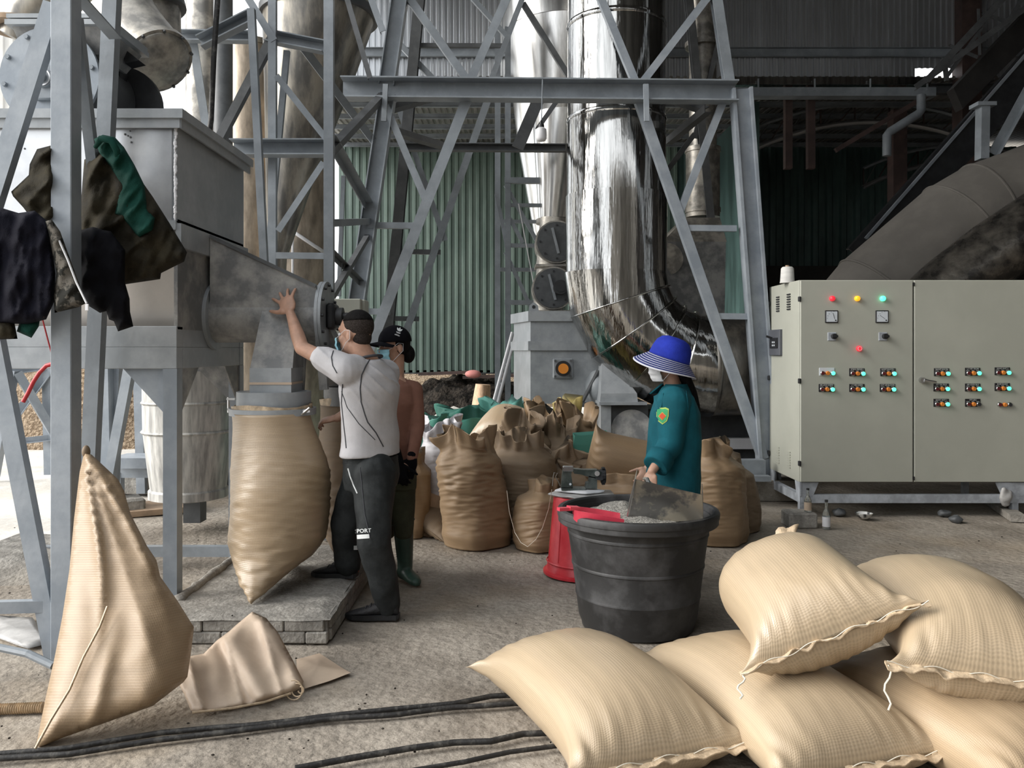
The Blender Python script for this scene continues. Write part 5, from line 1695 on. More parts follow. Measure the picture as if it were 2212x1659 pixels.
cm = solid('camouflage_jacket', camo, m_camo, 'grey camouflage jacket front with a white zip crossing the thick post', 'jacket', CG, 179)
g = MB(); g.tube([P(128, 520, 3.66), P(146, 560, 3.655), P(165, 610, 3.65), P(182, 645, 3.65), P(187, 655, 3.65)], .0045, 6); part('zip', g, m_white, cm, 60)
g = MB(); g.box(P(188, 664, 3.65), (.016, .006, .03), bev=.003); part('zip_pull', g, m_white, cm)
cuf = inflate([(-40, 688), (30, 690), (38, 732), (-40, 735)], lambda x, y: 3.76, .05, 8, fold_dir(0, .1, .01, 13), .6, 20, .01, 12)
solid('dark_sleeve', cuf, m_coat, 'dark olive sleeve end hanging under the navy fleece', 'sleeve', CG, 179)
cg2 = inflate([(44, 690), (86, 692), (84, 705), (68, 730), (36, 716)], lambda x, y: 3.78, .04, 7, fold_dir(0, .1, .01, 13), .6, 14, .01, 13)
solid('green_sleeve', cg2, m_grn, 'green sleeve end poking out below the navy fleece', 'sleeve', CG, 179)
# red hose
g = MB(); g.tube([P(92, 690, 4.1), P(105, 740, 4.15), P(118, 785, 4.2)], .004, 6)
solid('red_rope', g, m_redhose, 'thin red cord dropping from the clothes', 'cord')
g = MB(); hp = [(118, 785), (100, 790), (85, 805), (72, 825), (60, 850), (50, 868)]
g.tube([P(x, y, 4.25) for x, y in hp], .011, 8)
solid('red_hose', g, m_redhose, 'red hose curving down behind the thick post', 'hose', smooth=60)
# ------------------------------------------------------------------ control cabinet, right
CX0, CY0, CY1 = 2.57, 7.40, 8.27
CZ0, CZ1 = .303, 2.112
CW = 2.03
cb = thing('control_cabinet', 'large beige-grey electrical control cabinet with rows of lit buttons', 'cabinet', (CX0 + CW / 2, 7.75, .0))
g = MB(); g.box((CX0 + CW / 2, (CY0 + CY1) / 2 + .01, (CZ0 + CZ1) / 2), (CW, CY1 - CY0 - .02, CZ1 - CZ0), bev=.004); part('body', g, m_cab, cb)
d1x0, d1x1 = CX0 + .002, P(1971, 700, CY0).x
doors = []
for x0, x1 in ((d1x0, d1x1 - .004), (d1x1 + .010, CX0 + CW - .002)):
    g = MB(); g.box(((x0 + x1) / 2, CY0 - .004, (CZ0 + CZ1) / 2), (x1 - x0, .024, CZ1 - CZ0 - .012), bev=.004); doors.append(part('door', g, m_cab, cb))
YD = CY0 - .018
def onD(px, py, y=None): return P(px, py, YD if y is None else y)
# hinges
for py in (646, 823, 1001):
    g = MB(); c = P(1727, py, CY0 - .01); g.box(c, (.022, .03, .045), bev=.004); part('hinge', g, m_black, cb)
for py in (656, 816, 978):
    g = MB(); c = P(1662, py, CY1 - .02); g.box(c + V((-.005, 0, 0)), (.02, .03, .045), bev=.004); part('hinge', g, m_black, cb)
# louvres on the side
def side(px, py):
    """point of the side face x = CX0 behind a picture place"""
    Y = CX0 * F / (px - CX)
    return V((CX0, Y, EYE - (py - HZ) * Y / F))
for xs, ys in (((1678, 1684), (642, 672)), ((1701, 1708), (636, 668)), ((1678, 1684), (966, 999)), ((1701, 1708), (976, 1009))):
    for k in range(7):
        py = ys[0] + (ys[1] - ys[0]) * k / 6
        a, b = side(xs[0], py), side(xs[1], py)
        zc = (a.z + b.z) / 2
        g = MB(); g.box((CX0 - .004, (a.y + b.y) / 2, zc), (.010, abs(a.y - b.y), .011)); part('louvre', g, m_black if py < 800 else m_cab, cb)
# breaker on the side
a, b = side(1667, 712), side(1690, 768)
g = MB(); g.box((CX0 - .012, (a.y + b.y) / 2, P(0, 740, (a.y + b.y) / 2).z), (.03, abs(a.y - b.y), .25), bev=.004); br = part('breaker', g, M('breaker_grey', (.085, .09, .105), .5), cb)
g = MB(); g.box((CX0 - .03, (a.y + b.y) / 2, P(0, 741, (a.y + b.y) / 2).z), (.012, abs(a.y - b.y) * .7, .10)); part('breaker_face', g, m_plate, br)
g = MB(); g.bar((CX0 - .03, (a.y + b.y) / 2 + .06, 1.60), (CX0 - .085, (a.y + b.y) / 2 + .06, 1.62), .02); part('toggle', g, m_black, br)
for i in range(2):
    for j in range(2):
        g = MB(); g.box((CX0 - .037, (a.y + b.y) / 2 - .03 + .05 * i, 1.53 + .03 * j), (.003, .025, .016)); part('mark', g, m_paper, br)
# pilot lamps and meters
for px, mt in ((1797, m_led_r), (1851, m_led_y), (1906, m_led_g)):
    c = onD(px, 645); g = MB(); g.lathe([(.024, 0), (.024, .02), (.018, .03), (.006, .034)], c, -Y_, 20); part('pilot_lamp', g, mt, doors[0], 50)
for px, ang in ((1796, 105), (1905, 145)):
    c = onD(px, 684); g = MB(); g.box(c, (.115, .02, .112), bev=.003); mt_ = part('meter', g, m_plate, doors[0])
    g = MB(); g.box(c + V((0, -.010, 0)), (.096, .006, .093)); part('dial', g, m_paper, doors[0])
    n0 = c + V((.022, -.0145, -.02)); g = MB(); an = math.radians(ang)
    g.bar(n0, n0 + V((.055 * math.cos(an), 0, .055 * math.sin(an))), .003, .002); g.cyl(c + V((.032, -.013, -.033)), c + V((.032, -.017, -.033)), .006, n=10)
    for k in range(5):
        a2 = math.radians(95 + 20 * k); q = n0 + V((.066 * math.cos(a2), 0, .066 * math.sin(a2))); g.box(q, (.005, .002, .003))
    part('needle', g, m_ink, doors[0])
for px in (1797, 1907):
    c = onD(px, 727); g = MB(); g.box(c, (.076, .012, .076), bev=.004); part('selector_plate', g, m_cableg, doors[0])
    g = MB(); g.cyl(c + V((.012, 0, .002)), c + V((.012, -.04, .002)), .024, n=20); g.bar(c + V((-.012, -.045, .002)), c + V((.036, -.045, .002)), .016, .02); part('selector_knob', g, m_black, doors[0], 40)
c = onD(1853, 753); g = MB(); g.lathe([(.016, 0), (.016, .02), (.026, .025), (.026, .04), (.018, .045), (.002, .045)], c, -Y_, 24); part('emergency_stop', g, m_led_r, doors[0], 40)
g = MB(); g.pipe(c + V((0, -.0455, 0)), c + V((0, -.047, 0)), .019, .015, 24); part('stop_ring', g, m_print, doors[0])
# button stations with engraved plates
BT = [(0, 1786, 803, '', 'w'), (0, 1851, 804, 'SCREW FEEDER 2', 'g'), (0, 1918, 804, 'BUCKET ELEVATOR 1', 'g'), (0, 1785, 838, 'AIR LOCK SCREW', 'g'), (0, 1851, 838, 'L.T VIBR SCREEN', 'g'), (0, 1917, 838, 'HOT AIR BLOWER', 'g'),
      (1, 2034, 804, 'BUCKET ELEV MIX', 'g'), (1, 2101, 803, 'L.T VIT TRON', 'g'), (1, 2165, 802, 'QUAT HUT 2', 'g'), (1, 2033, 837, 'VIT TAI SILO', 'g'), (1, 2101, 837, 'AIR LOCK SILO', 'g'), (1, 2165, 836, 'BOM NUOC', 'g'),
      (1, 2033, 870, 'QUAT HUT 1', 'g'), (1, 2101, 870, 'VIT LIEU', 'o'), (1, 2168, 871, None, 'n')]
btn = {}
def lathe_mesh(nm, prof, mt, n=14):
    g = MB(); g.lathe(prof, (0, 0, 0), -Y_, n)
    me = g.mesh(nm, smooth=40); setmat(me, mt); return me
me_col = lathe_mesh('button_collar', [(.021, 0), (.021, .012), (.017, .016), (.017, .012), (.002, .012)], m_foil)
me_red = lathe_mesh('stop_button', [(.015, .010), (.015, .022), (.002, .022)], m_dred)
me_amb = lathe_mesh('amber_button', [(.019, 0), (.019, .018), (.015, .024), (.002, .024)], m_amber)
me_grn = lathe_mesh('run_lamp', [(.018, .008), (.018, .022), (.012, .03), (.002, .031)], m_led_g)
me_dk = lathe_mesh('dark_lamp', [(.016, .010), (.016, .02), (.002, .02)], m_black)
for di, px, py, txt, kind in BT:
    c = onD(px, py)
    dr_ = doors[di]
    if kind != 'n':
        g = MB(); g.box(c, (.137, .006, .070), bev=.002); part('label_plate', g, m_paper if kind == 'w' else m_plate, dr_)
        if txt:
            g = MB()
            me = textmesh(txt, .0175)
            g.add([c + V((v.co.x * min(1, .125 / (len(txt) * .0105)), -.0042, v.co.y + .025)) for v in me.vertices], [tuple(p.vertices) for p in me.polygons])
            for wd, dx in (('STOP', -.045), ('TRIP', 0), ('RUN', .045)):
                me = textmesh(wd, .012)
                g.add([c + V((v.co.x + dx, -.0042, v.co.y + .009)) for v in me.vertices], [tuple(p.vertices) for p in me.polygons])
            part('engraved_text', g, m_print, dr_, fix=False)
    for dx, lst in ((-.040, (me_col, me_red)), (.004, (me_amb,)), (.050, (me_col, me_dk if kind in 'no' else me_grn))):
        for me in lst:
            inst(me.name, me, dr_, c + V((dx, -.003, -.013)))
# door handle
c = onD(1990, 821); g = MB(); g.cyl(c, c + V((0, -.04, 0)), .024, n=20); g.tube([c + V((.01, -.035, 0)), c + V((.05, -.04, -.008)), c + V((.115, -.035, -.018))], [.016, .013, .010], 10); part('handle', g, m_foil, doors[1], 60)
g = MB(); g.box((d1x1 + .003, CY0 - .012, CZ1 - .04), (.012, .02, .03)); g.box((d1x1 + .003, CY0 - .012, CZ0 + .04), (.012, .02, .03)); part('gap_catch', g, m_black, cb)
# plinth frame
zl = .02
g = MB(); g.bar((CX0 + .02, CY0 + .03, .155), (CX0 + CW, CY0 + .03, .155), .05, .075); part('front_rail', g, m_cableg, cb)
g = MB(); g.bar((CX0 + .03, CY0 + .03, .155), (CX0 + .03, CY1 - .03, .155), .05, .075); part('side_rail', g, m_cableg, cb)
for x in (CX0 + .03, CX0 + CW - .1):
    for y in (CY0 + .035, CY1 - .035):
        g = MB(); g.bar((x, y, 0.02), (x, y, .305), .055, up=Y_); part('leg', g, m_cableg, cb)
def trap(x0, x1, x2, x3, y):
    return [V((x0, y, CZ0)), V((x1, y, CZ0)), V((x2, y, .18)), V((x3, y, .18))]
g = MB(); g.prism(trap(CX0, CX0 + .17, CX0 + .12, CX0 + .0, CY0 + .003), (0, .012, 0)); part('corner_plate', g, m_cableg, cb)
g = MB(); g.prism(trap(CX0 + CW - .28, CX0 + CW, CX0 + CW, CX0 + CW - .22, CY0 + .003), (0, .012, 0)); part('corner_plate', g, m_cableg, cb)
g = MB(); g.prism([(CX0 + .003, CY0, CZ0), (CX0 + .003, CY0 + .14, CZ0), (CX0 + .003, CY0 + .1, .18), (CX0 + .003, CY0, .18)], (.012, 0, 0)); part('corner_plate', g, m_cableg, cb)
g = MB(); g.prism([(CX0 + .003, CY1 - .16, CZ0), (CX0 + .003, CY1, CZ0), (CX0 + .003, CY1, .18), (CX0 + .003, CY1 - .12, .18)], (.012, 0, 0)); part('corner_plate', g, m_cableg, cb)
# grey rag on the front rail
g = MB(); g.ell(P(2172, 1072, CY0), X_, Y_, Z, .05, .04, .09, 16, 10)
for p in g.v:
    p += V((.03 * nz(p, 18), .02 * nz(p, 18, 3), .03 * nz(p, 18, 7)))
solid('knotted_rag', g, m_plastic_sheet, 'grey rag knotted on the front rail of the cabinet', 'rag', smooth=179)
# thread cone on the cabinet
tc = P(1697, 612, 7.8)
yc = thing('thread_cone', 'white cone of sewing thread standing on the cabinet corner', 'thread', (tc.x, 7.75, CZ1))
g = MB(); g.lathe([(.068, .0), (.068, .01), (.064, .02), (.058, .135), (.045, .15), (.02, .152)], (tc.x, 7.75, CZ1), Z, 32, wob=lambda a, h: 1 + .01 * math.sin(9 * a + h * 200)); part('yarn', g, m_yarn, yc, 60)
g = MB(); g.pipe((tc.x, 7.75, CZ1 + .15), (tc.x, 7.75, CZ1 + .165), .018, .013, 16); part('core', g, m_cardb, yc, 40)

# brick, bottles, bowl under the cabinet
bx = G(1735, 1140)
g = MB(); g.box((bx.x, bx.y + .1, .055), (.24, .22, .13), bev=.012); solid('concrete_block', g, m_conc, 'rough concrete block under the cabinet corner leg', 'block')
def bottle(label, c, r, h, mt_lab, liquid=None):
    b = thing('glass_bottle', label, 'bottle', c, 'bottles by the cabinet leg')
    g = MB(); g.lathe([(r * .95, 0), (r, .01), (r, h * .5), (r * .45, h * .68), (r * .35, h * .72), (r * .35, h * .95)], c, Z, 20); part('glass', g, m_glass, b, 50)
    g = MB(); g.cyl(c + Z * h * .93, c + Z * h, r * .42, n=16); part('cap', g, m_black, b, 40)
    g = MB(); g.lathe([(r * 1.02, h * .08), (r * 1.02, h * .42)], c, Z, 20, cap=False); part('label', g, mt_lab, b, 50)
bottle('small bottle with amber dregs standing on the concrete block', V((G(1722, 1120).x - .02, bx.y + .06, .12)), .03, .2, m_sackp)
bottle('bottle with a worn white label on the floor beside the block', G(1785, 1142), .032, .24, m_white)
bw = G(1866, 1120)
g = MB(); g.lathe([(.03, 0), (.055, .015), (.075, .05), (.068, .05), (.05, .02), (.01, .012)], bw, Z, 28); solid('enamel_bowl', g, M('chipped_enamel', (.05, .05, .05), .5, col2=(.62, .62, .6), t0=.45, t1=.5, vs=14), 'chipped black and white bowl on the floor under the cabinet', 'bowl', smooth=50)
for k, (px, py, lab) in enumerate(((2040, 1115, 'dark rubble lump farther back under the cabinet'), (2065, 1128, 'dark rubble lump nearer the camera under the cabinet'), (1812, 1113, 'dark rag lump beside the white-labelled bottle'))):
    g = MB(); c = G(px, py); g.ell(c + V((0, 0, .025)), X_, Y_, Z, .06, .05, .035, 14, 8)
    for p in g.v:
        p += V((.02 * nz(p, 22, k), .02 * nz(p, 22, k + 3), .015 * nz(p, 22, k + 6)))
    solid('rubble_lump', g, m_steel_d, lab, 'rubble', 'rubble under the cabinet', 60)
g = MB(); a = G(2130, 1080); b = G(2200, 1128); g.bar(a + V((0, 0, .03)), b + V((0, 0, .03)), .12, .06); solid('kerb_strip', g, m_conc, 'low concrete kerb strip on the floor below the right cabinet leg', 'kerb')
# small debris
rnd = random.Random(4)
g = MB()
for k in range(150):
    px, py = rnd.uniform(-20, 2212), rnd.uniform(1130, 1655)
    c = G(px, py); r = rnd.uniform(.002, .006)
    if XR - .05 < c.x < -.9 and 4.15 < c.y < 5.85:
        c = V((c.x, c.y, .13))
    g.ell(c + V((0, 0, r * .4)), X_, Y_, Z, r * rnd.uniform(.7, 1.5), r, r * .6, 6, 4)
solid('floor_grit', g, m_soil, 'dark grit and crumbs scattered over the floor', 'grit', kind='stuff')

# ------------------------------------------------------------------ big black tub
TC = V(((1377 - CX) * 4.5 / F, 4.5, 0))
tub = thing('black_tub', 'large scuffed black rubber tub full of grey powder', 'tub', TC)
prof = [(.285, 0), (.30, .004), (.305, .03), (.318, .06), (.332, .17), (.336, .175), (.336, .185), (.334, .19), (.352, .33), (.357, .335), (.357, .345), (.354, .35), (.375, .50), (.380, .505), (.380, .515), (.378, .52), (.395, .575), (.402, .58)]
prof += [(.398, .60), (.385, .60), (.375, .56), (.31, .10), (.02, .09)]
g = MB(); g.lathe(prof, TC, Z, 72); part('tub_body', g, m_tub, tub, 35)
g = MB(); g.lathe([(.400, .562), (.424, .560), (.430, .566), (.430, .590), (.434, .594), (.436, .620), (.430, .630), (.408, .632), (.398, .624), (.394, .60)], TC, Z, 72, cap=False); part('rim', g, m_tub, tub, 40)
def ash(u, v):
    a = 2 * PI * u; r = .368 * v
    x, y = TC.x + r * math.cos(a), TC.y + r * math.sin(a)
    z = .562 + .085 * math.exp(-(((x - TC.x + .10) / .16) ** 2 + ((y - TC.y - .08) / .18) ** 2)) + .06 * math.exp(-(((x - TC.x - .02) / .2) ** 2 + ((y - TC.y + .22) / .1) ** 2)) + .018 * nz((x, y, 0), 9) + .010 * nz((x, y, 3), 25)
    if v > .97: z -= .05
    return V((x, y, z))
g = MB(); g.grid(ash, 80, 34, cu=True); o = solid('grey_powder', g, m_ash, 'coarse grey powder heaped inside the black tub', 'powder', smooth=179, kind='stuff')
# red scoop
s0 = P(1238, 1098, 4.28); s1 = P(1330, 1118, 4.30)
scp = thing('red_scoop', 'pink-red plastic scoop stuck in the powder, handle over the rim', 'scoop', (s0.x, 4.28, .6))
g = MB()
def scr(t, w, d, z): 
    c = s0.lerp(s1, t)
    return [V((c.x, c.y - w, z)), V((c.x, c.y - w * .75, z - d)), V((c.x, c.y + w * .75, z - d)), V((c.x, c.y + w, z)), V((c.x, c.y + w - .006, z)), V((c.x, c.y + w * .7, z - d + .006)), V((c.x, c.y - w * .7, z - d + .006)), V((c.x, c.y - w + .006, z))]
zt_ = s0.z
g.loft([scr(0, .045, .05, zt_), scr(.15, .065, .075, zt_ - .004), scr(.6, .08, .085, zt_ - .02), scr(1.15, .085, .075, zt_ - .045)]); part('bowl', g, m_scoop, scp, 40)
g = MB(); hA = P(1206, 1100, 4.22); g.bar(hA, P(1232, 1099, 4.25), .03, .016); g.bar(P(1228, 1097, 4.25), P(1250, 1098, 4.27), .05, .018); part('handle', g, m_scoop, scp)
# metal dustpan held in the tub
pn = thing('metal_dustpan', 'big scraped sheet-metal pan standing in the tub, held from behind', 'dustpan', P(1437, 1130, 4.3))
A, B, C_, D = P(1373, 1036, 4.20), P(1516, 1069, 4.16), P(1518, 1122, 4.22), P(1352, 1136, 4.24)
nrm = (B - A).cross(C_ - A).normalized()
vd = (D - EYEP).normalized(); D = EYEP + vd * ((A - EYEP).dot(nrm) / vd.dot(nrm))
if nrm.y > 0: nrm = -nrm
g = MB(); g.prism([A, B, C_, D], -nrm * .0035); part('front_plate', g, m_pan, pn)
g = MB(); g.prism([A, D, D - nrm * .22, A - nrm * .10], (.003, 0, 0)); part('side_plate', g, m_pan, pn)
g = MB(); g.prism([B, C_, C_ - nrm * .22, B - nrm * .10], (.003, 0, 0)); part('side_plate', g, m_pan, pn)
g = MB(); g.prism([D, C_, C_ - nrm * .22, D - nrm * .22], (0, 0, .003)); part('floor_plate', g, m_pan, pn)
g = MB(); g.bar(A, D, .008, .008); part('folded_edge', g, m_foil, pn)
g = MB(); g.tube([P(1404, 1050, 4.42), P(1398, 1035, 4.5), P(1392, 1034, 4.62), P(1410, 1048, 4.55)], .011, 10); part('grip', g, m_pan, pn, 60)

# ------------------------------------------------------------------ red bucket with sewing machine
RB = V(((1262 - CX) * 5.55 / F, 5.55, 0))
rb = thing('red_bucket', 'red plastic bucket turned upside down beside the tub', 'bucket', RB)
g = MB(); g.lathe([(.262, .0), (.275, .004), (.275, .018), (.255, .026), (.247, .06), (.244, .065), (.206, .50), (.200, .512), (.19, .515), (.19, .505), (.02, .50)], RB, Z, 64); part('shell', g, m_red, rb, 40)
g = MB(); g.lathe([(.250, .075), (.254, .082), (.249, .09)], RB, Z, 64, cap=False); part('band', g, m_red, rb, 60)
for a in range(4):
    an = PI * 1.05 + a * .55
    g = MB(); g.bar(RB + V((.242 * math.cos(an), .242 * math.sin(an), .10)), RB + V((.208 * math.cos(an), .208 * math.sin(an), .48)), .004, .006); part('mould_line', g, m_red, rb)
zc = .517
# folded sacking on it
def cloth(pts, z0, hh, seed):
    c = sum((V(p) for p in pts), V((0, 0))) / len(pts)
    g = MB(); rings = []
    for z, s in ((z0, .97), (z0 + hh * .5, 1.0), (z0 + hh, .97), (z0 + hh + .004, .5), (z0 + hh + .003, .05)):
        row = []
        for i in range(len(pts)):
            a, b = V(pts[i]), V(pts[(i + 1) % len(pts)])
            for k in range(5):
                p = c.lerp(a.lerp(b, k / 5), s)
                row.append(V((p.x, p.y, z + .006 * nz((p.x * 14, p.y * 14, seed)))))
        rings.append(row)
    g.loft(rings); return g
bxx, byy = RB.x, RB.y
solid('folded_white_sacking', cloth([(bxx - .245, byy - .03), (bxx - .03, byy - .23), (bxx + .20, byy - .10), (bxx + .19, byy + .12), (bxx - .15, byy + .16)], zc, .016, 1), m_plastic_sheet, 'folded pale woven sheet lying on the upturned red bucket', 'cloth', smooth=60)
solid('folded_white_sacking', cloth([(bxx - .20, byy - .01), (bxx + .0, byy - .15), (bxx + .13, byy - .06), (bxx + .05, byy + .12), (bxx - .12, byy + .12)], zc + .026, .012, 2), m_white, 'smaller white folded sheet directly under the sewing machine', 'cloth', smooth=60)
# portable bag sewing machine
SM = V((bxx - .02, byy - .02, zc + .05))
sm = thing('bag_sewing_machine', 'green-grey portable bag-closing sewing machine on the red bucket', 'sewing machine', SM)
def sp_(px, py, Y=5.5): return P(px, py, Y)
g = MB(); g.prism([sp_(1212, 1053), sp_(1238, 1053), sp_(1234, 1026), sp_(1236, 1010), sp_(1217, 1008), sp_(1214, 1030)], (0, .06, 0)); part('needle_head', g, m_sew, sm)
g = MB(); g.box(sp_(1227, 1012, 5.49), (.07, .05, .032), bev=.004); part('head_cap', g, m_foil, sm)
g = MB()
prof_ = [(1236, 1013), (1262, 1015), (1290, 1015), (1300, 1020), (1302, 1030), (1290, 1034), (1270, 1030), (1255, 1025), (1240, 1023)]
g.prism([sp_(x, y) for x, y in prof_], (0, .065, 0)); part('arm', g, m_sew, sm)
g = MB(); g.prism([sp_(1272, 1028), sp_(1290, 1032), sp_(1290, 1056), sp_(1264, 1056), sp_(1266, 1044), sp_(1272, 1042)], (0, .07, 0)); part('column', g, m_sew, sm)
g = MB(); g.cyl(sp_(1296, 1026, 5.50), sp_(1296, 1026, 5.61), .036, n=24)
for k in range(10):
    a = 2 * PI * k / 10; q = sp_(1303, 1028, 5.55); g.box(q + V((.0, .05 * math.cos(a), .05 * math.sin(a))), (.02, .018, .018), Matrix.Rotation(a, 3, 'X'))
g.cyl(sp_(1298, 1028, 5.55), sp_(1308, 1028, 5.55), .048, n=24); part('hand_wheel', g, m_black, sm, 40)
g = MB(); g.cyl(sp_(1290, 1023, 5.48), sp_(1290, 1023, 5.5), .017, n=16); part('oil_cap', g, m_foil, sm, 40)
g = MB(); g.box(sp_(1238, 1055, 5.53), (.16, .09, .014)); part('base_plate', g, m_sew, sm)
g = MB(); g.tube([sp_(1193, 1050), sp_(1195, 1030), sp_(1197, 1021), sp_(1204, 1022), sp_(1200, 1030), sp_(1206, 1040), sp_(1210, 1050)], .0035, 6); part('thread_guide', g, m_foil, sm, 60)
g = MB(); g.cyl(sp_(1232, 1046, 5.47), sp_(1232, 1046, 5.49), .008, n=12); part('badge', g, m_paper, sm)
# slack thread loop
g = MB(); tp_ = [(1192, 1058, 5.45), (1185, 1100, 5.6), (1172, 1140, 5.8), (1158, 1165, 5.9), (1140, 1181, 5.9), (1125, 1172, 5.95), (1112, 1150, 6.0), (1100, 1105, 6.0), (1095, 1060, 6.0)]
g.tube([P(*p) for p in tp_], .0022, 5); solid('sewing_thread', g, m_thread, 'slack pale thread looping down from the sewing machine', 'thread')
for k, (a, b) in enumerate((((1268, 1060), (1270, 1075)), ((1274, 1055), (1282, 1072)))):
    pass

# ------------------------------------------------------------------ far yard: black soil, stump, ladder, boards
so = mound(MB(), (-.9, 17.0, -.02), 2.2, 1.6, .95, 8.0, 90, .22)
solid('char_heap', so, m_soil, 'black char heap under the raised foot of the green wall', 'heap', smooth=179)
so = mound(MB(), (-.7, 14.4, -.03), 1.6, 1.0, .42, 5.0, 50, .4)
solid('sand_heap', so, m_ground, 'low pale sand heap in front of the char heap', 'heap', smooth=179)
g = MB(); w0 = P(1040, 870, 13.5); g.lathe([(.18, -.7), (.15, 0), (.12, .3)], w0, V((.08, 0, 1)), 14, wob=lambda a, h: 1 + .12 * math.sin(3 * a)); solid('wood_stump', g, m_wood, 'pale cut log standing beside the leaning ladder', 'log', smooth=50)
la = thing('leaning_ladder', 'slim white ladder leaning in front of the green wall foot', 'ladder', P(1035, 880, 10.4))
d_ = V((.045, 0, 0))
for o_ in (-1, 1):
    a, b = P(1036 + 5 * o_, 1000, 10.3), P(1111 + 4 * o_, 718, 10.7)
    a = V((a.x, a.y, max(a.z, .0))); g = MB(); g.tube([a, b], .022, 8); part('rail', g, m_white, la, 60)
for k in range(6):
    t = .15 + .15 * k
    g = MB(); g.cyl(P(1036 - 5, 1000, 10.3).lerp(P(1111 - 4, 718, 10.7), t), P(1036 + 5, 1000, 10.3).lerp(P(1111 + 4, 718, 10.7), t), .012, n=8); part('rung', g, m_white, la)
for k, (x0, x1, y, lab) in enumerate(((905, 1010, 808, 'long dark board lying on the char heap, left one'), (1000, 1110, 815, 'dark board lying on the char heap, right one'))):
    g = MB(); g.bar(P(x0, y, 16.6), P(x1, y - 4, 16.6), .25, .06); solid('old_board', g, m_brown, lab, 'board', 'boards on the char heap')
g = MB(); g.ell(P(1022, 808, 16.2), X_, Y_, Z, .16, .12, .08); solid('pink_cloth', g, M('faded_pink_cloth', (.55, .22, .2), .9), 'faded pink cloth bundle on the char heap', 'cloth', smooth=179)
# ------------------------------------------------------------------ people
def ring(c, a, b, n=28):
    return [V(c) + a * math.cos(2 * PI * j / n) + b * math.sin(2 * PI * j / n) for j in range(n)]

def head(mb, c, f, u, s=1.0):
    f = f.normalized(); u = (u - f * u.dot(f)).normalized(); l = u.cross(f)
    def e(df, dl, du, rf, rl, ru):
        mb.ell(c + (f * df + l * dl + u * du) * s, f, l, u, rf * s, rl * s, ru * s)
    e(-.012, 0, .028, .098, .077, .098)
    e(.022, 0, -.045, .068, .060, .078)
    e(.060, 0, -.090, .030, .034, .026)
    e(.070, 0, .030, .024, .052, .020)
    e(.090, 0, -.022, .020, .013, .026)
    e(.098, 0, -.034, .016, .017, .012)
    e(.078, 0, -.066, .016, .026, .012)
    for k in (-1, 1):
        e(-.010, .078 * k, -.018, .020, .010, .034)
        e(.055, .045 * k, -.03, .022, .020, .022)
    return l

def hand(mb, wrist, d, nrm, side=1, spread=.32, curl=.15, s=1.0, thumb=.9, lens=(.072, .080, .074, .058)):
    """palm, four unequal jointed fingers and a thumb leaving the side of the palm"""
    d = d.normalized(); nrm = (nrm - d * nrm.dot(d)).normalized(); w = d.cross(nrm) * side
    pc = wrist + d * .05 * s
    mb.ell(pc, d, w, nrm, .054 * s, .042 * s, .017 * s)
    mb.ell(wrist + d * .07 * s, d, w, nrm, .034 * s, .042 * s, .016 * s)
    for k in range(4):
        o = (1.5 - k) * .0205 * s
        base = wrist + d * (.088 - .004 * abs(1.2 - k)) * s + w * o
        ang = (1.5 - k) * spread * .45
        fd = (d * math.cos(ang) + w * math.sin(ang)).normalized()
        L = lens[k] * s
        pts = [base - fd * .02 * s, base]
        p = base
        cu = 0
        for j, fr in enumerate((.45, .30, .25)):
            cu += curl * (1 + .4 * j)
            dd = (fd * math.cos(cu) - nrm * math.sin(cu)).normalized()
            p = p + dd * L * fr
            pts.append(p)
        mb.limb(pts, [.0095 * s, .0095 * s, .0088 * s, .0082 * s, .0072 * s], 10)
    tb = wrist + d * .028 * s + w * .032 * s
    td = (d * math.cos(thumb) + w * math.sin(thumb) - nrm * .25).normalized()
    t1 = tb + td * .038 * s
    td2 = (td + d * .25).normalized()
    mb.limb([tb, t1, t1 + td2 * .030 * s, t1 + td2 * .050 * s], [.015 * s, .0115 * s, .0100 * s, .0078 * s], 10)

def wrinkle(amp, f1, stretch, seed):
    def fn(p, n):
        q = V((p.x * stretch[0], p.y * stretch[1], p.z * stretch[2])) * f1
        a = noise.noise(q + V((seed, 0, 0)))
        b = noise.noise(q * 2.1 + V((0, seed, 0)))
        return n * (amp * ((1 - abs(a) * 2.2) * .6 + b * .5))
    return fn

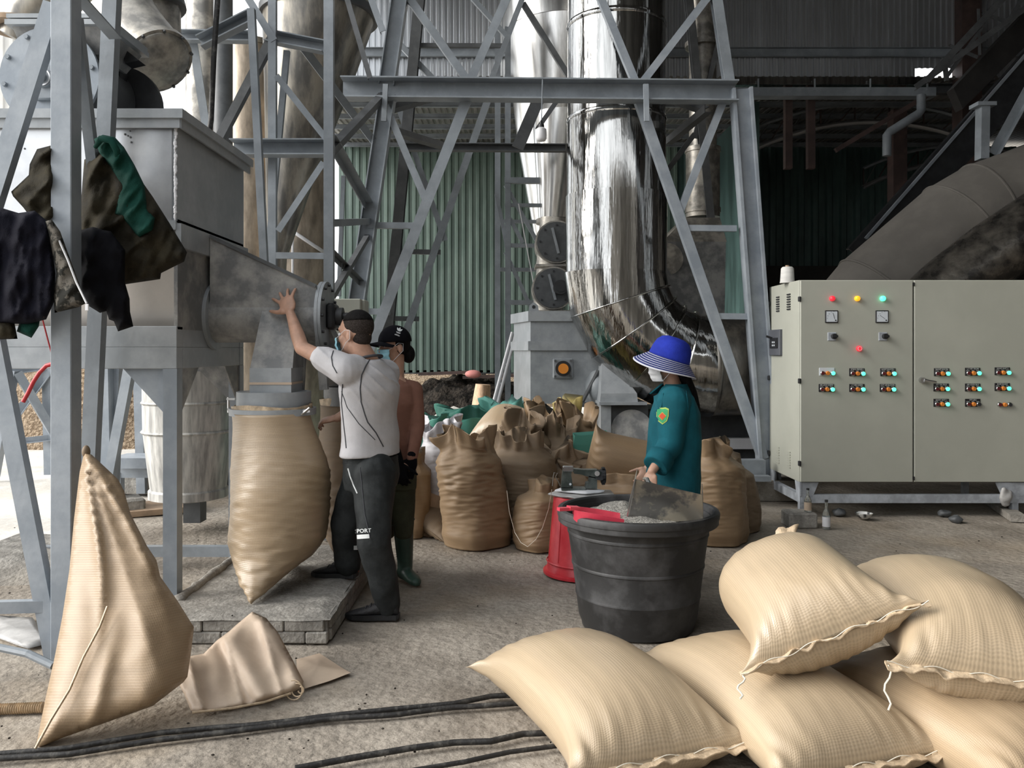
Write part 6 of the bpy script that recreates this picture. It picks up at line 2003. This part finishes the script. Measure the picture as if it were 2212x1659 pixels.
def shoe(parent, heel, toe_dir, L=.28, up=Z, label=None, tab=None):
    d = V(toe_dir); d.z = 0; d.normalize(); w = Z.cross(d)
    g = MB(); R = []
    for t, hw, h0, h1 in ((0, .028, .022, .075), (.06, .036, .022, .09), (.25, .038, .022, .10), (.45, .040, .022, .085), (.65, .047, .022, .06), (.85, .044, .022, .045), (.97, .028, .022, .035), (1.0, .012, .024, .03)):
        c = heel + d * (t * L)
        R.append([c + w * (hw * math.copysign(abs(math.cos(a)) ** .7, math.cos(a))) + Z * ((h0 + h1) / 2 + (h1 - h0) / 2 * math.sin(a)) for a in [2 * PI * j / 20 for j in range(20)]])
    g.loft(R); up_ = part('shoe', g, m_shoe, parent, 60)
    g = MB(); R = []
    for t, hw, lift in ((-.02, .022, .006), (.03, .038, 0), (.3, .040, 0), (.65, .050, 0), (.88, .046, .002), (1.0, .028, .008), (1.03, .010, .012)):
        c = heel + d * (t * L)
        R.append([c + w * hw + Z * lift, c - w * hw + Z * lift, c - w * hw * 1.03 + Z * .028, c + w * hw * 1.03 + Z * .028])
    g.loft(R); part('sole', g, m_black, up_)
    g = MB()
    for k in range(4):
        c = heel + d * (L * (.36 + .09 * k)) + Z * (.098 - .012 * k)
        g.tube([c - w * .028, c + Z * .006, c + w * .028], .0028, 6)
    part('laces', g, m_pipi, up_)
    if tab:
        g = MB(); g.box(heel + Z * .07 - d * .004, (.02, .02, .075), bev=.004); part('heel_tab', g, tab, up_)
    return up_

# ---------------- man in the light grey tee, reaching up to the drum
man = thing('person', 'man in a light grey tee and dark track trousers reaching up to the machine', 'person', G(820, 1338))
fM = V((-.80, .60, 0)).normalized(); lM = Z.cross(fM)       # forward, left (towards the camera)
pel = P(802, 1012, 4.72); nk = P(797, 778, 4.70); hd = P(766, 722, 4.70)
shL, elL, wrL = P(748, 800, 4.56), P(652, 752, 4.66), P(627, 676, 4.80)
shR, elR, wrR = P(835, 808, 4.90), P(770, 880, 5.02), P(728, 903, 4.98)
hipL, knL, anL = P(808, 1022, 4.64), P(807, 1168, 4.53), P(840, 1306, 4.60)
hipR, knR, anR = P(788, 1018, 4.82), P(746, 1130, 4.86), P(752, 1218, 4.92)
body = MB()
lh = head(body, hd, V((-.93, .37, -.05)), V((.06, 0, 1)))
hf = V((-.93, .37, -.05)).normalized(); hu = V((.06, 0, 1)); hu = (hu - hf * hu.dot(hf)).normalized()
body.limb([hd - hu * .07 - hf * .02, nk + V((0, 0, -.03))], [.062, .068])
chest = (shL + shR) / 2 - Z * .10
body.loft([ring(pel, lM * .15, fM * .10), ring(pel.lerp(nk, .35), lM * .14, fM * .095), ring(chest, lM * .165, fM * .11), ring(nk - Z * .06, lM * .13, fM * .07), ring(nk, lM * .06, fM * .05)])
body.limb([shL, elL, elL.lerp(wrL, .35), wrL], [.052, .041, .041, .026])
body.limb([shR, elR, wrR], [.048, .038, .026])
body.limb([hipL, knL, anL], [.08, .055, .04])
body.limb([hipR, knR, anR], [.08, .055, .04])
hand(body, wrL, P(615, 640, 4.87) - wrL, V((-.15, -1, .25)), side=-1, spread=.75, curl=.10, thumb=.95, s=1.22)
hand(body, wrR, V((-.8, .1, -.15)), V((.1, -.3, .9)), side=1, spread=.2, curl=.5)
mman = organic(body, .0065, 3)
part_mesh('body', mman, m_skin, man)
# hair: clipped sides, dark top
g = MB(); g.ell(hd + hu * .046 - hf * .026, hf, lh, hu, .093, .0815, .090, 28, 18); g.ell(hd - hu * .02 - hf * .045, hf, lh, hu, .055, .066, .06, 20, 12)
top = [p for p in g.v]
hv = organic(g, .008, 1)
part_mesh('clipped_hair', hv, m_stub, man)
g = MB(); R = []
for i in range(10):
    t = PI * .5 * (i / 9) * .80
    R.append([hd + hu * (.046 + .0935 * math.cos(t)) - hf * .025 + (hf * (math.cos(a) * .0945) + lh * (math.sin(a) * .0825)) * math.sin(t) for a in [2 * PI * j / 32 for j in range(32)]])
g.loft(R); part('hair_top', g, m_hair, man, 179)
for k in (-1, 1):
    g = MB(); e = hd + hf * .078 + lh * (.032 * k) - hu * -.002; g.ball(e, .0095, 12); part('eye', g, m_white, man, 179)
    g = MB(); g.ball(e + hf * .0075, .006, 10); part('iris', g, m_ink, man, 179)
    g = MB(); g.tube([hd + hf * .094 + lh * (.014 * k) + hu * .027, hd + hf * .09 + lh * (.035 * k) + hu * .033, hd + hf * .078 + lh * (.055 * k) + hu * .026], .0045, 6); part('eyebrow', g, m_hair, man)
def facemask(parent, hc, f, l, u, mt, nm='face_mask', s=1.0):
    g = MB()
    def fm(a, b):
        th = (a - .5) * 2.5
        y = .080 * s * math.sin(th)
        x = (.055 + .058 * max(0, math.cos(th)) ** .8) * s * (1.05 - .25 * abs(b - .45)) + .006 * math.sin(b * 18) * .3
        z = (-.018 - .098 * b) * s
        x -= .012 * b
        return hc + f * x + l * y * (1 - .12 * b) + u * z
    vs = [fm(i / 24, j / 14) for j in range(15) for i in range(25)]
    off = len(vs)
    vs2 = [p - f * .004 for p in vs]
    fs = []
    for j in range(14):
        for i in range(24):
            a = j * 25 + i
            fs.append((a, a + 1, a + 26, a + 25)); fs.append((off + a + 25, off + a + 26, off + a + 1, off + a))
    bd = [i for i in range(25)] + [24 + 25 * j for j in range(1, 15)] + [14 * 25 + i for i in range(23, -1, -1)] + [25 * j for j in range(13, 0, -1)]
    for k in range(len(bd)):
        a, b = bd[k], bd[(k + 1) % len(bd)]
        fs.append((a, b, b + off, a + off))
    g.add(vs + vs2, fs)
    o = part(nm, g, mt, parent, 179)
    for k in (-1, 1):
        g = MB(); ear = hc + l * (.088 * k * s) - f * .006 * s - u * .0 
        e0, e1 = fm(1 if k > 0 else 0, .06), fm(1 if k > 0 else 0, .95)
        g.tube([e0, ear + u * .02 + f * .015, ear + u * .016 - f * .02, ear - u * .03 - f * .018, ear - u * .05 + f * .008, e1], .0014, 6); part('ear_loop', g, m_white, o, 179)
    return o
facemask(man, hd, hf, lh, hu, m_mask)
# tee shirt
sh_ = MB()
wst = P(800, 990, 4.72)
sh_.loft([ring(wst + V((.0, 0, .02)) + (lM * .0), lM * .195, fM * .14), ring(wst + V((0, 0, .08)), lM * .185, fM * .130), ring(wst.lerp(nk, .42), lM * .178, fM * .128), ring(wst.lerp(nk, .70) , lM * .200, fM * .138), ring(wst.lerp(nk, .86), lM * .190, fM * .115), ring(nk - Z * .022, lM * .12, fM * .085), ring(nk + Z * .004 - fM * .01, lM * .072, fM * .066)])
sl = shL.lerp(elL, .52)
sh_.limb([shL + (shR - shL) * .18, shL, sl], [.095, .088, .070])
d = (elL - shL).normalized(); a_, b_ = frame(d)
sh_.loft([ring(shL, a_ * .086, b_ * .086), ring(sl, a_ * .066, b_ * .074)])
slr = shR.lerp(elR, .6)
sh_.limb([shR + (shL - shR) * .18, shR, slr], [.09, .084, .068])
def teefold(p, n):
    w = (p.z * .9 + p.x * .75) * 42 + 2.5 * noise.noise(p * 3.0)
    r = (1 - abs(math.sin(w))) ** 3
    k = max(0, noise.noise(p * 4.2 + V((7, 0, 0)))) * 1.6
    low = .010 * noise.noise(p * 7.0)
    return n * (.011 * r * k + low)
tee = organic(sh_, .0085, 5, teefold)
to = part_mesh('tee_shirt', tee, m_tee, man)
bv = bvh_of([to])
def seam(bv, pp, parent, nm, r=.0035, mt=None, lift=.001, Y0=4.7):
    pts = [onto(bv, p.x, p.y, lift, Y0) for p in densify(pp, 5)]
    g = MB(); g.tube(pts, r, 6); return part(nm, g, mt or m_pipi, parent, 60)
seam(bv, [(803, 770), (790, 790), (781, 810), (778, 840), (780, 868), (788, 895), (794, 912), (812, 935), (828, 965)], to, 'piping')
seam(bv, [(740, 830), (738, 870), (742, 910), (746, 945), (748, 968)], to, 'piping', .003)
seam(bv, [(720, 758), (716, 772), (719, 790), (728, 806)], to, 'piping', .003)
seam(bv, [(738, 845), (750, 880), (775, 915), (810, 950)], to, 'piping', .0022)
g = MB(); g.tube([nk + Z * .012 - fM * .008 + lM * (.070 * math.cos(a)) + fM * (.064 * math.sin(a)) + Z * (-.016 * math.sin(a)) for a in [2 * PI * j / 32 for j in range(33)]], .008, 8); part('neck_rib', g, m_pipi, to, 60)
# trousers
tr = MB()
tr.loft([ring(P(801, 984, 4.72), lM * .165, fM * .115), ring(pel + Z * .05, lM * .175, fM * .12), ring(pel - Z * .04, lM * .182, fM * .13), ring(pel - Z * .11, lM * .165, fM * .115)])
tr.limb([hipL, hipL.lerp(knL, .5), knL, knL.lerp(anL, .5), anL, anL - Z * .02], [.122, .106, .088, .080, .066, .062], 20)
tr.limb([hipR, hipR.lerp(knR, .5), knR, knR.lerp(anR, .5), anR], [.112, .10, .086, .08, .072], 20)
trm = organic(tr, .0085, 4, wrinkle(.010, 6.0, (1, 1, .8), 8.0))
tro = part_mesh('track_trousers', trm, m_trou, man)
bt = bvh_of([tro])
g = MB(); wb_ = [P(801, 993, 4.72) + lM * (.170 * math.cos(a)) + fM * (.120 * math.sin(a)) for a in [2 * PI * j / 40 for j in range(41)]]
for dz in (-.012, .0, .012):
    g.tube([p + Z * dz for p in wb_], .009, 6)
part('waistband', g, m_trou, man, 60)
# zip pocket, stripe and lettering on the trousers
seam(bt, [(752, 1012), (757, 1030), (764, 1048), (772, 1066)], tro, 'pocket_zip', .004, m_print)
seam(bt, [(778, 1010), (783, 1060), (788, 1110), (800, 1165)], tro, 'side_seam', .0025)
def decal(bv, txt_or_polys, cxp, cyp, k, parent, nm, mt, rot=0, lift=.003, Y0=4.6, bold=True):
    """flat print laid on the cloth behind a place in the picture (k = picture px per unit)"""
    if isinstance(txt_or_polys, str):
        me = textmesh(txt_or_polys, 1.0, bold)
        pts = [(v.co.x, v.co.y) for v in me.vertices]; fs = [tuple(p.vertices) for p in me.polygons]
    else:
        pts, fs = txt_or_polys
    ca, sa = math.cos(rot), math.sin(rot)
    g = MB(); g.add([onto(bv, cxp + k * (x * ca + y * sa), cyp + k * (x * sa - y * ca), lift, Y0) for x, y in pts], fs)
    return part(nm, g, mt, parent, fix=False)
def gridpoly(w, h, nx=8, ny=3):
    pts = [(-w / 2 + w * i / nx, -h / 2 + h * j / ny) for j in range(ny + 1) for i in range(nx + 1)]
    fs = [(j * (nx + 1) + i, j * (nx + 1) + i + 1, (j + 1) * (nx + 1) + i + 1, (j + 1) * (nx + 1) + i) for j in range(ny) for i in range(nx)]
    return pts, fs
decal(bt, 'SPORT', 784, 1147, 12, tro, 'sport_lettering', m_print, -.06)
decal(bt, gridpoly(26, 9), 785, 1159, 1, tro, 'white_stripe', m_print, -.07)
decal(bt, gridpoly(9, 9), 768, 1183, 1, tro, 'white_stripe', m_print, 0)
shoe(man, V((anL.x + .055, anL.y - .01, .0)), V((-.97, .02, 0)), .285)
shoe(man, V((anR.x + .05, anR.y, .138)), V((-.97, .12, 0)), .27, tab=m_orangetab)

# ---------------- woman in the black cap
wom = thing('person', 'woman in a black cap and dusty rose top standing behind the man', 'person', G(870, 1255))
Yw = 5.35
fW = V((-.62, -.78, 0)).normalized(); lW = Z.cross(fW)
pw, nw, hw_ = P(858, 1020, Yw), P(855, 812, Yw), P(850, 748, Yw - .02)
sL, eL, wL = P(893, 842, Yw), P(902, 922, Yw - .06), P(890, 990, Yw - .16)
sR, eR, wR = P(826, 842, Yw + .02), P(840, 930, Yw - .08), P(861, 1000, Yw - .18)
hL, kL, aL = P(868, 1030, Yw), P(872, 1130, Yw - .02), P(874, 1215, Yw)
hR, kR, aR = P(852, 1030, Yw + .04), P(835, 1130, Yw + .12), P(800, 1205, Yw + .15)
b = MB()
fH = V((-.80, -.58, -.04)).normalized(); uH = V((0, 0, 1)); uH = (uH - fH * uH.dot(fH)).normalized()
lH = head(b, hw_, fH, uH, .95)
b.limb([hw_ - uH * .07 - fH * .02, nw - Z * .03], [.050, .054])
b.loft([ring(pw, lW * .10, fW * .07), ring(pw.lerp(nw, .4), lW * .095, fW * .07), ring(pw.lerp(nw, .72), lW * .135, fW * .095), ring(nw - Z * .05, lW * .11, fW * .06), ring(nw, lW * .05, fW * .045)])
b.limb([sL, eL, wL], [.042, .034, .024]); b.limb([sR, eR, wR], [.042, .034, .024])
b.limb([hL, kL, aL], [.075, .05, .038]); b.limb([hR, kR, aR], [.075, .05, .038])
hand(b, wL, V((-.25, -.1, -1)), V((.2, -1, 0)), 1, .15, .35, .9)
hand(b, wR, V((.2, -.1, -1)), V((-.2, -1, 0)), -1, .15, .35, .9)
part_mesh('body', organic(b, .0065, 3), m_skin, wom)
g = MB()
hand(g, wL, V((-.25, -.1, -1)), V((.2, -1, 0)), 1, .15, .35, 1.05); g.limb([wL + Z * .02, wL - Z * .04], [.032, .034])
part_mesh('glove', organic(g, .006, 2), m_bksw, wom)
g = MB()
hand(g, wR, V((.2, -.1, -1)), V((-.2, -1, 0)), -1, .15, .35, 1.05); g.limb([wR.lerp(eR, .35), wR, wR - Z * .04], [.036, .034, .034])
part_mesh('glove', organic(g, .006, 2), m_bksw, wom)
t_ = MB()
t_.loft([ring(pw + Z * .03, lW * .125, fW * .10), ring(pw.lerp(nw, .4), lW * .118, fW * .10), ring(pw.lerp(nw, .72), lW * .150, fW * .115), ring(nw - Z * .06, lW * .125, fW * .08), ring(nw - Z * .015, lW * .062, fW * .055)])
t_.limb([sL + (sR - sL) * .15, sL, eL, wL + Z * .005], [.066, .060, .047, .035], 16)
t_.limb([sR + (sL - sR) * .15, sR, eR, eR.lerp(wR, .55)], [.066, .060, .047, .038], 16)
part_mesh('rose_top', organic(t_, .008, 4, wrinkle(.004, 6, (1, 1, .7), 13)), m_rose, wom)
t_ = MB()
t_.loft([ring(pw + Z * .06, lW * .12, fW * .09), ring(pw, lW * .140, fW * .108), ring(pw - Z * .1, lW * .14, fW * .10)])
t_.limb([hL, hL.lerp(kL, .5), kL, kL - Z * .05], [.095, .082, .066, .062], 18); t_.limb([hR, hR.lerp(kR, .5), kR, kR - Z * .05], [.095, .082, .066, .062], 18)
part_mesh('olive_trousers', organic(t_, .008, 3, wrinkle(.005, 7, (1, 1, .8), 17)), m_olive, wom)
def boot(parent, knee, ank, toe):
    g = MB(); toe = V(toe).normalized(); an = V((ank.x, ank.y, 0))
    g.limb([knee, knee.lerp(ank, .5), ank + Z * .02, an + Z * .06], [.068, .060, .050, .048], 20)
    R = []
    w = Z.cross(toe)
    for t, hw2, h in ((-.07, .02, .06), (-.055, .036, .09), (.0, .042, .11), (.06, .042, .085), (.12, .047, .065), (.165, .035, .05), (.185, .012, .035)):
        c = an + toe * t
        R.append([c + w * (hw2 * math.cos(a)) + Z * (h / 2 + h / 2 * math.sin(a)) for a in [2 * PI * j / 18 for j in range(18)]])
    g.loft(R)
    o = part_mesh('rubber_boot', organic(g, .008, 3), m_boot, parent)
    g = MB(); g.tube([knee + V((.069 * math.cos(a), .069 * math.sin(a), .0)) for a in [2 * PI * j / 24 for j in range(25)]], .007, 6); part('boot_rim', g, m_boot, o, 60)
    return o
boot(wom, P(871, 1122, Yw), P(875, 1222, Yw), (.55, -.83, 0))
boot(wom, kR, V((aR.x, aR.y, .1)), (-.6, -.7, 0))
facemask(wom, hw_, fH, lH, uH, m_mask, s=.95)
for k in (-1, 1):
    g = MB(); e = hw_ + fH * .080 + lH * (.032 * k) + uH * .004; g.ell(e, fH, lH, uH, .009, .013, .007); part('eye', g, m_white, wom, 179)
    g = MB(); g.ball(e + fH * .007, .0055, 10); part('iris', g, m_ink, wom, 179)
    g = MB(); g.tube([hw_ + fH * .09 + lH * (.012 * k) + uH * .022, hw_ + fH * .086 + lH * (.033 * k) + uH * .027, hw_ + fH * .072 + lH * (.052 * k) + uH * .02], .004, 6); part('eyebrow', g, m_hair, wom)
g = MB(); g.ell(hw_ + uH * .03 - fH * .025, fH, lH, uH, .092, .079, .10, 24, 16); g.ell(hw_ - fH * .105 - uH * .055, fH, lH, uH, .045, .05, .06, 16, 10); part_mesh('hair', organic(g, .008, 2), m_hair, wom)
cap = MB(); R = []
for i in range(12):
    t = PI * .5 * i / 11
    R.append([hw_ + uH * (.028 + .108 * math.cos(t)) - fH * .012 + (fH * (math.cos(a) * .112) + lH * (math.sin(a) * .095)) * math.sin(max(t, .03)) for a in [2 * PI * j / 36 for j in range(36)]])
cap.loft(R)
co = part('baseball_cap', cap, m_bksw, wom, 179)
g = MB()
def brim(u, v):
    a = (u - .5) * 2.3
    r = .10 + .085 * v * math.cos(a * .9)
    return hw_ + uH * (.030 - .012 * v - .030 * math.sin(a) ** 2 * 1.0) + fH * (r * math.cos(a) - .004) + lH * (.097 * math.sin(a) * (1 + .05 * v))
n1, n2 = 24, 7
vs = [brim(i / (n1 - 1), j / (n2 - 1)) for j in range(n2) for i in range(n1)]
vs2 = [p + uH * .004 for p in vs]
fs = []
for j in range(n2 - 1):
    for i in range(n1 - 1):
        a = j * n1 + i; fs += [(a, a + 1, a + n1 + 1, a + n1), tuple(k + len(vs) for k in (a + n1, a + n1 + 1, a + 1, a))]
for i in range(n1 - 1):
    a = (n2 - 1) * n1 + i; fs.append((a, a + 1, a + 1 + len(vs), a + len(vs)))
g.add(vs + vs2, fs); br_ = part('peak', g, m_bksw, co, 179)
bc2 = bvh_of([co])
# three-leaf mark with striped foot and a word under it
leaf = []
def leafpoly(ang, L, w):
    pts = []
    for t, ww in ((0, .1), (.35, 1), (.7, .75), (1, 0), (.7, -.75), (.35, -1)):
        x, y = ww * w, t * L
        pts.append((x * math.cos(ang) + y * math.sin(ang), y * math.cos(ang) - x * math.sin(ang)))
    return pts
pts, fs = [], []
for ang in (-.75, 0, .75):
    q = leafpoly(ang, 9, 2.1); fs.append(tuple(range(len(pts), len(pts) + 6))); pts += [(x, y + 1) for x, y in q]
for k in range(2):
    q = [(-5 + k, -1.0 - 1.6 * k), (5 - k, -1.0 - 1.6 * k), (5 - k, -1.9 - 1.6 * k), (-5 + k, -1.9 - 1.6 * k)]; fs.append(tuple(range(len(pts), len(pts) + 4))); pts += q
decal(bc2, (pts, fs), 861, 717, 1.0, co, 'leaf_emblem', m_print, .35, .003, Yw)
decal(bc2, 'adidas', 858, 724, 4.5, co, 'emblem_word', m_print, .35, .003, Yw)

# ---------------- person in the blue hat and teal work jacket
hp = thing('person', 'worker in a blue striped sun hat and teal work jacket at the tub', 'person', G(1450, 1255))
Yh_ = 5.25
fP = V((-.97, -.2, 0)).normalized(); lP = Z.cross(fP)
pp_, np_, hc = P(1452, 1035, Yh_), P(1456, 832, Yh_), P(1438, 782, Yh_)
sL, eL, wL = P(1455, 868, Yh_ - .16), P(1448, 960, Yh_ - .20), P(1408, 1018, Yh_ - .32)
sR, eR, wR = P(1462, 868, Yh_ + .17), P(1440, 955, Yh_ + .15), P(1400, 1010, Yh_ + .0)
hL, kL, aL = P(1458, 1045, Yh_ - .08), P(1450, 1150, Yh_ - .1), P(1462, 1235, Yh_ - .08)
hR, kR, aR = P(1452, 1045, Yh_ + .1), P(1440, 1150, Yh_ + .08), P(1455, 1230, Yh_ + .1)
b = MB()
fH = V((-.96, -.25, -.08)).normalized(); uH = Z - fH * Z.dot(fH); uH.normalize()
lH = head(b, hc, fH, uH, .95)
b.limb([hc - uH * .07 - fH * .02, np_ - Z * .04], [.050, .056])
b.loft([ring(pp_, lP * .14, fP * .10), ring(pp_.lerp(np_, .4), lP * .125, fP * .09), ring(pp_.lerp(np_, .72), lP * .15, fP * .10), ring(np_ - Z * .05, lP * .12, fP * .06), ring(np_, lP * .05, fP * .045)])
b.limb([sL, eL, wL], [.046, .038, .027]); b.limb([sR, eR, wR], [.044, .036, .025])
b.limb([hL, kL, aL], [.075, .05, .038]); b.limb([hR, kR, aR], [.075, .05, .038])
hand(b, wL, V((-.35, -.25, -.9)), V((-.5, -.85, .3)), -1, .08, .8, .95, thumb=.35)
hand(b, wR, V((-.5, -.3, -.8)), V((0, -1, 0)), 1, .15, .4, .92)
part_mesh('body', organic(b, .0065, 3), m_skin, hp)
t_ = MB()
hm = P(1447, 1072, Yh_)
t_.loft([ring(hm, lP * .215, fP * .178), ring(pp_ + Z * .02, lP * .205, fP * .175), ring(pp_.lerp(np_, .42) - fP * .01, lP * .195, fP * .160), ring(pp_.lerp(np_, .70) - fP * .01, lP * .195, fP * .145), ring(np_ - Z * .075 - fP * .005, lP * .165, fP * .105), ring(np_ - Z * .01, lP * .075, fP * .068)])
t_.limb([sL + (sR - sL) * .2, sL, eL, eL.lerp(wL, .55)], [.105, .098, .078, .066], 20)
t_.limb([sR + (sL - sR) * .2, sR, eR, eR.lerp(wR, .6)], [.1, .095, .074, .06], 20)
jm = organic(t_, .0085, 4, wrinkle(.0085, 5.0, (1.1, 1.1, .55), 23))
jk = part_mesh('work_jacket', jm, m_teal, hp)
# rolled cuff
cc0, cc1 = eL.lerp(wL, .42), eL.lerp(wL, .82)
d = (cc1 - cc0).normalized(); a_, b_ = frame(d)
g = MB(); R = []
for t, r in ((0, .074), (.05, .083), (.5, .082), (.95, .080), (1.0, .072), (.97, .05)):
    R.append([cc0.lerp(cc1, t) + (a_ * math.cos(an) + b_ * math.sin(an)) * (r * (1 + .05 * math.sin(3 * an + t * 2))) for an in [2 * PI * j / 28 for j in range(28)]])
g.loft(R); part('rolled_cuff', g, m_teal, jk, 179)
# collar
g = MB(); R = []
for i in range(25):
    an = -PI * .85 + PI * 1.7 * i / 24 + PI
    o = fP * (math.cos(an + PI) * -1) + lP * math.sin(an)
    o = fP * math.cos(an) + lP * math.sin(an)
    fr_ = max(0, math.cos(an - 0))
    p0 = np_ - Z * .005 + o * .070
    p1 = np_ - Z * .055 + o * (.105 + .05 * max(0, o.dot(fP)))
    R.append([p0 + Z * .012, p0 + o * .012 + Z * .014, p1 + o * .006, p1 - Z * .004])
g.loft(R); part('collar', g, m_teal, jk, 60)
bj = bvh_of([jk])
seam(bj, [(1482, 845), (1486, 880), (1484, 930), (1478, 990)], jk, 'armhole_seam', .003, m_teal)
g = MB(); pf = [onto(bj, x, y, .006, Yh_) for x, y in ((1418, 857), (1434, 850), (1430, 880), (1420, 890))]; g.prism(pf, V((-.01, .02, 0))); part('pocket_flap', g, m_teal, jk)
# sleeve shield badge
shield = [(-13, 17), (-6, 19), (0, 18), (6, 19), (13, 16), (12.5, 0), (9, -11), (0, -18), (-9, -11), (-13, 0)]
def poly_fan(pts, s=1.0):
    q = [(0, 0)] + [(x * s, y * s) for x, y in pts]
    n = len(pts)
    return q, [(0, 1 + i, 1 + (i + 1) % n) for i in range(n)]
BX, BY = 1432, 899
decal(bj, poly_fan(shield, 1.0), BX, BY, 1, jk, 'badge_border', M('badge_lime', (.42, .55, .12), .8), 0, .004, Yh_)
decal(bj, poly_fan(shield, .84), BX, BY, 1, jk, 'badge_field', M('badge_green', (.05, .35, .14), .8), 0, .0055, Yh_)
decal(bj, poly_fan([(0, 9), (8, 0), (0, -9), (-8, 0)]), BX, BY, 1, jk, 'badge_diamond_edge', M('badge_gold', (.60, .38, .06), .8), 0, .007, Yh_)
decal(bj, poly_fan([(0, 7.5), (6.5, 0), (0, -7.5), (-6.5, 0)]), BX, BY, 1, jk, 'badge_diamond', M('badge_red', (.62, .08, .03), .8), 0, .008, Yh_)
# trousers, boots
t_ = MB(); t_.limb([hL, kL, aL], [.1, .075, .062], 18); t_.limb([hR, kR, aR], [.1, .075, .062], 18)
part_mesh('work_trousers', organic(t_, .009, 3, wrinkle(.005, 7, (1, 1, .8), 27)), m_teal, hp)
boot(hp, kL - Z * .08, aL, (-1, -.1, 0)); boot(hp, kR - Z * .08, aR, (-1, .05, 0))
facemask(hp, hc, fH, lH, uH, m_maskw, s=1.0)
for k in (-1, 1):
    g = MB(); e = hc + fH * .080 + lH * (.032 * k) + uH * .004; g.ball(e, .010, 12); part('eye', g, m_white, hp, 179)
    g = MB(); g.ball(e + fH * .007, .0055, 10); part('iris', g, m_ink, hp, 179)
g = MB(); g.ell(hc + uH * .03 - fH * .025, fH, lH, uH, .090, .078, .10, 24, 16)
pt = [P(1478, 812, Yh_), P(1495, 850, Yh_ + .02), P(1506, 890, Yh_ + .02), P(1508, 910, Yh_ + .02)]
g.limb([hc - fH * .07 - uH * .05] + pt, [.05, .038, .034, .026, .012]); part_mesh('hair', organic(g, .008, 2), m_hair, hp)
# sun hat: felt crown, drooping striped brim
ht = V((.34, -.10, 1)).normalized()        # hat axis tipped back
hf2 = (fH - ht * fH.dot(ht)).normalized(); hl2 = ht.cross(hf2)
hb = P(1445, 776, Yh_)
g = MB(); R = []
for r, h in ((.128, .0), (.126, .02), (.120, .06), (.108, .10), (.085, .128), (.05, .142), (.005, .145)):
    R.append([hb + ht * h + (hf2 * math.cos(a) * 1.06 + hl2 * math.sin(a)) * r for a in [2 * PI * j / 40 for j in range(40)]])
g.loft(R); hat = part('sun_hat_crown', g, m_hat, hp, 179)
m_str_a = M('hat_stripe_navy', (.02, .03, .14), .8); m_str_b = M('hat_stripe_white', (.62, .62, .68), .8)
nb_ = 15
for k in range(nb_):
    def bp_(t, a):
        r = .120 + .080 * t * (1 + .10 * math.cos(a))
        wv = .012 * math.sin(2 * a + .6) * t
        return hb + ht * (.012 - .080 * t - wv) + (hf2 * math.cos(a) * 1.05 + hl2 * math.sin(a)) * r
    t0, t1 = (k + (.25 if k % 2 else 0)) / nb_ if False else k / nb_, (k + 1) / nb_
    if k % 2 == 0: t0, t1 = (k + .28) / nb_, (k + .72) / nb_
    else: t0, t1 = (k - .28) / nb_, (k + 1.28) / nb_
    if k == 0: t0 = 0
    if k == nb_ - 1: t1 = 1
    ri = [[bp_(t0, a) + ht * .003 for a in [2 * PI * j / 56 for j in range(56)]], [bp_(t1, a) + ht * .003 for a in [2 * PI * j / 56 for j in range(56)]],
          [bp_(t1, a) - ht * .002 for a in [2 * PI * j / 56 for j in range(56)]], [bp_(t0, a) - ht * .002 for a in [2 * PI * j / 56 for j in range(56)]]]
    g = MB(); g.loft(ri, cap=False, loop=True); part('brim_stripe', g, m_hat if k < 1 else (m_str_b if k % 2 == 0 else m_str_a), hat, 60)
